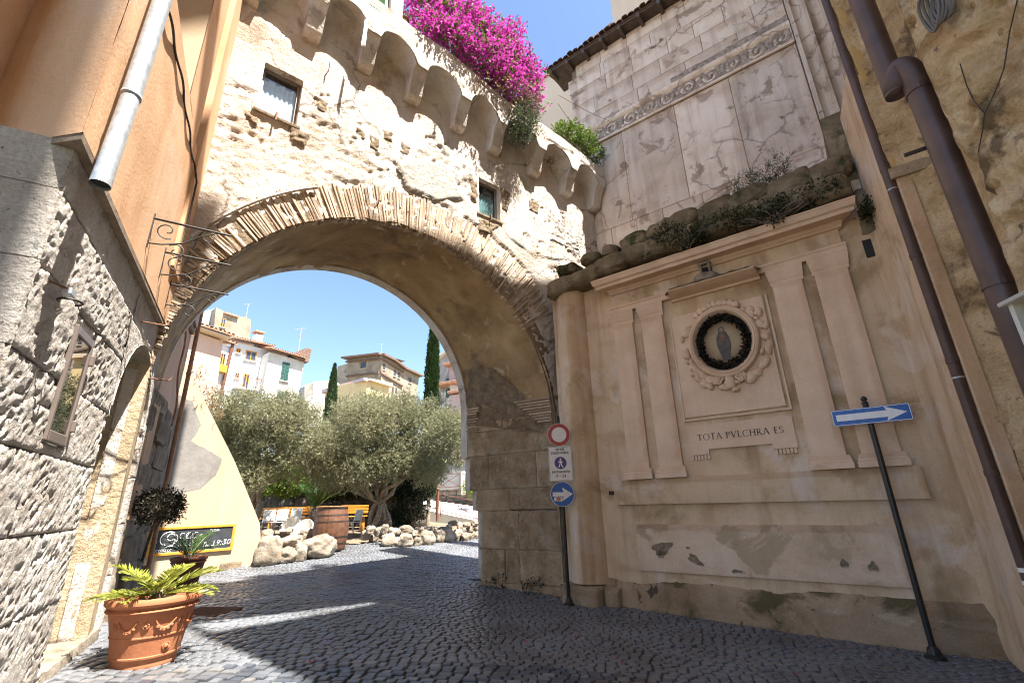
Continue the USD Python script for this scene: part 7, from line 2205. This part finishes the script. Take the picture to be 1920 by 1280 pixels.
# strip between, with an orange balcony front
f1b = hframe(412, 700, 30, 25)
h1b = thing('narrow_house', 'narrow house front with an orange balcony between the pink and the white houses', 'house', f1b.p(0, 0, 3))
wallpoly(h1b, f1b, [(408, 640), (436, 652), (410, 790), (385, 790)], 'house_white', 5)
window(h1b, f1b, [(415, 662), (424, 664), (419, 685), (409, 683)])
part(h1b, 'balcony_front', f1b.box(*sorted([f1b.hit(405, 690)[0], f1b.hit(420, 690)[0]]), .05, .35, f1b.hit(408, 698)[1], f1b.hit(410, 684)[1], .02), 'frame_wood')
tiles(h1b, f1b, (405, 634), (440, 648), .3, 3)
part(h1b, 'downpipe', tube([f1b.p(*(lambda a: (a[0], .1, a[1]))(f1b.hit(436, 640))), f1b.p(*(lambda a: (a[0], .1, a[1]))(f1b.hit(405, 770)))], .10, 8), 'rail_paint')
# white house
f2 = hframe(475, 690, 45, 41)
h2 = thing('white_house', 'white plaster house with a small balcony, brown door and tiled roof', 'house', f2.p(0, 0, 8))
wallpoly(h2, f2, [(438, 640), (507, 657), (488, 800), (395, 800)], 'house_white', 8)
tiles(h2, f2, (438, 636), (512, 652), .6, 4)
window(h2, f2, [(444, 653), (452, 654), (450, 662), (442, 661)])
window(h2, f2, [(461, 656), (482, 660), (479, 678), (458, 674)])
window(h2, f2, [(441, 698), (449, 700), (447, 709), (440, 708)])
window(h2, f2, [(457, 700), (469, 702), (464, 730), (453, 728)], frame_mat='frame_wood')
for x, y in ((461, 686), (468, 688), (475, 707), (482, 709)):
    u_, z_ = f2.hit(x, y)
    part(h2, 'vent', f2.tf(prism(circle(u_, z_, .13, 12), 0, .03)), 'house_grey')
(ua, za), (ub, zb_) = f2.hit(434, 727), f2.hit(489, 730)
zb_ = za
bl2 = part(h2, 'balcony', f2.box(ua, ub, 0, 1.0, za - .15, za, .02), 'house_white')
part(bl2, 'rail', f2.tf(cat([box(ua, ub, .96, 1.0, za + .95, za + 1.0)] + [box(ua + (ub - ua) * k / 18 - .012, ua + (ub - ua) * k / 18 + .012, .965, .99, za, za + .95) for k in range(19)])), 'rail_paint')
cu_, cz2 = f2.hit(495, 648)
ch = part(h2, 'chimney', f2.box(cu_ - .45, cu_ + .3, -2.2, -1.4, cz2 - .2, cz2 + 1.5, .03), 'house_white')
part(ch, 'cap', f2.box(cu_ - .55, cu_ + .4, -2.3, -1.3, cz2 + 1.75, cz2 + 1.9, .03), 'roof_tile')
part(ch, 'cap_leg', f2.box(cu_ - .2, cu_ + .05, -2.0, -1.6, cz2 + 1.5, cz2 + 1.75), 'house_grey')
# worn white house with green shutters
f3 = hframe(535, 700, 45.5, 41)
h3 = thing('worn_house', 'stained white house with two dark green shuttered windows', 'house', f3.p(0, 0, 8))
wallpoly(h3, f3, [(505, 660), (571, 678), (548, 800), (480, 800)], 'house_worn', 8)
tiles(h3, f3, (505, 655), (570, 674), .6, 4)
window(h3, f3, [(530, 678), (544, 681), (538, 715), (525, 712)], 'shutter', 'dark_shutter')
window(h3, f3, [(521, 732), (536, 735), (529, 768), (516, 765)], 'shutter', 'dark_shutter')
part(h3, 'corner_gable', f3.tf(prism([f3.hit(545, 664), f3.hit(573, 653), f3.hit(582, 656), f3.hit(576, 680), f3.hit(560, 676)], -1.2, .3)), 'old_tile')
q_ = f3.p(f3.hit(562, 672)[0], -.5, f3.hit(562, 672)[1])
antenna(h3, q_, 3.4, 'thin television mast with rods above the worn white house')
# old stone tower house behind
f4 = hframe(440, 610, 62, 38)
h4 = thing('tower_house', 'crumbling bare stone tower house with one small window above the white house', 'house', f4.p(0, 0, 14))
wallpoly(h4, f4, [(405, 577), (412, 579), (420, 584), (446, 591), (452, 594), (462, 594), (471, 600), (463, 700), (392, 700)], 'house_stone', 9)
wallpoly(h4, hframe(395, 610, 61, 25), [(372, 604), (406, 577), (395, 640), (370, 640)], 'house_grey', 5, 'side_wall')
window(h4, f4, [(416, 596), (425, 599), (420, 614), (411, 612)])
part(h4, 'broken_cornice', f4.tf(prism([f4.hit(419, 585), f4.hit(446, 593), f4.hit(446, 596), f4.hit(419, 588)], 0, .35)), 'roof_tile')
q_ = f4.p(f4.hit(466, 601)[0], -1, f4.hit(466, 598)[1])
antenna(h4, q_, 2.6, 'small antenna on the stone tower house', 4)
# yellow house: shaded left face and sunlit right face meeting in a corner
cy_ = at_depth(688, 720, 55)
f5a, f5b = Fr(cy_[0], cy_[1], -48 + 180), Fr(cy_[0], cy_[1], 30)
h5 = thing('yellow_house', 'yellow house with flat roof edge and blue green shutters behind the right olive', 'house', (cy_[0], cy_[1], 9))
wallpoly(h5, f5a, [(610, 735), (688, 712), (684, 830), (606, 830)], 'house_yellow', .4)
wallpoly(h5, f5b, [(688, 712), (729, 724), (724, 830), (684, 830)], 'house_yellow', 7, 'sunlit_wall')
part(h5, 'parapet', f5a.tf(prism([f5a.hit(609, 738), f5a.hit(690, 714), f5a.hit(689, 709), f5a.hit(611, 731)], -.5, .5)), 'house_rose')
part(h5, 'parapet', f5b.tf(prism([f5b.hit(688, 713), f5b.hit(732, 726), f5b.hit(731, 719), f5b.hit(690, 710)], -.5, .45)), 'house_cream')
for pts_ in ([(611, 750), (620, 748), (618, 763), (610, 765)], [(636, 743), (647, 740), (645, 756), (635, 758)], [(664, 735), (671, 734), (669, 752), (662, 754)], [(608, 786), (616, 785), (615, 792), (608, 793)], [(637, 778), (644, 777), (643, 786), (636, 787)]):
    window(h5, f5a, pts_, 'shutter', 'dark_shutter')
part(h5, 'roof', (lambda a, b, c: ((np.array([a, b, c, a + c - b])), tri([(0, 1, 2, 3)])))(np.array([*f5a.p(f5a.hit(611, 731)[0], 0, 0)[:2], f5a.hit(689, 712)[1] - .1]), np.array([*cy_[:2], f5a.hit(689, 712)[1] - .1]), np.array([*f5b.p(f5b.hit(731, 719)[0], 0, 0)[:2], f5a.hit(689, 712)[1] - .1])), 'roof_tile')
part(h5, 'roof_hut', f5a.box(*sorted([f5a.hit(637, 720)[0], f5a.hit(660, 712)[0]]), -4, -1, f5a.hit(650, 725)[1], f5a.hit(650, 712)[1], .05), 'house_worn')
# brown stone palace above it
cz_ = at_depth(715, 690, 80)
f6a, f6b = Fr(cz_[0], cz_[1], -64 + 180), Fr(cz_[0], cz_[1], 33)
h6 = thing('stone_palace', 'big brown stone palace with a flat tiled roof on the hilltop', 'house', (cz_[0], cz_[1], 16))
wallpoly(h6, f6a, [(652, 672), (716, 664), (712, 800), (645, 800)], 'house_stone', .5)
wallpoly(h6, f6b, [(716, 664), (734, 672), (756, 688), (786, 704), (775, 800), (712, 800)], 'house_stone', 12, 'sunlit_wall')
for (fr_, a, b, c, d_) in ((f6a, (650, 677), (714, 671), (714, 674), (650, 680)), (f6b, (715, 671), (756, 696), (756, 699), (715, 674)), (f6a, (650, 704), (711, 697), (711, 700), (650, 707)), (f6b, (712, 697), (754, 722), (754, 725), (712, 700))):
    part(h6, 'string_course', fr_.tf(prism([fr_.hit(*a), fr_.hit(*b), fr_.hit(*c), fr_.hit(*d_)], 0, .3)), 'old_tile')
part(h6, 'eaves', f6a.tf(prism([f6a.hit(647, 671), f6a.hit(717, 663), f6a.hit(717, 666), f6a.hit(647, 674)], -1, 1.0)), 'old_tile')
part(h6, 'eaves', f6b.tf(prism([f6b.hit(715, 663), f6b.hit(737, 674), f6b.hit(758, 690), f6b.hit(788, 704), f6b.hit(788, 707), f6b.hit(757, 693), f6b.hit(736, 677), f6b.hit(715, 667)], -1, .8)), 'old_tile')
for fr_, pts_ in ((f6a, [(677, 679), (687, 678), (686, 690), (676, 691)]), (f6b, [(719, 681), (723, 683), (721, 694), (717, 692)]), (f6b, [(739, 693), (743, 695), (741, 706), (737, 704)]), (f6b, [(747, 697), (751, 699), (749, 710), (745, 708)]), (f6b, [(767, 707), (772, 709), (770, 718), (765, 717)]), (f6b, [(736, 724), (739, 726), (737, 738), (734, 736)]), (f6b, [(742, 726), (745, 728), (743, 740), (740, 738)]), (f6b, [(765, 738), (769, 740), (767, 750), (764, 748)])):
    window(h6, fr_, pts_, frame_mat='old_tile')
part(h6, 'roof', (lambda a, b, c: ((np.array([a, b, c, a + c - b])), tri([(0, 1, 2, 3)])))(np.array([*f6a.p(f6a.hit(650, 672)[0], 0, 0)[:2], f6a.hit(716, 664)[1]]), np.array([*cz_[:2], f6a.hit(716, 664)[1]]), np.array([*f6b.p(f6b.hit(760, 690)[0], 0, 0)[:2], f6a.hit(716, 664)[1]])), 'old_tile')
q_ = f6a.p(f6a.hit(699, 664)[0], -2, f6a.hit(699, 665)[1])
antenna(h6, q_, 2.6, 'thin antenna on the roof of the stone palace', 3)
# grey house at the right, seen past the cypress
f7 = hframe(850, 720, 45, -63 + 180)
h7 = thing('grey_house', 'tall grey and white house with dark shutters at the right edge of the arch opening', 'house', f7.p(0, 0, 9))
wallpoly(h7, f7, [(824, 672), (852, 652), (852, 735), (824, 735)], 'house_grey', 8)
wallpoly(h7, f7, [(823, 735), (852, 735), (852, 800), (822, 800)], 'house_white', 7.9, 'lower_wall')
part(h7, 'pink_bay', f7.tf(prism([f7.hit(848, 690), f7.hit(905, 672), f7.hit(905, 735), f7.hit(847, 722)], -6, .5)), 'house_rose')
part(h7, 'lower_bay', f7.tf(prism([f7.hit(852, 745), f7.hit(905, 735), f7.hit(905, 810), f7.hit(855, 800)], -6, .9)), 'house_rose')
part(h7, 'white_bay', f7.tf(prism([f7.hit(847, 723), f7.hit(905, 712), f7.hit(905, 735), f7.hit(852, 745)], -6, .45)), 'house_white')
for a, b in (((822, 728), (870, 716)), ((852, 741), (900, 731)), ((843, 690), (885, 679))):
    (ua, za), (ub, zb_) = f7.hit(*a), f7.hit(*b)
    part(h7, 'balcony_slab', f7.box(ua, ub, 0, 1.2, (za + zb_) / 2 - .12, (za + zb_) / 2 + .12, .02), 'roof_tile')
part(h7, 'roof_edge', f7.tf(prism([f7.hit(821, 673), f7.hit(853, 650), f7.hit(853, 653), f7.hit(821, 676)], -1, .5)), 'house_worn')
for pts_, dd in (([(848, 674), (856, 672), (856, 684), (848, 686)], 0), ([(858, 699), (865, 697), (865, 712), (858, 714)], .5), ([(837, 711), (845, 709), (845, 721), (837, 723)], 0), ([(837, 730), (846, 728), (846, 744), (837, 746)], 0), ([(872, 748), (882, 746), (882, 766), (872, 768)], .9)):
    U_, Z_ = zip(*[f7.hit(x, y, dd) for x, y in pts_])
    part(h7, 'shutter', f7.box(min(U_), (min(U_) + max(U_)) / 2 - .02, dd + .01, dd + .09, min(Z_), max(Z_), .01), 'dark_shutter')
    part(h7, 'shutter', f7.box((min(U_) + max(U_)) / 2 + .02, max(U_), dd + .01, dd + .09, min(Z_), max(Z_), .01), 'dark_shutter')
# distant roofs between the cypress and the worn house
f8 = hframe(590, 730, 70, 41)
h8 = thing('distant_house', 'distant grey house end just right of the worn white house', 'house', f8.p(0, 0, 12))
wallpoly(h8, f8, [(572, 726), (590, 715), (626, 712), (640, 722), (640, 800), (572, 800)], 'house_worn', 6)
wallpoly(h8, f8, [(571, 724), (588, 716), (588, 740), (571, 745)], 'house_grey', 5, 'grey_end')
